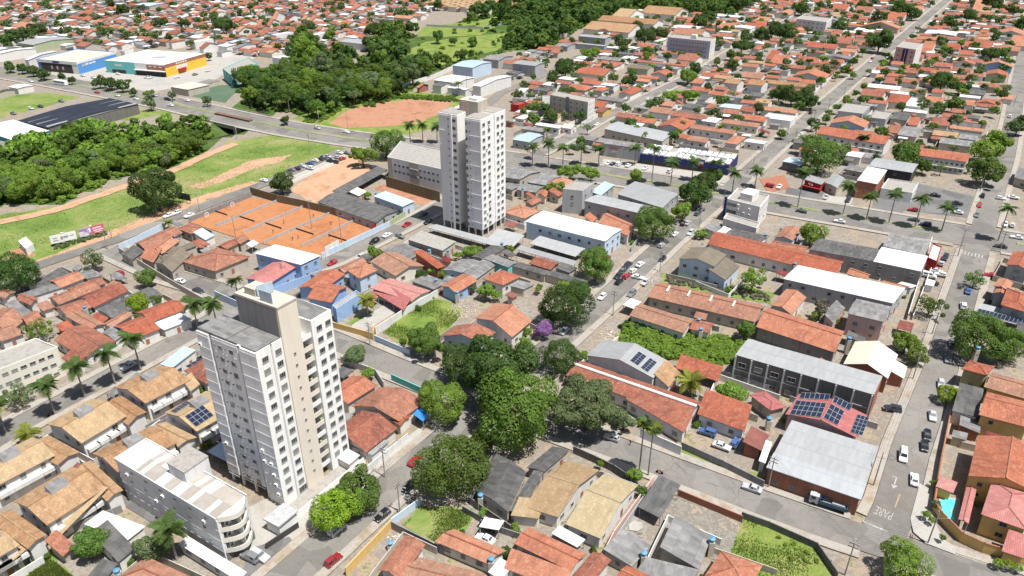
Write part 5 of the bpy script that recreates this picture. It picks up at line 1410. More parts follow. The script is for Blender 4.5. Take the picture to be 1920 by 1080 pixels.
for i, (a, b, k) in enumerate((('300,345', '820,135', 'first'), ('530,405', '1040,185', 'second'), ('705,492', '1270,242', 'third'), ('1030,522', '1520,285', 'fourth'))):
    wall_line(a + ' ' + b, 1.3, 'G', 'court_divider', f'grey divider screen between tennis courts, {k} from the field road', 'fence', .15, f=zc)
wall_line('1205,625 1360,550 1790,345', 2.6, 'A', 'boundary_wall', 'sky blue street wall along the tennis courts', f=zc)
wall_line('1240,610 1355,545', 4.2, 'W', 'practice_wall', 'white practice wall on the blue courtside wall', 'wall', f=zc)
wall_line('1790,345 1920,262', 2.6, 'F', 'boundary_wall', 'light green wall continuing the blue courtside wall', f=zc)
wall_line('1640,390 1745,335', 3.2, 'R', 'banner', 'red banner on the courts street corner', 'banner', .1, f=zc)
# lines and nets of the five courts
U_ = (zc(1270, 242) - zc(705, 492)).normalized()
for i, (x, y) in enumerate(((330, 232), (560, 285), (790, 345), (1060, 395), (1340, 450))):
    c = zc(x, y); n_ = Vector((-U_.y, U_.x)); mb = MB(); zl = LAYER[0] + .058
    def ln(u0, v0, u1, v1, w_=.07):
        a, b = c + U_ * u0 + n_ * v0, c + U_ * u1 + n_ * v1; d = (b - a).normalized(); m_ = Vector((-d.y, d.x)) * w_ / 2; mb.face([(*(a - m_), zl), (*(b - m_), zl), (*(b + m_), zl), (*(a + m_), zl)])
    for v in (-4.1, 4.1, -3.2, 3.2): ln(-9.5, v, 9.5, v)
    for u in (-9.5, 9.5): ln(u, -4.1, u, 4.1)
    for u in (-5.2, 5.2): ln(u, -3.2, u, 3.2)
    ln(-5.2, 0, 5.2, 0); struct(mb.build('court_lines', 'paint', uv=False))
    e = empty('tennis_net', (*c, 0)); mb = MB(); mb.box((0, 0, .5), .05, 9.6, .85, math.atan2(U_.y, U_.x)); mb.build('net', 'dark', e)
    for v in (-4.9, 4.9): mb = MB(); q = n_ * v; mb.tube((q.x, q.y, 0), (q.x, q.y, 1.1), .06); mb.build('post', 'metal', e)
    tag(e, f"tennis net on the {('first', 'second', 'third', 'fourth', 'fifth')[i]} clay court from the field road", 'net')
em = MB()
for k in range(16): a0, a1 = 2 * math.pi * k / 16, 2 * math.pi * (k + 1) / 16; em.face([(.8 * math.cos(a0), 0, .8 * math.sin(a0)), (1.05 * math.cos(a0), 0, 1.05 * math.sin(a0)), (1.05 * math.cos(a1), 0, 1.05 * math.sin(a1)), (.8 * math.cos(a1), 0, .8 * math.sin(a1))])
for x in (-.25, .25): em.box((x, 0, 0), .14, .02, 1.1)
for p in ((215, 238), (435, 150)):
    q = zc(*p, 1.2); fen = [o for o in COL.objects if o.name.startswith('court_fence')][0]
    o = em.build('emblem', 'white', fen, uv=False); d = zc(605, 92) - zc(70, 308); o.location = Vector((q.x, q.y, 1.15)) - fen.location + Vector((d.y, -d.x, 0)).normalized() * .14; o.rotation_euler = (0, 0, math.atan2(d.y, d.x))
# street and lot walls (photograph coordinates of their feet)
WALLS = [
 ('585,605 700,637 703,622', 2.4, 'Y', 'ochre wall of the lawn house on the long street'), ('703,640 768,668', 2.2, 'A', 'grey-blue wall of the weedy lot'),
 ('705,627 765,588 820,556', 2.6, 'X', 'pale side wall between the lawn and the weedy lot'), ('640,680 705,705 720,728', 2.2, 'G', 'grey garden wall opposite the weedy lot'),
 ('735,715 808,748', 2.4, 'L', 'teal wall behind the clay house with blue awning'), ('1200,822 1275,855', 3.0, 'X', 'white garage wall under the long clay house'),
 ('1277,842 1352,876 1430,915', 2.2, 'S', 'dark grey street wall of the yard with parked cars'), ('1270,930 1390,980', 2.0, 'T', 'brown red street wall of the concrete yard'),
 ('1390,972 1440,990 1530,1030 1568,1085', 1.9, 'D', 'grey wall around the tall weeds lot'), ('1075,850 1115,868 1150,885 1180,905', 2.2, 'D', 'old dark wall below the fan palms'),
 ('1225,905 1150,1010 1125,1060', 2.2, 'P', 'pink side wall of the straw roofed house'), ('735,985 790,945', 2.0, 'A', 'pale blue wall of the grassy lot'),
 ('650,1080 735,990', 2.4, 'Y', 'ochre street wall with black gates'), ('735,992 830,1040', 2.2, 'S', 'grey side wall of the grassy lot'),
 ('868,960 940,1000 985,1015', 1.8, 'S', 'dark fence wall behind the black parked car'), ('225,470 310,428', 2.4, 'A', 'pale blue street wall along the field road'),
 ('225,475 330,540 400,580', 2.4, 'E', 'brown street wall of the corner compound'), ('405,560 470,590', 3.0, 'A', 'sky blue wall beside the salmon roofed house'),
 ('480,595 500,560 600,522', 3.0, 'B', 'sky blue street wall under the salmon roof'), ('240,648 310,610 365,590', 2.2, 'W', 'white street wall under the orange house on the palm street'),
 ('165,690 235,655', 2.0, 'W', 'low white wall beside the palm street lawn strip'), ('30,1075 95,1015 230,960', 2.0, 'S', 'grey wall along the terrace houses lower lawn'),
 ('335,1000 420,1075', 2.0, 'E', 'brown wall in front of the white long shed'), ('500,1030 560,990', 1.6, 'K', 'black railing of the tower car park'),
 ('1160,640 1110,680 1095,690', 2.0, 'C', 'cream wall with red brick inside next to the rubble heap'), ('1345,705 1440,735', 2.2, 'G', 'grey wall of the ruined hall yard'),
 ('1460,752 1345,712 1330,745', 2.0, 'W', 'white wall behind the coconut palm'), ('1710,600 1740,520 1760,470', 1.8, 'X', 'low pale wall along the right street'),
 ('749,167 812,148 850,131', 3.0, 'W', 'long white works wall beside the red lot'), ('880,182 985,140', 3, 'W', 'white works wall along the works street'),
 ('1190,180 1135,212 1090,238', 2.6, 'W', 'white wall along the upper street'), ('1065,240 1140,200', 2.4, 'W', 'long white wall opposite the upper street corner'),
 ('1500,200 1600,110', 2.2, 'X', 'pale wall along the diagonal street'), ('1745,455 1725,520 1700,600', 2.4, 'W', 'white shop side wall above the cars on the right street'),
 ('545,345 605,318 625,310', 1.4, 'W', 'low white wall between the car park and the dirt yard'), ('725,350 825,380', 5, 'moss', 'tall brown retaining wall above the red building site'),
 ('800,50 905,55 945,45', 2.2, 'G', 'grey wall between the clearing and the far condominium'),
]
for px, h, mt, lab in WALLS: wall_line(px, h, mt, 'boundary_wall', lab, f=W0)
wall_line('845,370 800,590 768,790 800,838 890,930 985,975 1174,1030', 2.6, 'Y', 'garden_wall', 'yellow wall with red coping round the villa garden', cap='T', f=lambda x, y: zv(x, y))
# billboards
def billboard(label, tl_, tr_, bl_, br_, zb, zt, mats, deco):
    a, b = G(*bl_, zb), G(*br_, zb); c = (a + b) / 2; e = empty('billboard', (*c, 0)); d = (b - a).normalized(); n_ = Vector((d.y, -d.x)); L = (b - a).length
    mb = MB(); mb.prism([a - c + n_ * .06, b - c + n_ * .06, b - c - n_ * .06, a - c - n_ * .06], zb, zt); mb.build('panel', mats, e)
    for k, (u0, u1, v0, v1, m_) in enumerate(deco):
        mb = MB(); p, q = a - c + d * L * u0 + n_ * (.07 + .006 * (k % 3)), a - c + d * L * u1 + n_ * (.07 + .006 * (k % 3)); H_ = zt - zb
        mb.face([(*p, zb + H_ * v0), (*q, zb + H_ * v0), (*q, zb + H_ * v1), (*p, zb + H_ * v1)]); mb.build('printed_patch', m_, e)
    for u in (.1, .35, .65, .9): mb = MB(); p = a - c + d * L * u - n_ * .2; mb.tube((*p, 0), (*p, zt - .2), .09); mb.build('post', 'bark', e)
    mb = MB(); p = (a + b) / 2 - c; mb.box((p.x, p.y, zt + .25), .9, .3, .4, math.atan2(d.y, d.x)); mb.build('lamp', 'white', e)
    tag(e, label, 'billboard')
M['pinkp'] = flat('print_pink', (.62, .10, .16), .5); M['purp'] = flat('print_purple', (.30, .20, .42), .5); M['palep'] = flat('print_pale', (.66, .62, .70), .5); M['greyp'] = flat('print_grey', (.30, .32, .36), .5)
billboard('white billboard with grey smudged print at the field road', (92, 446), (141, 432), (96.7, 458), (144.6, 447), 1.2, 4.4, 'white', [(.08, .3, .25, .38, 'greyp'), (.1, .28, .55, .68, 'greyp'), (.4, .48, .3, .7, 'ypaint'), (.5, .7, .4, .65, 'greyp'), (.75, .93, .5, .6, 'greyp')])
billboard('pink and purple billboard at the field road', (148, 430), (192, 419), (150.4, 445), (196.7, 433), 1.2, 4.4, 'pinkp', [(0, .38, .0, 1, 'palep'), (.0, .34, .62, .95, 'purp'), (.05, .28, .3, .45, 'palep'), (.18, .33, .35, .6, 'pinkp'), (.36, .5, .05, .95, 'purp'), (.39, .46, .3, .9, 'white'), (.55, .9, .62, .8, 'palep'), (.55, .96, .34, .48, 'palep'), (.6, .9, .12, .24, 'palep')])
billboard('dark billboard seen from behind beside the round field tree', (332, 362), (358, 370), (333, 372), (358, 377), 1.5, 4.5, 'dark', [])
# small white kiosk
P = [G(x, y, 2.8) for x, y in ((34, 452), (48, 466), (62, 457))]
house(P[0], P[1], P[2], 2.8, 'f', 'w', 'W', 'x', label='little white kiosk standing alone in the grass field')
# blue awning beside the clay gabled house
P = [G(480 + x / 4, 540 + y / 4, 3) for x, y in ((1178, 955), (1252, 1000), (1305, 940))]
M['tarpr'] = M['tarp']; ROOFW['u'] = 'blue awning'; PITCH['u'] = .12; M['u'] = M['tarp']
house(P[0], P[1], P[2], 3, 'sb', 'u', 'W', 'c', openwall=True, label='bright blue awning beside the clay gabled house')
# ================================================================ VEGETATION
import numpy as np
def crown_mesh(name, seed, leaves, size, blobs=26, flat_=.72, spread=.62, br=(.26, .42), lo=-.35, mat='leaf', lob=1.0, core=.52):
    """unit crown (radius about 1) of small leaf-sized faces on the skins of many lumps"""
    rg = np.random.default_rng(seed)
    d = rg.normal(size=(blobs, 3)); d /= np.linalg.norm(d, axis=1)[:, None]; d[:, 2] = np.maximum(d[:, 2], lo)
    ph = rg.uniform(0, 6.28, 4); az = np.arctan2(d[:, 1], d[:, 0]); lobe = 1 + lob * (.20 * np.sin(2 * az + ph[0]) + .16 * np.sin(3 * az + ph[1]) + .12 * np.sin(5 * az + ph[2] + d[:, 2] * 3))
    c = d * (spread * lobe * rg.uniform(.5, 1.18, blobs))[:, None]; c[:, 2] *= flat_; r = rg.uniform(*br, blobs) * rg.choice([.6, .85, 1.0, 1.15], blobs)
    if blobs == 1: c[:] = 0; r[:] = 1
    elif core: c = np.vstack([c, [[0, 0, 0]]]); r = np.append(r, core); blobs += 1
    k = rg.integers(0, blobs, leaves * 2); v = rg.normal(size=(leaves * 2, 3)); v[:, 2] += .25; v /= np.linalg.norm(v, axis=1)[:, None]
    p = c[k] + v * (r[k] * rg.uniform(.80, 1.08, leaves * 2))[:, None]
    keep = np.ones(len(p), bool)
    for i in range(blobs): keep &= ~((np.linalg.norm(p - c[i], axis=1) < r[i] * .74))
    p, v = p[keep][:leaves], v[keep][:leaves]; n = len(p)
    nn = v + rg.normal(size=(n, 3)) * .32; nn /= np.linalg.norm(nn, axis=1)[:, None]
    t = np.cross(nn, rg.normal(size=(n, 3))); t /= np.linalg.norm(t, axis=1)[:, None]; b = np.cross(nn, t)
    s = size * rg.uniform(.6, 1.35, n)[:, None]
    V = np.stack([p - t * s, p - b * s * .62 + nn * s * .12, p + t * s, p + b * s * .62 + nn * s * .12], 1).reshape(-1, 3)
    return np_mesh(name, V, mat)
def np_mesh(name, V, mat):
    n = len(V) // 4; me = bpy.data.meshes.new(name); me.vertices.add(len(V)); me.vertices.foreach_set('co', V.astype(np.float32).ravel())
    me.loops.add(len(V)); me.loops.foreach_set('vertex_index', np.arange(len(V), dtype=np.int32)); me.polygons.add(n); me.polygons.foreach_set('loop_start', np.arange(0, len(V), 4, dtype=np.int32))
    me.materials.append(M[mat]); me.update(calc_edges=True); return me
def verts(me):
    a = np.empty(len(me.vertices) * 3, np.float32); me.vertices.foreach_get('co', a); return a.reshape(-1, 3)
CR = {}
for lv, nl, sz in (('n', 17000, .034), ('m', 4500, .062), ('f', 1300, .11)):
    CR['d' + lv] = [crown_mesh('crown_round_' + lv, 10 + i, nl, sz, 52 if lv == 'n' else 26, .80, .68, (.24, .40), lob=.45) for i in range(4)]
    CR['s' + lv] = [crown_mesh('crown_spreading_' + lv, 20 + i, nl, sz, 48 if lv == 'n' else 24, .5, .78, (.18, .32), -.1) for i in range(3)]
    CR['t' + lv] = [crown_mesh('crown_tall_' + lv, 30 + i, nl, sz, 30, 1.35, .66, (.22, .38), -.8) for i in range(2)]
    CR['p' + lv] = [crown_mesh('crown_sparse_' + lv, 40 + i, nl // 3, sz * .9, 16, .7, .72, (.2, .34), core=0) for i in range(2)]
CR['bn'] = CR['bm'] = CR['bf'] = [crown_mesh('crown_clipped', 50 + i, 13000, .045, 70, .72, .78, (.20, .34), -.5, lob=.22, core=.80) for i in range(2)]
def trunk_mesh(seed, h, top):
    rg = random.Random(seed); mb = MB(); p = Vector((0, 0, 0)); r = .055
    q = Vector((rg.uniform(-.05, .05), rg.uniform(-.05, .05), h * .6)); mb.tube(p, q, r * 1.25, r, 7)
    for k in range(5):
        a = k * 1.256 + rg.uniform(-.3, .3); e = q + Vector((math.cos(a) * rg.uniform(.3, .55), math.sin(a) * rg.uniform(.3, .55), rg.uniform(.35, .8) * top)); mb.tube(q, e, r * .75, r * .2, 5)
        e2 = e + Vector((math.cos(a + .6) * .25, math.sin(a + .6) * .25, .2)); mb.tube(q + (e - q) * .6, e2, r * .4, r * .12, 4)
    return mb.mesh('trunk', 'bark', uv=False)
TR = [trunk_mesh(i, .9, 1.0) for i in range(3)]
LEAFW = dict(leaf='mid green', leafd='dark green', leafm='yellow-green', leafl='bright green', leafy='lime green', leafg='grey-green', leafv='violet flowering', leafw='dry grey')
def setmat(o, m):
    o.material_slots[0].link = 'OBJECT'; o.material_slots[0].material = M[m]
TREES = []
def tree_at(c, rm, hc, shape='d', mat='leaf', label=None, name='tree', group=None, cat='tree', trunk=True, squash=1.0):
    dist = Vector((c.x, c.y, CAM_H)).length
    lv = 'n' if rm / dist > .022 else ('m' if rm / dist > .011 else 'f')
    e = empty(name, (c.x, c.y, 0), random.uniform(0, 6.28))
    me = random.choice(CR[shape + lv]); cr = link('crown', me, e, (0, 0, hc), 0, (rm, rm, rm * squash)); setmat(cr, mat)
    if trunk: link('trunk', random.choice(TR), e, (0, 0, 0), random.uniform(0, 6), (rm * .9, rm * .9, max(.5, hc / 1.0)))
    TREES.append((c, rm))
    sw = dict(d='round', s='spreading', t='tall', p='sparse', b='clipped')[shape]
    if label: tag(e, label, cat, group)
    else: later(e, f"{LEAFW[mat]} {sw} {cat}", cat, group)
    return e
def tree_px(x, y, rpx, shape='d', mat='leaf', label=None, **kw):
    hc = 5.0; sq = dict(d=.8, s=.55, t=1.3, p=.7, b=.8)[shape]
    for _ in range(5):
        p = G(x, y, hc); rm = rpx * depth(p, hc) / FPX; hc = max(rm * sq * .95 + 1.2, rm * .9)
    return tree_at(p, rm, hc, shape, mat, label, **kw)
TT = '''
972 766 82 d leafm =tallest bright green tree in the central street clump
1100 758 70 s leafg =grey-green spreading tree at the right of the central clump
930 692 84 s leafd =dark broad tree at the top of the central clump
868 682 44 d leafd
1052 668 38 d leafd
1062 574 50 d leafd =big dark round tree beside the violet tree
1088 545 24 d leafd
800 640 38 s leaf =spreading layered tree at the weedy lot's street corner
832 752 46 d leafl =light feathery green tree beside the blue awning
846 872 70 d leaf =big round green tree above the black parked car
900 828 26 d leaf
1170 790 24 s leafg
626 955 44 b leafy =lime green clipped street tree beside the parked silver car
650 937 36 b leafl =clipped green street tree between the lime one and the darker one
672 918 44 b leaf =clipped green street tree behind the lime one
1118 496 36 d leafm =green tree beside the row of parked cars on the diagonal street
1226 420 38 d leaf =tall green tree beside the big white hall
1302 360 32 d leafd
1320 342 26 d leafd
1280 396 24 s leafl
1340 330 18 d leaf
722 268 34 d leaf
680 292 26 s leafl
527 342 25 d leafd =dark round tree at the corner of the tennis courts
292 356 46 d leafd =big dark round tree alone by the field road
172 486 28 p leafg
28 512 44 d leafd
275 520 20 d leaf
258 566 22 d leafy =lime green round tree among the clay roofs
290 562 12 d leaf
1538 288 44 d leaf
1700 286 28 d leaf
1732 312 16 d leaf
1858 276 36 d leafl
1852 322 33 d leaf
1522 438 26 d leafl
1836 632 54 d leaf =large round tree overhanging the right street
1888 646 38 d leaf
1745 572 30 p leaf
1700 640 26 d leafl
1722 664 22 d leafl
1778 738 19 b leafy =small lime green cube-shaped street tree
1828 522 22 p leaf
1700 1058 48 d leafl =big green tree cut by the lower right edge
1372 736 32 d leafl
1412 522 32 p leafl
1398 616 22 d leaf
1018 616 19 d leafv =violet flowering tree beside the dark round tree
702 472 15 d leafl
664 664 22 d leafg
164 1018 34 d leaf =green bushy tree in the lower left yard
286 1026 34 d leafg
72 616 27 p leafl
34 738 32 p leafg =pale sparse tree in front of the cream block
1540 578 14 t leafw =dry bare tree behind the long clay row
1180 150 16 d leafd
578 100 28 t leafl =tall bright tree rising out of the wood's near edge
422 48 23 s leafd
346 44 14 s leafd
300 42 15 s leafd
230 18 13 d leafd
40 65 22 s leafd
70 55 18 s leafd
10 75 18 s leafd
208 7 8 t leafd
1060 126 22 d leafd
1036 145 15 d leafd
1090 128 14 d leafd
1102 100 14 s leafl
1115 96 12 s leafl
1165 78 16 d leafd
1210 66 20 d leafd
1240 62 14 d leafd
1290 142 18 d leafl
1305 130 15 d leafd
1215 96 12 d leaf
1312 38 16 d leafd
1330 30 14 d leafd
1385 8 20 s leafd
1392 85 20 s leafd
1400 68 14 d leafd
1370 102 12 d leaf
1375 120 13 d leafd
1430 65 18 d leafd
1345 115 9 d leaf
1462 175 20 d leafd
1486 178 22 d leafd
1508 180 20 d leafd
1522 190 18 d leafd
1650 76 26 d leafd
1690 15 22 d leafd
1712 25 14 d leafd
1620 10 14 s leafd
1505 15 16 d leafd
1475 60 20 d leafd
1450 55 20 d leafd
1575 48 14 d leafd
1650 30 14 d leafd
1540 10 10 d leafd
1815 28 14 d leafd
1780 38 12 d leafd
1785 45 14 s leafd
1862 100 20 s leafd
1768 152 22 d leafd
1800 162 18 s leafd
1920 45 16 d leafd
1900 20 14 s leafd
1910 235 22 d leafd
1560 80 10 d leafd
1835 135 10 s leaf
1788 195 18 d leaf
1762 200 12 d leaf
1800 115 10 d leafd
1860 5 20 d leafd
1600 140 8 d leafl
1550 222 10 d leaf
1870 170 8 d leafl
1260 182 14 s leafl
1300 178 12 s leafl
1000 222 14 d leaf
1032 218 14 d leafd
995 203 12 s leaf
1195 245 12 d leafl
1210 258 12 d leaf
1270 250 10 d leafl
1150 145 10 d leaf
1195 48 14 s leafd
185 153 14 d leafd
207 155 15 d leafd
228 160 14 d leafd
250 172 9 d leafd
280 175 10 s leafl
322 178 11 p leafd
388 188 13 p leafd
115 143 9 d leafd
134 150 8 d leafd
80 138 13 d leafd
60 132 12 d leafd
40 128 11 d leafd
18 125 12 d leafd
390 105 8 d leafd
280 190 12 t leafg
535 225 11 s leafd
200 60 16 p leafd
235 65 13 p leafd
120 58 14 p leafd
590 130 12 d leafd
640 12 10 d leafd
755 25 14 d leafd
700 55 18 d leafd
820 8 12 d leafd
620 60 12 t leafl
585 50 10 d leafd
1070 322 22 s leafl
1108 325 20 s leafl
1192 328 16 d leafl
1042 352 18 s leafl
1465 250 10 d leaf
1425 400 10 d leafl
1315 437 12 s leafl
735 482 8 s leafl
790 518 16 d leafd
812 505 12 s leafl
830 512 9 d leafl
885 470 18 s leafl
860 478 10 s leafl
955 468 10 d leafl
910 545 18 d leafl
930 552 12 d leafl
885 540 10 s leaf
1010 540 9 d leafl
1060 538 16 d leafl
965 620 12 d leafl
985 640 12 d leafl
990 622 10 d leafl
1095 665 10 d leafl
755 640 10 d leaf
690 700 14 d leafl
800 728 16 d leaf
905 960 10 d leafl
1190 890 18 d leafl
1205 920 12 d leaf
1125 870 8 d leafl
1880 845 8 d leafl
1750 905 7 d leafl
1755 945 10 d leafg
1738 965 9 d leafl
1748 975 8 d leafy
1872 1055 9 b leafy
1892 1058 9 b leafy
1910 1064 8 b leafy
1768 1008 7 d leaf
1560 598 14 s leafl
1530 590 12 s leafl
690 365 8 s leafl
'''
for ln in TT.strip().splitlines():
    f = ln.split('='); v = f[0].split(); small = float(v[2]) < 13 and float(v[1]) > 420
    tree_px(float(v[0]), float(v[1]), float(v[2]), v[3], v[4], f[1] if len(f) > 1 else None, name='shrub' if small else 'tree', cat='shrub' if small else 'tree', trunk=not small)
# ---- woods: the trees one can tell apart stand singly, the rest is one mass
BRV = G(444, 258); CLEARING = W(pl('740,125 765,85 790,55 935,32 960,60 945,95 880,110 830,125'))
def scatter(poly, step, jit=.35):
    xs, ys = [p.x for p in poly], [p.y for p in poly]; out = []; y = min(ys); k = 0
    while y < max(ys):
        x = min(xs) + (step / 2 if k % 2 else 0)
        while x < max(xs):
            p = Vector((x + random.uniform(-jit, jit) * step, y + random.uniform(-jit, jit) * step))
            if inpoly(p, poly) and not on_road(p, 2) and (p - BRV).length > 21: out.append(p)
            x += step
        y += step * .87; k += 1
    return out
LOWC = {k: [crown_mesh('crown_low', 70 + i, nl, sz, 16, .8, .66, (.26, .42), lob=.8) for i in range(4)] for k, nl, sz in (('far', 170, .27), ('mid', 330, .20), ('near', 700, .14))}
LOWV = None
MCOUNT = [0]
def mass(name, items, mat, label):
    """items: (x, y, z, radius, height factor): many crowns in one object"""
    global LOWV
    if LOWV is None: LOWV = {k: [verts(m_) for m_ in v] for k, v in LOWC.items()}
    Vs = []; MCOUNT[0] += len(items)
    for x, y, z, r, hf in items:
        dd = math.hypot(x, y); V = random.choice(LOWV['near' if dd < 260 else 'mid' if dd < 420 else 'far']); a = random.uniform(0, 6.28); ca, sa = math.cos(a), math.sin(a)
        Vs.append(np.stack([(V[:, 0] * ca - V[:, 1] * sa) * r + x, (V[:, 0] * sa + V[:, 1] * ca) * r + y, V[:, 2] * r * hf + z], 1))
    return struct(link(name, np_mesh(name, np.concatenate(Vs), mat)), 'stuff', label)
for poly, step, nm, lab, lab2, mats, rr in ((WOOD_L, 6.2, 'creek', 'bright green bushy tree in the creekside thicket left of the bridge', 'low green thicket filling the creek bank left of the bridge', ('leafl', 'leafm', 'leafl', 'leafl', 'leafg', 'leafm', 'leaf'), (2.0, 4.8)),
                                        (WOOD_C, 9.0, 'wood', 'dark green tree in the wood beyond the avenue bridge', 'lower green mass of the wood beyond the avenue bridge', ('leaf', 'leafd', 'leafm', 'leafl', 'leafd', 'leafg', 'leafm'), (2.8, 7.0))):
    pts = [p for p in scatter(poly, step) if p.y < 1090]; pts.sort(key=lambda p: p.length); rest = []
    pts = [p for p in pts if not (nm == 'wood' and p.y > 640 and random.random() < .42) and not (inpoly(p, CLEARING) and random.random() < .93) and random.random() > .08]
    for i, p in enumerate(pts):
        rm = random.uniform(*rr) * (1.25 if random.random() < .15 else 1); gz = ground_z(p)
        if i < 130: e = tree_at(p, rm, rm * .9 + 1.6 + (3 if nm == 'wood' else 0) * random.random(), random.choice('dds'), random.choice(mats), lab, 'wood_tree', 'trees of the ' + nm, trunk=nm == 'wood'); e.location.z = gz
        else: rest.append((p.x, p.y, rm * .9 + 2.0 + gz, rm, .9))
    und = [(p.x, p.y, 1.0 + ground_z(p), random.uniform(1.6, 2.8), .7) for p in scatter(poly, step * .8) if p.y < 1000 and linedist(p, CREEK) > 3 and not (inpoly(p, CLEARING) and random.random() < .85)]
    random.shuffle(rest); k = len(rest) // 2
    if rest: mass('woodland', rest[:k], 'leaf' if nm == 'wood' else 'leafl', 'darker distant trees of the ' + nm); mass('woodland', rest[k:], 'leafd' if nm == 'wood' else 'leaf', 'other distant trees of the ' + nm)
    print('WOOD', nm, len(pts), len(und)); mass('undergrowth', und, 'leafl' if nm == 'creek' else 'leaf', lab2)
def thicket(px, step, r, mat, label, z=.9):
    return mass('undergrowth', [(p.x, p.y, z * random.uniform(.6, 1.2), random.uniform(*r), .75) for p in scatter(W(pl(px)), step)], mat, label)
thicket('1150,640 1195,606 1400,642 1390,676 1330,692 1240,668', 2.2, (1.2, 2.4), 'leafl', 'dense green bushes filling the lot below the clay bungalow')
thicket('1160,618 1185,603 1225,618 1215,640', 2.0, (1.2, 2.0), 'leafd', 'darker bushes at the street end of the shrubby lot')
thicket('1450,1005 1500,1025 1535,1055 1540,1075 1490,1060', 2.0, (.3, .8), 'leafl', 'green weeds in the lower right lot', .2)
thicket('1245,520 1440,550 1440,566 1245,532', 1.8, (.6, 1.2), 'leafw', 'dry straw-coloured weeds behind the long clay row', .5)
thicket('100,460 150,447 200,435 200,442 150,456 105,470', 1.8, (.6, 1.2), 'leafg', 'low bushes under the billboards', .5)
thicket('560,232 620,206 650,200 630,215 600,232', 3.0, (.8, 1.8), 'leafl', 'weeds around the red bare lot', .5)
thicket('740,180 855,182 860,192 750,186', 2.5, (.8, 1.6), 'leaf', 'green weeds along the white works wall', .6)
thicket('1245,176 1305,172 1303,184 1242,186', 2.2, (1, 1.8), 'leafl', 'bushes on the vacant lot by the upper street', .8)
thicket('720,190 690,186 760,178 850,183 850,188 760,184', 2.5, (.8, 1.6), 'leafl', 'green weeds between the wood and the red lot', .5)
# blades of tall grass on the weedy lots
def blades(px, n, h, mat, label):
    poly = W(pl(px)); xs, ys = [p.x for p in poly], [p.y for p in poly]; V = []
    rg = np.random.default_rng(5)
    while len(V) < n:
        p = Vector((rg.uniform(min(xs), max(xs)), rg.uniform(min(ys), max(ys))))
        if not inpoly(p, poly) or mnoise.noise((p.x * .13, p.y * .13, 3.3)) < rg.uniform(-.25, .25): continue
        a = rg.uniform(0, 6.28); d = Vector((math.cos(a), math.sin(a))); hh = h * rg.uniform(.4, 1.3); w_ = .10; l = d.orthogonal() * rg.uniform(-.4, .4) * hh
        V.append([(p.x - d.x * w_, p.y - d.y * w_, .02), (p.x + d.x * w_, p.y + d.y * w_, .02), (p.x + l.x + d.x * w_ * .5, p.y + l.y + d.y * w_ * .5, hh), (p.x + l.x - d.x * w_ * .3, p.y + l.y - d.y * w_ * .3, hh)])
    return struct(link('tall_grass', np_mesh('tall_grass', np.array(V).reshape(-1, 3), mat)), 'stuff', label)
blades('717,625 768,584 805,562 850,569 865,592 828,628 768,648', 5000, .4, 'blade', 'fresh grass on the weedy lot by the long street')
blades('1390,972 1440,986 1528,1028 1566,1085 1345,1095 1364,1060', 4500, .4, 'blade', 'rough grass on the walled lot at the lower right')
blades('20,1085 88,1042 140,1085', 4000, .5, 'blade', 'tall grass of the lower left lawn')
blades('0,404 110,389 215,352 320,327 400,292 520,256 640,280 520,328 390,374 300,412 205,450 70,492 0,512', 9000, .32, 'blade', 'rough grass of the open field')
blades('755,985 790,950 885,958 880,983 815,1016', 3500, .4, 'blade', 'patchy grass on the lot beside the round tree')
# ---- palms
def frond_mesh(seed, L, n=13, droop=1.0, wl=.75):
    rg = random.Random(seed); mb = MB(); pts = []
    for i in range(n + 1):
        t = i / n; pts.append(Vector((L * (t - .12 * t * t), 0, L * (.34 * t - droop * .72 * t * t))))
    for i in range(n):
        a, b = pts[i], pts[i + 1]; mb.tube(a, b, .05 * (1 - i / n) + .012, .05 * (1 - (i + 1) / n) + .01, 3, cap=False)
        if i < 1: continue
        t = i / n; w_ = wl * math.sin(math.pi * (.12 + .85 * t)) + .15
        for sg in (-1, 1):
            for k in (0, .5):
                p = a + (b - a) * k; q = p + Vector((.35, sg * w_ * rg.uniform(.85, 1.1), -.32 * w_ * rg.uniform(.6, 1.3)))
                mb.face([p + Vector((-.10, 0, 0)), p + Vector((.12, 0, 0)), q + Vector((.10, 0, 0)), q + Vector((-.04, 0, 0))])
    return mb.mesh('frond', 'palm', uv=False)
FR = {'royal': [frond_mesh(1, 3.9, 14, 1.0, 1.0), frond_mesh(2, 3.5, 14, 1.3, .95)], 'coco': [frond_mesh(3, 4.2, 15, .95, .9), frond_mesh(4, 3.8, 15, 1.2, .8)], 'fan': [frond_mesh(5, 1.5, 6, .8, .9), frond_mesh(6, 1.3, 6, 1.2, .9)]}
def palm_trunk(h, r0, r1, shaft):
    mb = MB(); n = 8
    for i in range(n):
        z0, z1 = h * i / n, h * (i + 1) / n; f = lambda t: r0 + (r1 - r0) * t + .05 * math.sin(math.pi * min(1, t * 1.3)) * r0 * 2; mb.tube((0, 0, z0), (0, 0, z1), f(i / n), f((i + 1) / n), 8, cap=False)
    return mb.mesh('trunk', 'palmbark', uv=False)
PT = palm_trunk(1, .24, .15, 0)
mb = MB(); mb.tube((0, 0, 0), (0, 0, 1.2), .19, .12, 8); PSH = mb.mesh('crownshaft', 'leafl', uv=False)
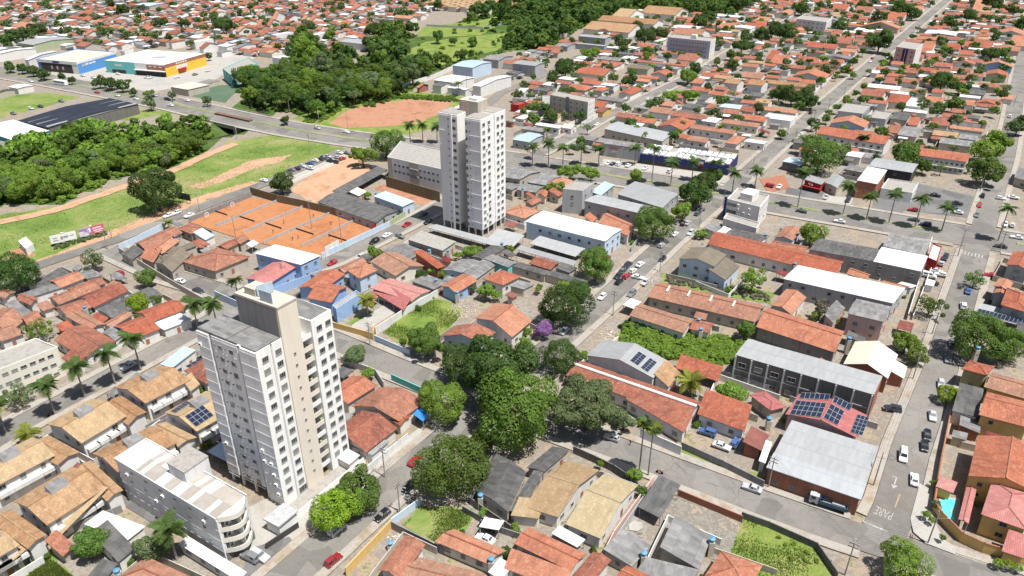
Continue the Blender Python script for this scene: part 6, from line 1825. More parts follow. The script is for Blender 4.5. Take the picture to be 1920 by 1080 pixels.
def palm(x, y, h, kind='royal', label=None, mat='palm', nf=None, sc_=1.0):
    p = G(x, y); e = empty('palm_tree', (*p, 0), random.uniform(0, 6.28)); link('trunk', PT, e, (0, 0, 0), 0, (1 if kind != 'fan' else .75, 1 if kind != 'fan' else .75, h))
    if kind == 'royal': link('crownshaft', PSH, e, (0, 0, h - .1))
    zt = h + (1.0 if kind == 'royal' else 0); nf = nf or {'royal': 19, 'coco': 19, 'fan': 26}[kind]
    for i in range(nf):
        fr = link('frond', FR[kind][i % 2], e, (0, 0, zt)); setmat(fr, mat if i % 4 else ('palmy' if kind != 'royal' else mat))
        fr.rotation_euler = (0, R(random.uniform(-52, 22)), i * 2.399 + random.uniform(-.2, .2)); fr.scale = (sc_ * random.uniform(.85, 1.1),) * 3
    if label: tag(e, label, 'palm tree', 'palm trees')
    else: later(e, {'royal': 'royal palm', 'coco': 'coconut palm', 'fan': 'fan palm'}[kind] + ' tree', 'palm tree', 'palm trees')
for x, y, h in ((998, 312, 9), (1028, 314, 11), (1055, 317, 9.5), (1089, 309, 8), (1122, 312, 8), (1190, 310, 8), (1222, 343, 15.5), (1257, 350, 10.5), (1297, 338, 8), (1338, 345, 9), (1372, 364, 9), (1415, 352, 7), (1495, 390, 15), (1580, 404, 12), (1624, 412, 9), (1666, 419, 11.5), (1715, 427, 11.5), (1765, 434, 9), (1871, 452, 12.5), (1503, 290, 7), (1615, 285, 7), (770, 277, 11), (793, 268, 9), (820, 268, 8)): palm(x, y, h)
for x, y, h, k, m_, s_ in ((265, 696, 10, 'royal', 'palm', 1), (217, 722, 9.5, 'royal', 'palm', 1), (160, 745, 9, 'royal', 'palm', 1), (104, 778, 8.5, 'royal', 'palm', .9), (12, 812, 8, 'coco', 'palm', .9), (60, 838, 4, 'coco', 'palmy', .8), (372, 618, 8, 'royal', 'palm', 1), (408, 615, 8, 'royal', 'palm', 1), (448, 565, 7, 'royal', 'palm', .8), (690, 592, 6, 'coco', 'palmy', .9),
                        (1292, 740, 4.5, 'coco', 'palmy', 1.05), (332, 1050, 7.5, 'royal', 'palm', 1), (1198, 888, 15, 'fan', 'palm', 1.2), (1215, 893, 14, 'fan', 'palm', 1.2), (1690, 140, 6, 'coco', 'palm', .8), (1068, 60, 8, 'coco', 'palmy', 1.2), (1330, 62, 7, 'coco', 'palm', .9), (120, 68, 9, 'coco', 'palm', .9), (190, 70, 8, 'coco', 'palm', .8), (215, 80, 9, 'royal', 'palm', 1), (232, 82, 9, 'royal', 'palm', 1), (245, 84, 9, 'royal', 'palm', 1), (262, 86, 9, 'royal', 'palm', 1), (285, 88, 9, 'royal', 'palm', 1), (293, 90, 9, 'royal', 'palm', 1), (860, 180, 8, 'coco', 'palm', .8), (1275, 248, 5, 'coco', 'palm', .8), (1350, 255, 5, 'coco', 'palm', .8), (1025, 268, 6, 'royal', 'palm', .8), (318, 430, 3, 'coco', 'palmy', .6), (1528, 258, 6, 'coco', 'palm', .9)): palm(x, y, h, k, None, m_, None, s_)
# ================================================================ CARS
def car_protos():
    out = {}
    for kind, L, Wd, hb, ht, cab, top in (('hatch', 3.9, 1.68, .88, 1.47, (-.55, 1.85), (-.05, 1.55)), ('sedan', 4.4, 1.74, .88, 1.44, (-.75, 1.55), (-.2, .95)), ('suv', 4.4, 1.82, 1.02, 1.68, (-.85, 2.1), (-.35, 1.9)), ('van', 4.6, 1.8, 1.05, 1.85, (-1.3, 2.2), (-.8, 2.15))):
        e = bpy.data.objects.new('car', None); parts = []
        mb = MB(); h2 = L / 2; w2 = Wd / 2
        prof = [(-h2, .42), (-h2 + .05, .66), (-h2 + .30, .78), (cab[0], hb), (cab[1], hb), (h2 - .12, hb - .06), (h2, .6), (h2 - .02, .36), (-h2 + .06, .26)]
        secs = [(-w2, .93, .04), (-w2 + .14, 1.0, 0), (w2 - .14, 1.0, 0), (w2, .93, .04)]
        rings = [[(x * (1 if k in (1, 2) else .975), y, z - (0.05 if k in (0, 3) and z > .7 else 0)) for x, z in prof] for k, (y, s_, d_) in enumerate(secs)]
        n = len(prof)
        for a, b in zip(rings, rings[1:]):
            for i in range(n): j = (i + 1) % n; mb.face([a[i], a[j], b[j], b[i]])
        mb.face(rings[0][::-1]); mb.face(rings[-1])
        b0, b1, t0, t1_ = cab[0], cab[1], top[0], top[1]; yb, yt = w2 - .06, w2 - .26
        Bq = [(b0, -yb, hb - .02), (b1, -yb, hb - .02), (b1, yb, hb - .02), (b0, yb, hb - .02)]; Tq = [(t0, -yt, ht), (t1_, -yt, ht), (t1_, yt, ht), (t0, yt, ht)]
        for i in range(4): j = (i + 1) % 4; mb.face([Bq[i], Bq[j], Tq[j], Tq[i]])
        mb.face(Tq)
        for pts in mb.f: pass
        parts.append(('body', mb.mesh('car_body_' + kind, 'car', uv=False), (0, 0, 0)))
        def glass(i, j, s0, s1, v0, v1):
            P = [Vector(q) for q in (Bq[i], Bq[j], Tq[j], Tq[i])]; f = lambda s, v: P[0] * (1 - s) * (1 - v) + P[1] * s * (1 - v) + P[2] * s * v + P[3] * (1 - s) * v
            nn = (P[1] - P[0]).cross(P[3] - P[0]).normalized() * .012; g_ = MB(); g_.face([f(s0, v0) + nn, f(s1, v0) + nn, f(s1, v1) + nn, f(s0, v1) + nn]); return g_.mesh('car_glass', 'glass', uv=False)
        parts += [('windscreen', glass(3, 0, .06, .94, .1, .93), (0, 0, 0)), ('rear_window', glass(1, 2, .1, .9, .2, .9), (0, 0, 0))]
        for i, j in ((0, 1), (2, 3)): parts += [('side_window', glass(i, j, .1, .47, .18, .9), (0, 0, 0)), ('side_window', glass(i, j, .52, .9, .18, .9), (0, 0, 0))]
        w_ = MB(); w_.tube((0, -.1, 0), (0, .1, 0), .31, .31, 12); w_.face([(.31 * math.cos(2 * math.pi * k / 12), -.1, .31 * math.sin(2 * math.pi * k / 12)) for k in range(12)]); wm = w_.mesh('car_tyre', 'tyre', uv=False)
        r_ = MB(); r_.tube((0, -.105, 0), (0, .105, 0), .19, .19, 10); r_.face([(.19 * math.cos(2 * math.pi * k / 10), -.105, .19 * math.sin(2 * math.pi * k / 10)) for k in range(10)]); rm_ = r_.mesh('car_rim', 'rim', uv=False)
        for x in (-h2 + .78, h2 - .82):
            for y in (-w2 + .10, w2 - .10): parts.append(('wheel', wm, (x, y, .31), rm_))
        l_ = MB(); l_.box((0, 0, 0), .10, .34, .13)
        hm, tm = l_.mesh('headlight', 'lampw', uv=False), l_.mesh('tail_light', 'lampr', uv=False)
        for y in (-w2 + .3, w2 - .3): parts += [('headlight', hm, (-h2 + .06, y, .63)), ('tail_light', tm, (h2 - .05, y, .70))]
        out[kind] = parts
    return out
CP = car_protos()
CC = dict(white=(.72, .72, .71), silver=(.42, .43, .44), grey=(.16, .17, .18), black=(.012, .013, .015), red=(.36, .015, .02), blue=(.06, .12, .28), dark=(.03, .035, .045), maroon=(.22, .015, .02))
CARZ = ROAD_Z + .02
def car(x, y, ang, col, kind, label=None, group='cars'):
    p = G(x, y, .5); e = empty('car', (*p, CARZ), ang)
    for q in CP[kind]:
        o = link(q[0], q[1], e, q[2])
        if q[0] == 'body': o.color = (*CC[col], 1)
        if len(q) > 3: link('rim', q[3], o)
    w_ = dict(hatch='hatchback', sedan='sedan car', suv='estate car', van='van')[kind]; col = {'dark': 'dark blue-grey'}.get(col, col)
    if label: tag(e, label, 'car', group)
    else: later(e, f"{col} {w_}", 'car', group)
UA, VA = R(-28.5), R(56)
CARS = '''
625,1052 v maroon hatch =dark red hatchback driving up the street at the bottom edge
717,968 v black hatch =black hatchback opposite the lime green street tree
632,994 -v silver suv =silver estate car parked beside the lime green street tree
768,914 v black hatch
778,866 -v red hatch =red hatchback half under the big round tree
916,988 u black sedan =black car parked in the gravel yard
910,1012 u white sedan =white car beside the black one in the gravel yard
1410,917 u silver sedan =silver sedan parked at the long street's kerb
1147,822 u silver hatch
1353,838 u white sedan
1378,832 v blue hatch
1326,812 u blue suv
1693,856 v white van =white van driving up the right street
1714,901 -v white sedan =white sedan heading down the right street
1738,818 v black hatch
1733,838 v black hatch
1748,781 v silver sedan
1777,674 v grey sedan
1764,722 v silver hatch
1784,645 v grey hatch
1673,768 u dark suv =dark estate car on the forecourt of the ruined hall
1806,575 v white suv
1815,547 v blue sedan
1772,484 v dark suv
1765,495 v silver hatch
1750,503 u red hatch
1755,509 u white sedan
1742,518 u white van
1763,516 u white hatch
1747,531 u dark sedan
1857,517 u red sedan
1503,397 u dark sedan
1574,416 u white sedan
1713,413 u dark sedan
1735,422 u dark suv
1876,463 u dark sedan
1906,446 u white sedan
1754,367 u black sedan
1795,382 u dark sedan
1789,393 u blue sedan
1795,399 u white sedan
1712,394 u red hatch
1548,371 v silver hatch
1590,376 v dark suv
1836,386 v red hatch
1842,368 v dark suv
1831,404 v grey sedan
1877,373 u white hatch
1900,371 u white sedan
1884,422 v white hatch
1898,423 v white hatch
1440,347 v red hatch
1448,349 v maroon hatch
1461,351 v white sedan
1140,307 v white sedan
1149,308 v dark sedan
1160,309 v white suv
1178,311 v white sedan
1210,316 v white sedan
1256,322 v white suv =white estate car alone on the navy shop forecourt
990,297 u dark sedan
1200,497 v white sedan
1186,509 v white hatch
1174,519 v red hatch
1178,497 v dark suv
1168,508 v dark suv
1158,519 v dark hatch
1161,529 v black sedan
1196,521 u white sedan
1209,531 v silver hatch
1265,440 v white sedan
1282,420 v black sedan
1289,419 v silver sedan
1295,438 v silver suv
1308,401 v dark suv
1240,461 v silver hatch
1242,487 v black hatch
1129,558 v white hatch =white hatchback driving down the diagonal street alone
1184,552 v grey suv
1058,622 v silver sedan
623,494 v red hatch =red hatchback on the courts street
573,519 v black hatch
702,454 v black suv
726,442 v white sedan
763,422 v red sedan
750,444 u grey hatch
676,484 v silver suv
794,403 v dark sedan
802,417 v black hatch
495,339 u white sedan
547,319 u grey sedan
556,317 u black sedan
567,312 u silver sedan
581,316 u white suv
581,307 u blue sedan
591,302 u white hatch
600,299 u dark sedan
607,297 u dark hatch
615,294 u silver sedan
619,302 u black sedan
628,304 u black sedan
633,296 u silver sedan
642,298 v red hatch
637,287 u white hatch
650,287 u grey sedan
700,316 u dark sedan
316,405 v white sedan
331,400 v white hatch
355,405 v white sedan
338,528 u white sedan
372,546 u dark sedan
224,513 u red hatch
242,688 v silver sedan =silver sedan parked on the palm street
595,241 u silver hatch
649,248 u white sedan
320,198 u white sedan
255,186 u white sedan
220,180 u white sedan
182,174 u red sedan
242,152 u dark sedan
314,187 u black suv
350,189 u white sedan
290,180 u silver sedan
115,190 u grey sedan
58,153 u white sedan
25,213 u grey sedan
58,204 u white hatch
76,200 u dark sedan
390,133 v white sedan
366,140 v grey sedan
332,145 v white sedan
282,146 v white sedan
276,145 v silver sedan
155,142 u white sedan
175,146 u white sedan
222,139 u white hatch
1603,136 v silver hatch
1252,171 v white hatch
1215,186 v white sedan
1120,234 v white sedan
1327,123 u white sedan
1501,254 v white hatch
1488,265 v dark hatch
1635,110 v red hatch
1632,116 v white hatch
1893,219 v white suv
1520,212 v dark suv
487,1044 u silver suv =silver estate car below the curved balconies
470,1046 u grey suv =grey estate car under the curved balconies
'''
for ln in CARS.strip().splitlines():
    f = ln.split('='); v = f[0].split(); x, y = [float(q) for q in v[0].split(',')]
    a = {'u': UA, 'v': VA, '-u': UA + math.pi, '-v': VA + math.pi}[v[1]] + random.uniform(-.04, .04) + (math.pi if v[1] in 'uv' and random.random() < .5 else 0)
    if x > 1640 and y > 560: a += R(9)
    car(x, y, a, v[2], v[3], f[1] if len(f) > 1 else None)
# ---- white city bus on the avenue
p = G(115, 160); e = empty('bus', (*p, CARZ), UA + R(4))
mb = MB(); mb.box((0, 0, 1.75), 11, 2.5, 2.7); mb.box((0, 0, 3.2), 9, 1.6, .25); mb.build('body', 'white', e)
for s in (-1, 1):
    for k in range(6): mb = MB(); mb.box((-4.3 + k * 1.7, s * 1.26, 2.15), 1.5, .03, .9); mb.build('window', 'glass', e)
mb = MB(); mb.box((-5.52, 0, 2.0), .03, 2.2, 1.4); mb.build('windscreen', 'glass', e)
for x in (-3.6, 3.4):
    for s in (-1.1, 1.1): link('wheel', CP['van'][7][1] if len(CP['van'][7]) > 3 else CP['van'][-5][1], e, (x, s, .5), 0, (1.6, 1.3, 1.6))
tag(e, 'white city bus on the far left stretch of the avenue', 'bus')
# ---- flatbed truck below the big grey hall
fz_ = lambda x, y: G(1420 + x / fz, 620 + y / fz)
a, b = fz_(225, 752), fz_(392, 805); d = b - a; e = empty('flatbed_truck', (*((a + b) / 2), CARZ), math.atan2(d.y, d.x)); Lt = d.length
M['truckb'] = flat('mat_truck_bed', (.05, .11, .165), .6); M['truckc'] = flat('mat_truck_cab', (.45, .45, .44), .5)
def tb(nm, c, s_, m_, par=e): q = MB(); q.box(c, *s_); return q.build(nm, m_, par)
tb('chassis', (0, 0, .75), (Lt - .4, .9, .3), 'dark'); cabo = tb('cab', (-Lt / 2 + .95, 0, 1.75), (1.9, 2.3, 2.1), 'truckc'); tb('windscreen', (-Lt / 2 - .015, 0, 2.2), (.03, 2.0, .8), 'glass', cabo)
tb('cab_roof_hatch', (-Lt / 2 + .9, 0, 2.84), (.7, .7, .08), 'white', cabo)
for s in (-1, 1): tb('side_window', (-Lt / 2 + .8, s * 1.16, 2.2), (.9, .03, .7), 'glass', cabo); tb('headlight', (-Lt / 2 - .02, s * .8, 1.1), (.06, .4, .25), 'lampw', cabo)
tb('bed', (.95, 0, 1.1), (Lt - 2.2, 2.45, .2), 'truckb')
for s in (-1, 1): tb('bed_side', (.95, s * 1.2, 1.55), (Lt - 2.2, .08, .8), 'truckb')
tb('bed_head', (-Lt / 2 + 2.1, 0, 1.8), (.1, 2.4, 1.3), 'truckb'); tb('bed_tail', (Lt / 2 - .12, 0, 1.5), (.08, 2.4, .7), 'truckb')
tb('cargo_box', (-.6, .3, 1.55), (2.2, .9, .7), 'dark'); tb('cargo_sheet', (2.0, .1, 1.5), (2.6, 1.3, .5), 'metal'); tb('tarp', (-Lt / 2 + 2.9, .75, 1.75), (1.3, .8, .6), 'tarp')
for k in range(3): q = MB(); q.tube((-1.2, -.9 + k * .3, 1.35), (Lt / 2 - .5, -.9 + k * .3, 1.35), .1); q.build('cargo_pipe', 'metal', e)
for x in (-Lt / 2 + 1.0, Lt / 2 - 1.1, Lt / 2 - 2.2):
    for s in (-1, 1): link('wheel', bpy.data.meshes['car_tyre'], e, (x, s * 1.02, .5), 0, (1.6, 1.5, 1.6))
tag(e, 'grey-cabbed flatbed truck with blue tarp parked under the big grey hall roof', 'truck')
# ---- motorcycle and riders
def moto(x, y, ang, label):
    p = G(x, y); e = empty('motorcycle', (*p, CARZ), ang)
    for xx in (-.6, .62): link('wheel', bpy.data.meshes['car_tyre'], e, (xx, 0, .3), 0, (1, .6, 1))
    mb = MB(); mb.tube((-.55, 0, .35), (-.35, 0, .95), .05); mb.tube((-.35, 0, .8), (.2, 0, .65), .16, .12); mb.tube((.1, 0, .72), (.75, 0, .8), .14, .09); mb.build('frame', 'R', e); mb = MB(); mb.tube((-.36, -.35, 1.0), (-.36, .35, 1.0), .03); mb.build('handlebar', 'dark', e)
    tag(e, label, 'motorcycle')
moto(654, 974, VA, 'red motorcycle standing in front of the parked silver car'); moto(97, 780, VA, 'dark motorcycle on the palm street'); moto(1236, 889, UA, 'motorcycle ridden along the long street below the fan palms')
# ================================================================ PEOPLE
def person_mesh(name, pose):
    """one continuous skin over a posed skeleton, 1.72 m tall"""
    st_ = .16 if pose != 'stand' else .04; arm = .35 if pose == 'play' else .05
    J = [((0, 0, .95), .15), ((0, 0, 1.15), .14), ((0, 0, 1.38), .16), ((0, 0, 1.50), .065), ((0, 0, 1.58), .085), ((0, 0, 1.68), .095),
         ((0, .19, 1.42), .065), ((.04 + arm * .4, .25, 1.16), .05), ((.12 + arm, .24, 1.0 + arm * .5), .04), ((.16 + arm, .24, .93 + arm * .6), .04),
         ((0, -.19, 1.42), .065), ((-.02, -.25, 1.15), .05), ((.06, -.26, .92), .04), ((.08, -.26, .83), .04),
         ((0, .09, .88), .10), ((st_, .10, .50), .07), ((st_ * .8, .10, .09), .05), ((st_ * .8 + .16, .10, .04), .045),
         ((0, -.09, .88), .10), ((-st_, -.10, .50), .07), ((-st_ * 1.3, -.10, .09), .05), ((-st_ * 1.3 + .16, -.10, .04), .045)]
    E_ = [(0, 1), (1, 2), (2, 3), (3, 4), (4, 5), (2, 6), (6, 7), (7, 8), (8, 9), (2, 10), (10, 11), (11, 12), (12, 13), (0, 14), (14, 15), (15, 16), (16, 17), (0, 18), (18, 19), (19, 20), (20, 21)]
    me = bpy.data.meshes.new(name); me.from_pydata([j[0] for j in J], E_, []); o = bpy.data.objects.new(name, me); COL.objects.link(o)
    o.modifiers.new('s', 'SKIN'); 
    for v, j in zip(me.skin_vertices[0].data, J): v.radius = (j[1], j[1])
    me.skin_vertices[0].data[0].use_root = True
    o.modifiers.new('d', 'SUBSURF').levels = 1
    m2 = bpy.data.meshes.new_from_object(o.evaluated_get(bpy.context.evaluated_depsgraph_get())); bpy.data.objects.remove(o); return m2
def dress(me, shirt):
    me = me.copy(); me.materials.clear()
    for k in ('skin', shirt, 'trous', 'hair'): me.materials.append(M[k])
    for p in me.polygons:
        z, y, x = p.center.z, abs(p.center.y), p.center.x
        p.material_index = 3 if z > 1.66 or (z > 1.55 and x < -.03) else 0 if z > 1.48 or (y > .2 and z < 1.22) else 1 if z > .98 else 2 if z > .48 else 0
        p.use_smooth = True
    return me
PM = {k: person_mesh('person_' + k, k) for k in ('stand', 'walk', 'play')}
SH = {}
def person(p, ang, pose, shirt, label, z=0.05):
    if (pose, shirt) not in SH: SH[(pose, shirt)] = dress(PM[pose], shirt)
    tag(link('person', SH[(pose, shirt)], None, (p.x, p.y, z), ang), label, 'person')
for i, (x, y, s_, lab) in enumerate(((880, 322, 'shirtd', 'player in dark shirt at the far side of the third clay court'), (790, 404, 'shirtd', 'player in dark shirt at the near side of the third clay court'), (955, 466, 'shirtd', 'player nearer the white hall roof, lunging on the fourth court'), (1005, 452, 'shirtr', 'player in red shirt beside the lunging player'),
                                     (1285, 336, 'shirtd', 'player at the far end of the fourth clay court'), (1270, 438, 'shirtd', 'player close to the last grey divider screen'), (1600, 354, 'shirtd', 'player at the far end of the fifth clay court by the red banner'), (1135, 268, 'shirtd', 'player at the far baseline of the third court near the mossy wall'))):
    person(zc(x, y), i * 1.3, 'play', s_, lab, LAYER[0] + .05)
person(G(1181, 836), 1.0, 'walk', 'shirtd', 'person in dark clothes walking on the long street', ROAD_Z); person(G(1239, 890), UA, 'stand', 'shirtw', 'rider in a white shirt on the long street motorcycle', ROAD_Z + .05); person(G(657, 971), VA, 'stand', 'shirtw', 'person in white beside the red motorcycle', ROAD_Z)
person(G(284, 952), 0.4, 'stand', 'shirtw', 'person in pale clothes beside the grey balcony block', .05)
# ================================================================ POLES, WIRES, TANKS, RUBBLE
def pole(x, y, h, kind='power', label=None):
    p = G(x, y); e = empty('utility_pole' if kind == 'power' else 'street_lamp', (*p, 0), VA if random.random() < .6 else UA)
    mb = MB(); mb.tube((0, 0, 0), (0, 0, h), .16, .10, 8); mb.build('post', 'polec', e)
    if kind == 'power':
        for z in (h - .5, h - 1.4): mb = MB(); mb.box((0, 0, z), .1, 1.9, .12); mb.build('crossarm', 'bark', e)
        for y_ in (-.8, -.3, .3, .8): mb = MB(); mb.tube((0, y_, h - .44), (0, y_, h - .2), .06, .04, 5); mb.build('insulator', 'white', e)
        if random.random() < .4: mb = MB(); mb.tube((.28, 0, h - 2.6), (.28, 0, h - 1.8), .22, .22, 8); mb.build('transformer', 'metal', e)
    mb = MB(); mb.tube((0, 0, h - 1.8 if kind == 'power' else h), (1.7, 0, h - .9 if kind == 'power' else h + .4), .05, .04, 5); mb.box((1.9, 0, h - .88 if kind == 'power' else h + .42), .6, .22, .1); mb.build('lamp_arm', 'metal', e)
    if label: tag(e, label, 'utility pole' if kind == 'power' else 'street lamp')
    else: later(e, 'concrete power pole' if kind == 'power' else 'tall grey street lamp', 'utility pole' if kind == 'power' else 'street lamp')
    return e
PL = []
for x, y, h, k in ((694, 648, 8, 'p'), (722, 896, 9, 'p'), (750, 962, 9, 'p'), (1440, 915, 9, 'p'), (1637, 912, 10, 'p'), (1584, 1078, 9, 'p'), (1739, 1020, 9, 'p'), (1149, 592, 9, 'p'), (1711, 712, 9, 'p'), (1747, 628, 8, 'p'), (295, 405, 11, 'p'), (210, 447, 8, 'l'), (202, 467, 8, 'p'), (375, 397, 8, 'l'), (311, 517, 8, 'p'),
                   (642, 465, 13, 'l'), (532, 532, 8, 'p'), (1237, 510, 8, 'p'), (1355, 392, 9, 'p'), (1310, 430, 8, 'l'), (1795, 482, 11, 'l'), (1837, 360, 9, 'p'), (1580, 190, 9, 'p'), (1641, 145, 9, 'p'), (1552, 210, 8, 'p'), (1525, 232, 8, 'p'), (544, 217, 9, 'l'), (599, 235, 10, 'l'), (652, 242, 11, 'l'), (582, 290, 11, 'p'), (1265, 318, 8, 'l'), (1163, 310, 8, 'l'), (1410, 325, 8, 'p'), (1490, 268, 8, 'p'), (445, 460, 12, 'l'), (585, 430, 12, 'l'), (1880, 290, 8, 'p'), (1900, 200, 8, 'p'), (1875, 470, 8, 'p'), (1205, 180, 8, 'p'), (1012, 130, 8, 'p'), (875, 176, 12, 'p'), (848, 178, 11, 'p')):
    PL.append((G(x, y), h, pole(x, y, h, 'power' if k == 'p' else 'lamp')))
def wire(i, j, label):
    (p, h, _), (q, k, _2) = PL[i], PL[j]; e = empty('power_line', (*p, 0)); d = (q - p).normalized(); n_ = Vector((-d.y, d.x))
    for o_ in (-.8, -.3, .3, .8):
        mb = MB(); last = None
        for t in range(9):
            t /= 8; r_ = (q - p) * t + n_ * o_; z = (h - .2) * (1 - t) + (k - .2) * t - 1.0 * 4 * t * (1 - t)
            if last is not None: mb.tube(last, (r_.x, r_.y, z), .02, .02, 3, cap=False)
            last = (r_.x, r_.y, z)
        mb.build('wire', 'dark', e)
    tag(e, label, 'power line')
wire(1, 2, 'short black power line over the bottom street'); wire(1, 7, 'black power line running over the central tree clump'); wire(3, 5, 'black power line along the long street to the lower right'); wire(4, 8, 'black power line along the right street'); wire(7, 17, 'black power line along the diagonal street'); wire(13, 10, 'power line at the field road corner')
wire(20, 9, 'power line over the right street up to the avenue'); wire(2, 25, 'x') if False else None; wire(22, 23, 'power line along the upper diagonal street'); wire(24, 22, 'short power line by the upper diagonal street'); wire(18, 32, 'power line over the avenue crossing'); wire(32, 33, 'power line beside the diagonal street beyond the avenue'); wire(0, 14, 'power line along the long street behind the near tower'); wire(8, 9, 'power line above the parked cars on the right street'); wire(5, 6, 'power line across the lower right junction'); wire(0, 1, 'power line crossing the clay roofs by the near tower')
# lattice telecom mast
p = G(727, 62); e = empty('telecom_mast', (*p, 0)); HM = 62
for k in range(3):
    a = k * 2.094; mb = MB(); mb.tube((1.6 * math.cos(a), 1.6 * math.sin(a), 0), (.35 * math.cos(a), .35 * math.sin(a), HM), .12, .07, 5); mb.build('leg', 'metal', e)
for i in range(16):
    z0, z1 = HM * i / 16, HM * (i + 1) / 16; mb = MB()
    for k in range(3):
        a, b = k * 2.094, (k + 1) * 2.094; r0, r1 = 1.6 - 1.25 * z0 / HM, 1.6 - 1.25 * z1 / HM; mb.tube((r0 * math.cos(a), r0 * math.sin(a), z0), (r1 * math.cos(b), r1 * math.sin(b), z1), .05, .05, 4)
    mb.build('bracing', 'metal', e)
tag(e, 'thin grey lattice mast rising behind the wood', 'telecom mast')
tm = MB(); tm.tube((0, 0, 0), (0, 0, .8), .5, .6, 12, m=0); TB = tm.mesh('tank_body', 'bluetank', uv=False); tm = MB(); tm.tube((0, 0, .8), (0, 0, .98), .64, .2, 12); TLD = tm.mesh('tank_lid', 'bluetank', uv=False); tm = MB(); tm.box((0, 0, -1.0), 1.1, 1.1, 2.0); TBS = tm.mesh('tank_base', 'E', uv=False)
for x, y, z in ((901, 932, 3.4), (921, 1052, 3.6), (1207, 1041, 3.6), (1335, 1015, 4), (220, 1074, 3.4), (159, 579, 4.4), (1314, 620, 4.0), (857, 551, 3.5), (732, 1022, 1.2), (818, 528, 4), (805, 472, 4.2), (840, 473, 4), (941, 459, 3.8), (1490, 497, 4.6), (1436, 443, 4), (1310, 602, 4), (1592, 637, 4.5), (1833, 655, 6.8), (1442, 788, 3), (1880, 870, 3), (980, 356, 4.4), (1010, 170, 5), (1710, 180, 4.5), (1758, 217, 4.5), (1690, 262, 4.5), (705, 365, 4.2)):
    p = G(x, y, z); e = empty('water_tank', (*p, z)); link('body', TB, e); link('lid', TLD, e); q = link('stand', TBS, e); q.scale = (1, 1, (z - .05) / 2); later(e, 'round blue water tank', 'water tank', 'rooftop water tanks')
def heap(px, n, label, mat='rubble'):
    poly = W(pl(px)); xs, ys = [p.x for p in poly], [p.y for p in poly]; mb = MB(); k = 0
    while k < n:
        p = Vector((random.uniform(min(xs), max(xs)), random.uniform(min(ys), max(ys))))
        if not inpoly(p, poly): continue
        s_ = random.uniform(.1, .42); mb.box((p.x, p.y, s_ * .3), s_, s_ * random.uniform(.5, 1), s_ * .8, random.uniform(0, 3)); k += 1
    struct(mb.build('rubble', mat, uv=False), 'stuff', label)
heap('1118,632 1140,612 1168,632 1160,645 1130,642', 260, 'pale rubble heap beside the street'); heap('840,575 865,562 895,572 890,595 860,600', 220, 'pale rubble beside the weedy lot', 'rubble'); heap('1205,520 1235,505 1240,525 1215,535', 160, 'pale rubble at the street corner', 'rubble'); heap('205,318 255,312 262,330 215,335', 200, 'pale rubble along the creek bank', 'rubble'); heap('725,1010 765,995 775,1010 745,1025', 120, 'building rubble in the ochre walled yard', 'rubble')
area('concrete_slab', '1178,985 1188,977 1203,981 1207,990 1195,997 1180,995', 'conc')
# ================================================================ YARD WALLS, FAR ROOFS, LABELS
def foot(r, m): 
    e1, e2 = r.e1 * m, r.e2 * m; return [r.A - e1 - e2, r.B + e1 - e2, r.C + e1 + e2, r.D - e1 + e2]
KEEP = [W(pl('60,500 0,400 430,255 660,275 600,305 300,412')), [zc(x, y) for x, y in ((60, 310), (605, 80), (1800, 330), (1212, 640), (420, 440))], WOOD_C, WOOD_L, W(pl('715,630 768,580 805,558 860,565 870,592 828,632 768,652')), W(pl('1150,640 1195,600 1405,640 1395,680 1330,695 1240,672'))]
# sheds and lean-to roofs crowded into the yards
FT0 = [(r.c, max(r.L1, r.L2) * .75, foot(r, .3)) for r in HOUSES]; ns = 0
for r in list(HOUSES):
    if r.kind not in 'Hw' or r.c.length > 470 or ns > 115: continue
    for _ in range(3):
        s_ = random.choice((r.A, r.B, r.C, r.D)) + U2(random.uniform(0, 6.28)) * random.uniform(3, 6.5); w_, d_ = random.uniform(2.6, 5.5), random.uniform(2.4, 4.2)
        P = [s_ + r.e1 * (w_ * a) + r.e2 * (d_ * b) for a in (-.5, 0, .5) for b in (-.5, 0, .5)]
        if any(on_road(p, 2.8) or any((p - c).length < rad and inpoly(p, f) for c, rad, f in FT0) or any(inpoly(p, f) for f in KEEP) or any((p - t).length < rm * .6 for t, rm in TREES if abs(t.x - p.x) < 12) for p in P): continue
        q = house(s_ - r.e1 * w_ / 2 - r.e2 * d_ / 2, s_ + r.e1 * w_ / 2 - r.e2 * d_ / 2, s_ + r.e1 * w_ / 2 + r.e2 * d_ / 2, random.uniform(2.3, 2.9), random.choice(('sa', 'sb')), random.choice('ggddrowq'), random.choice('GEWXT'), 'x', win=False, openwall=random.random() < .4)
        FT0.append((q.c, max(q.L1, q.L2) * .75, foot(q, .3))); ns += 1; break
FT = [(r.c, max(r.L1, r.L2) * .75, foot(r, -.1)) for r in HOUSES]
HG = {}
for c, rad, f in FT:
    for i in range(int((c.x - rad) // 20), int((c.x + rad) // 20) + 1):
        for j in range(int((c.y - rad) // 20), int((c.y + rad) // 20) + 1): HG.setdefault((i, j), []).append(f)
def hits_house(p): return any(inpoly(p, f) for f in HG.get((int(p.x // 20), int(p.y // 20)), ()))
TG = {}
def near_tree(p, m):
    if len(TG) == 0 or TG['n'] != len(TREES):
        TG.clear(); TG['n'] = len(TREES)
        for t, rm in TREES: TG.setdefault((int(t.x // 20), int(t.y // 20)), []).append((t, rm))
    i, j = int(p.x // 20), int(p.y // 20)
    return any((p - t).length < rm + m for a in (-1, 0, 1) for b in (-1, 0, 1) for t, rm in TG.get((i + a, j + b), ()))
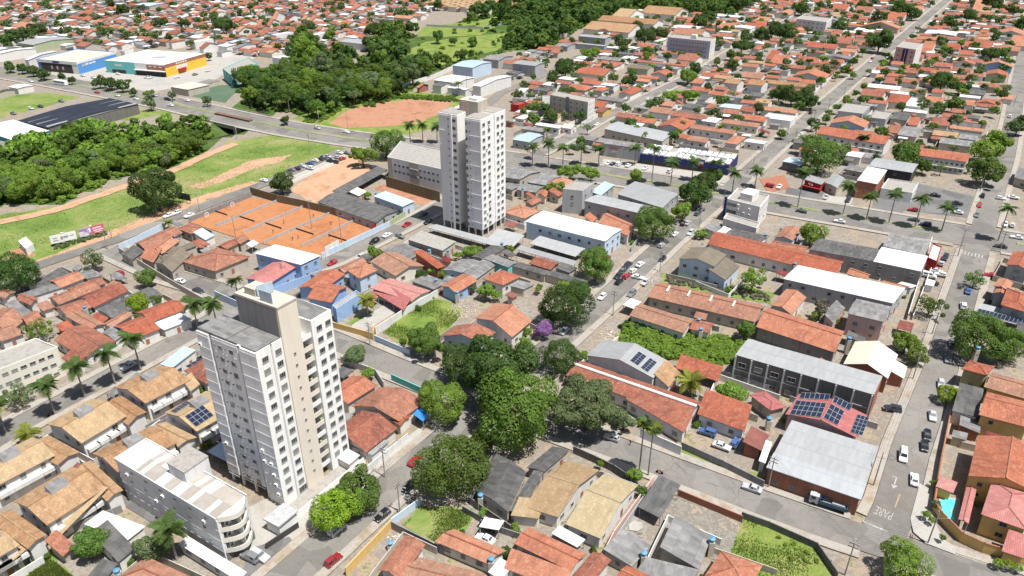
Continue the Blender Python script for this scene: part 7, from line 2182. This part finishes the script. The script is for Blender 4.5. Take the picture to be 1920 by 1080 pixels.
for r in list(HOUSES):
    if r.kind != 'H' or r.c.length > 520 or r.L1 < 5 or r.L2 < 5: continue
    m1 = random.uniform(1.2, 3.2); q = foot(r, m1); mt = random.choice('GWEXES')
    for i in range(4):
        a, b = q[i], q[(i + 1) % 4]; smp = [a + (b - a) * (k / 10) for k in range(11)]
        if any(on_road(p, 2.6) or hits_house(p) or any(inpoly(p, f) for f in KEEP) for p in smp) or random.random() < .12: continue
        d = (b - a).normalized(); n_ = Vector((-d.y, d.x)) * .08; mb = MB(); a_, b_ = a - r.c, b - r.c
        mb.prism([a_ - n_, b_ - n_, b_ + n_, a_ + n_], -r.base, random.uniform(1.7, 2.3)); mb.build('yard_wall', mt, r.o)
def to_px(p):
    f = p.y * CT + (CAM_H) * ST; return 960 + FPX * p.x / f, 540 - FPX * (p.y * ST - CAM_H * CT) / f
# far roofs beyond those that can be told apart
RES = [W(pl('940,120 1010,300 1480,250 1520,330 1900,330 1925,100 1990,-70 1300,-70 1150,60')), W(pl('-100,110 -100,-60 900,-60 760,60 560,110 440,105 300,90 100,95'))]
AR_KEEP = [W(pl(s)) for s in ('548,222 612,203 655,190 770,172 865,180 870,215 820,240 660,248', '85,138 150,118 400,92 480,108 402,150 290,172 130,158', '795,50 905,38 940,44 900,66 830,70', '1240,175 1310,170 1306,188 1240,190')]
buckets = {k: [MB(), MB()] for k in 'orgwtd'}
def far_house(p, w_, d_, h, rc):
    e1, e2 = UD, VD; A = p - e1 * w_ / 2 - e2 * d_ / 2; B = A + e1 * w_; C_ = B + e2 * d_; D = A + e2 * d_; rh = PITCH[rc] * d_ / 2; mbr, mbw = buckets[rc]
    R1, R2 = (A + D) / 2, (B + C_) / 2; z1 = h + rh
    mbr.face([(*A, h), (*B, h), (*R2, z1), (*R1, z1)]); mbr.face([(*R1, z1), (*R2, z1), (*C_, h), (*D, h)])
    i1, i2 = e1 * .4, e2 * .4; a, b, c, d = A + i1 + i2, B - i1 + i2, C_ - i1 - i2, D + i1 - i2
    for x, y in ((a, b), (b, c), (c, d), (d, a)): mbw.face([(*x, 0), (*y, 0), (*y, h), (*x, h)])
    mbw.face([(*b, h), (*c, h), (*(R2 - i1), z1 - .1)]); mbw.face([(*d, h), (*a, h), (*(R1 + i1), z1 - .1)])
    if random.random() < .6:      # a lean-to or patio roof against one side
        k = random.choice('gdwro'); q, _w = buckets[k]; x = random.uniform(2.2, 4.5); hh = h - .7
        if random.random() < .5: q.face([(*(A - e2 * x), hh - .3), (*(A + e1 * w_ * .6 - e2 * x), hh - .3), (*(A + e1 * w_ * .6), hh), (*A, hh)])
        else: q.face([(*B, hh), (*(B + e1 * x), hh - .3), (*(B + e1 * x + e2 * d_ * .7), hh - .3), (*(B + e2 * d_ * .7), hh)])
cnt = 0
for poly in RES:
    for p in scatter(poly, 11.5, .3):
        if random.random() < .16 or p.y > 1080 or on_road(p, 6) or any(inpoly(p, f) for f in KEEP + AR_KEEP): continue
        w_, d_ = random.uniform(7, 13), random.uniform(6.5, 10); cs = [p + UD * (w_ * a) + VD * (d_ * b) for a, b in ((0, 0), (-.5, -.5), (.5, -.5), (.5, .5), (-.5, .5), (0, .5), (0, -.5), (.5, 0), (-.5, 0))]
        if any(hits_house(c) or on_road(c, 2.5) for c in cs) or near_tree(p, 2): continue
        far_house(p, w_, d_, random.uniform(3, 4.2), random.choices('orgwtd', (34, 24, 16, 14, 4, 8))[0]); cnt += 1
# crowns of the far gardens
ft = 0
for poly in RES:
    for p in scatter(poly, 21, .45):
        if ft > 240 or on_road(p, 2) or hits_house(p) or any(inpoly(p, f) for f in KEEP + AR_KEEP) or near_tree(p, 3): continue
        rm = random.uniform(1.6, 3.6); tree_at(p, rm, rm * .8 + 2.2, random.choice('dsdp'), random.choice(('leaf', 'leafd', 'leafd', 'leafl', 'leafg')), 'small garden tree among the distant roofs', 'garden_tree', 'garden trees of the far blocks'); ft += 1
fm = []
for poly in RES:
    for p in scatter(poly, 17, .45):
        if p.y > 1080 or on_road(p, 2) or hits_house(p) or any(inpoly(p, f) for f in KEEP + AR_KEEP) or near_tree(p, 3) or random.random() < .35: continue
        rm = random.uniform(1.8, 4.2); fm.append((p.x, p.y, rm * .8 + 2.2, rm, .85))
for k, m_ in enumerate(('leaf', 'leafd', 'leafg')): mass('distant_trees', fm[k::3], m_, ('mid green', 'dark green', 'greyish')[k] + ' trees scattered through the outermost blocks')
# the tan condominium at the upper edge
for p in scatter(W(pl('800,-25 1000,-30 990,22 905,30 800,14')), 11.5, .06): far_house(p, 10, 8.5, 5, 't')
# and the town going on past the upper edge of the photograph
for poly in (W(pl('-400,-40 1300,-40 1300,-90 -400,-90')), W(pl('1300,-40 2300,-40 2300,-100 1300,-100'))):
    for p in scatter(poly, 15, .25):
        if p.y < 1500 and abs(p.x) < p.y * .72: far_house(p, random.uniform(8, 13), random.uniform(7, 11), 3.6, random.choices('orgwt', (46, 22, 16, 10, 6))[0])
ring = []
for px in ('1935,60 2700,40 2700,420 2350,900 2150,1200 1960,1060 1945,520', '-700,560 -40,590 -40,1000 -150,1250 -700,1100', '-150,1130 1900,1150 2000,1400 -200,1400', '-700,90 -20,100 -20,130 -700,130'):
    for p in scatter(W(pl(px)), 13, .25):
        x, y = to_px(p)
        if (-25 < x < 1945 and y < 1120) or on_road(p, 6): continue
        w_, d_ = random.uniform(7, 11), random.uniform(6.5, 9); cs = [p + UD * (w_ * a) + VD * (d_ * b) for a, b in ((0, 0), (-.5, -.5), (.5, -.5), (.5, .5), (-.5, .5))]
        if any(hits_house(c) or on_road(c, 2.5) for c in cs) or near_tree(p, 2): continue
        if random.random() < .2: ring.append((p.x, p.y, 4, random.uniform(2, 4), .85))
        else: far_house(p, w_, d_, random.uniform(3, 4.2), random.choices('orgwtd', (34, 24, 16, 14, 4, 8))[0])
mass('distant_trees', ring, 'leaf', 'trees of the gardens around the blocks')
FN = dict(d='small far dark grey roofs of the outer blocks', o='small far orange roofs filling the outer blocks', r='small far weathered red roofs of the outer blocks', g='small far grey roofs of the outer blocks', w='small far white roofs of the outer blocks', t='small far tan roofs of the outer blocks')
for k, (a, b) in buckets.items():
    if a.f:
        e = empty('distant_houses', (0, 0, 0)); e['kind'] = 'stuff'; e['label'] = FN[k]
        for nm, q, m_ in (('roofs', a, k), ('walls', b, dict(o='W', r='E', g='X', w='W', t='C', d='G')[k])): 
            if q.f: o = q.build(nm, m_, e); o['kind'] = 'stuff'
# small garden shrubs among the houses
for r in list(HOUSES):
    if r.kind == 'H' and r.c.length < 560:
        for _ in range(2):
            p = random.choice((r.A, r.B, r.C, r.D)) + U2(random.uniform(0, 6.28)) * random.uniform(1.2, 3.2)
            if random.random() < .5 or on_road(p, 1.6) or hits_house(p) or any(inpoly(p, f) for f in KEEP[:2]): continue
            rm = random.uniform(.6, 1.5); e = empty('garden_shrub', (p.x, p.y, 0)); q = link('crown', random.choice(CR['df']), e, (0, 0, rm * .75), random.uniform(0, 6), (rm,) * 3); setmat(q, random.choice(('leafl', 'leaf', 'leafd')))
            tag(e, 'small green garden shrub in a gap between the houses', 'shrub', 'garden shrubs')
# ---- labels: what sets each remaining thing apart
LM = [('the near tower', 520, 820), ('the far tower', 885, 340), ('the tennis courts', 530, 430), ('the white office block', 1410, 390), ('the big white hall', 1075, 440), ('the navy shop', 1290, 300), ('the pinkish block', 1705, 95), ('the lilac block', 1300, 85), ('the beige striped block', 1070, 195),
      ('the blue store', 150, 112), ('the yellow store', 290, 112), ('the navy shed', 140, 215), ('the red bare lot', 735, 212), ('the straw roofed twins', 1070, 930), ('the villa pool', 1775, 955), ('the parked truck', 1550, 945), ('the ruined hall', 1510, 690), ('the cream gable house', 1632, 665), ('the long clay row', 1330, 565),
      ('the shrubby lot', 1280, 650), ('the round field tree', 290, 355), ('the creek bridge', 430, 235), ('the weedy lot', 780, 610), ('the balcony block', 340, 935), ('the cream block', 50, 680), ('the violet tree', 1020, 618), ('the far condominium', 1200, 40), ('the works hall', 870, 145), ('the stained concrete hall', 1640, 480),
      ('the orange flats row', 1770, 300), ('the avenue car park', 1765, 378), ('the white arched block', 1525, 45), ('the brown vaulted hall', 1200, 125), ('the lattice mast', 727, 50), ('the diagonal street flats', 1590, 262), ('the blue gabled house', 1875, 130), ('the sports pitch', 400, 175), ('the pale gabled solar house', 1165, 670)]
LW = [(n_, G(x, y), x, y) for n_, x, y in LM]
ORD = ['closest', 'second closest', 'third closest', 'fourth closest', 'fifth closest', 'sixth closest', 'seventh closest', 'eighth closest', 'ninth closest', 'tenth closest', 'eleventh closest', 'twelfth closest']
grp = {}
for o, desc in PENDING:
    p = Vector((o.location.x, o.location.y)); x, y = to_px(p); n_, lp, lx, ly = min(LW, key=lambda q: (q[2] - x) ** 2 + ((q[3] - y) * 1.6) ** 2)
    dx, dy = x - lx, (y - ly) * 1.6; dr = ('right of' if dx > 0 else 'left of') if abs(dx) > abs(dy) else ('below' if dy > 0 else 'above')
    grp.setdefault((desc, n_, dr), []).append((math.hypot(dx, dy), o.name, o))
for (desc, n_, dr), v in grp.items():
    v.sort(key=lambda q: q[:2])
    for i, (_, _2, o) in enumerate(v): o['label'] = f"{desc} {dr} {n_}" if len(v) == 1 else f"{desc}, {ORD[min(i, 11)]} {dr} {n_}"
print('MASS', MCOUNT[0]); print('HOUSES', len(HOUSES), 'far', cnt, 'objects', len(bpy.data.objects), 'tris', sum(len(m.polygons) * 2 for m in bpy.data.meshes))
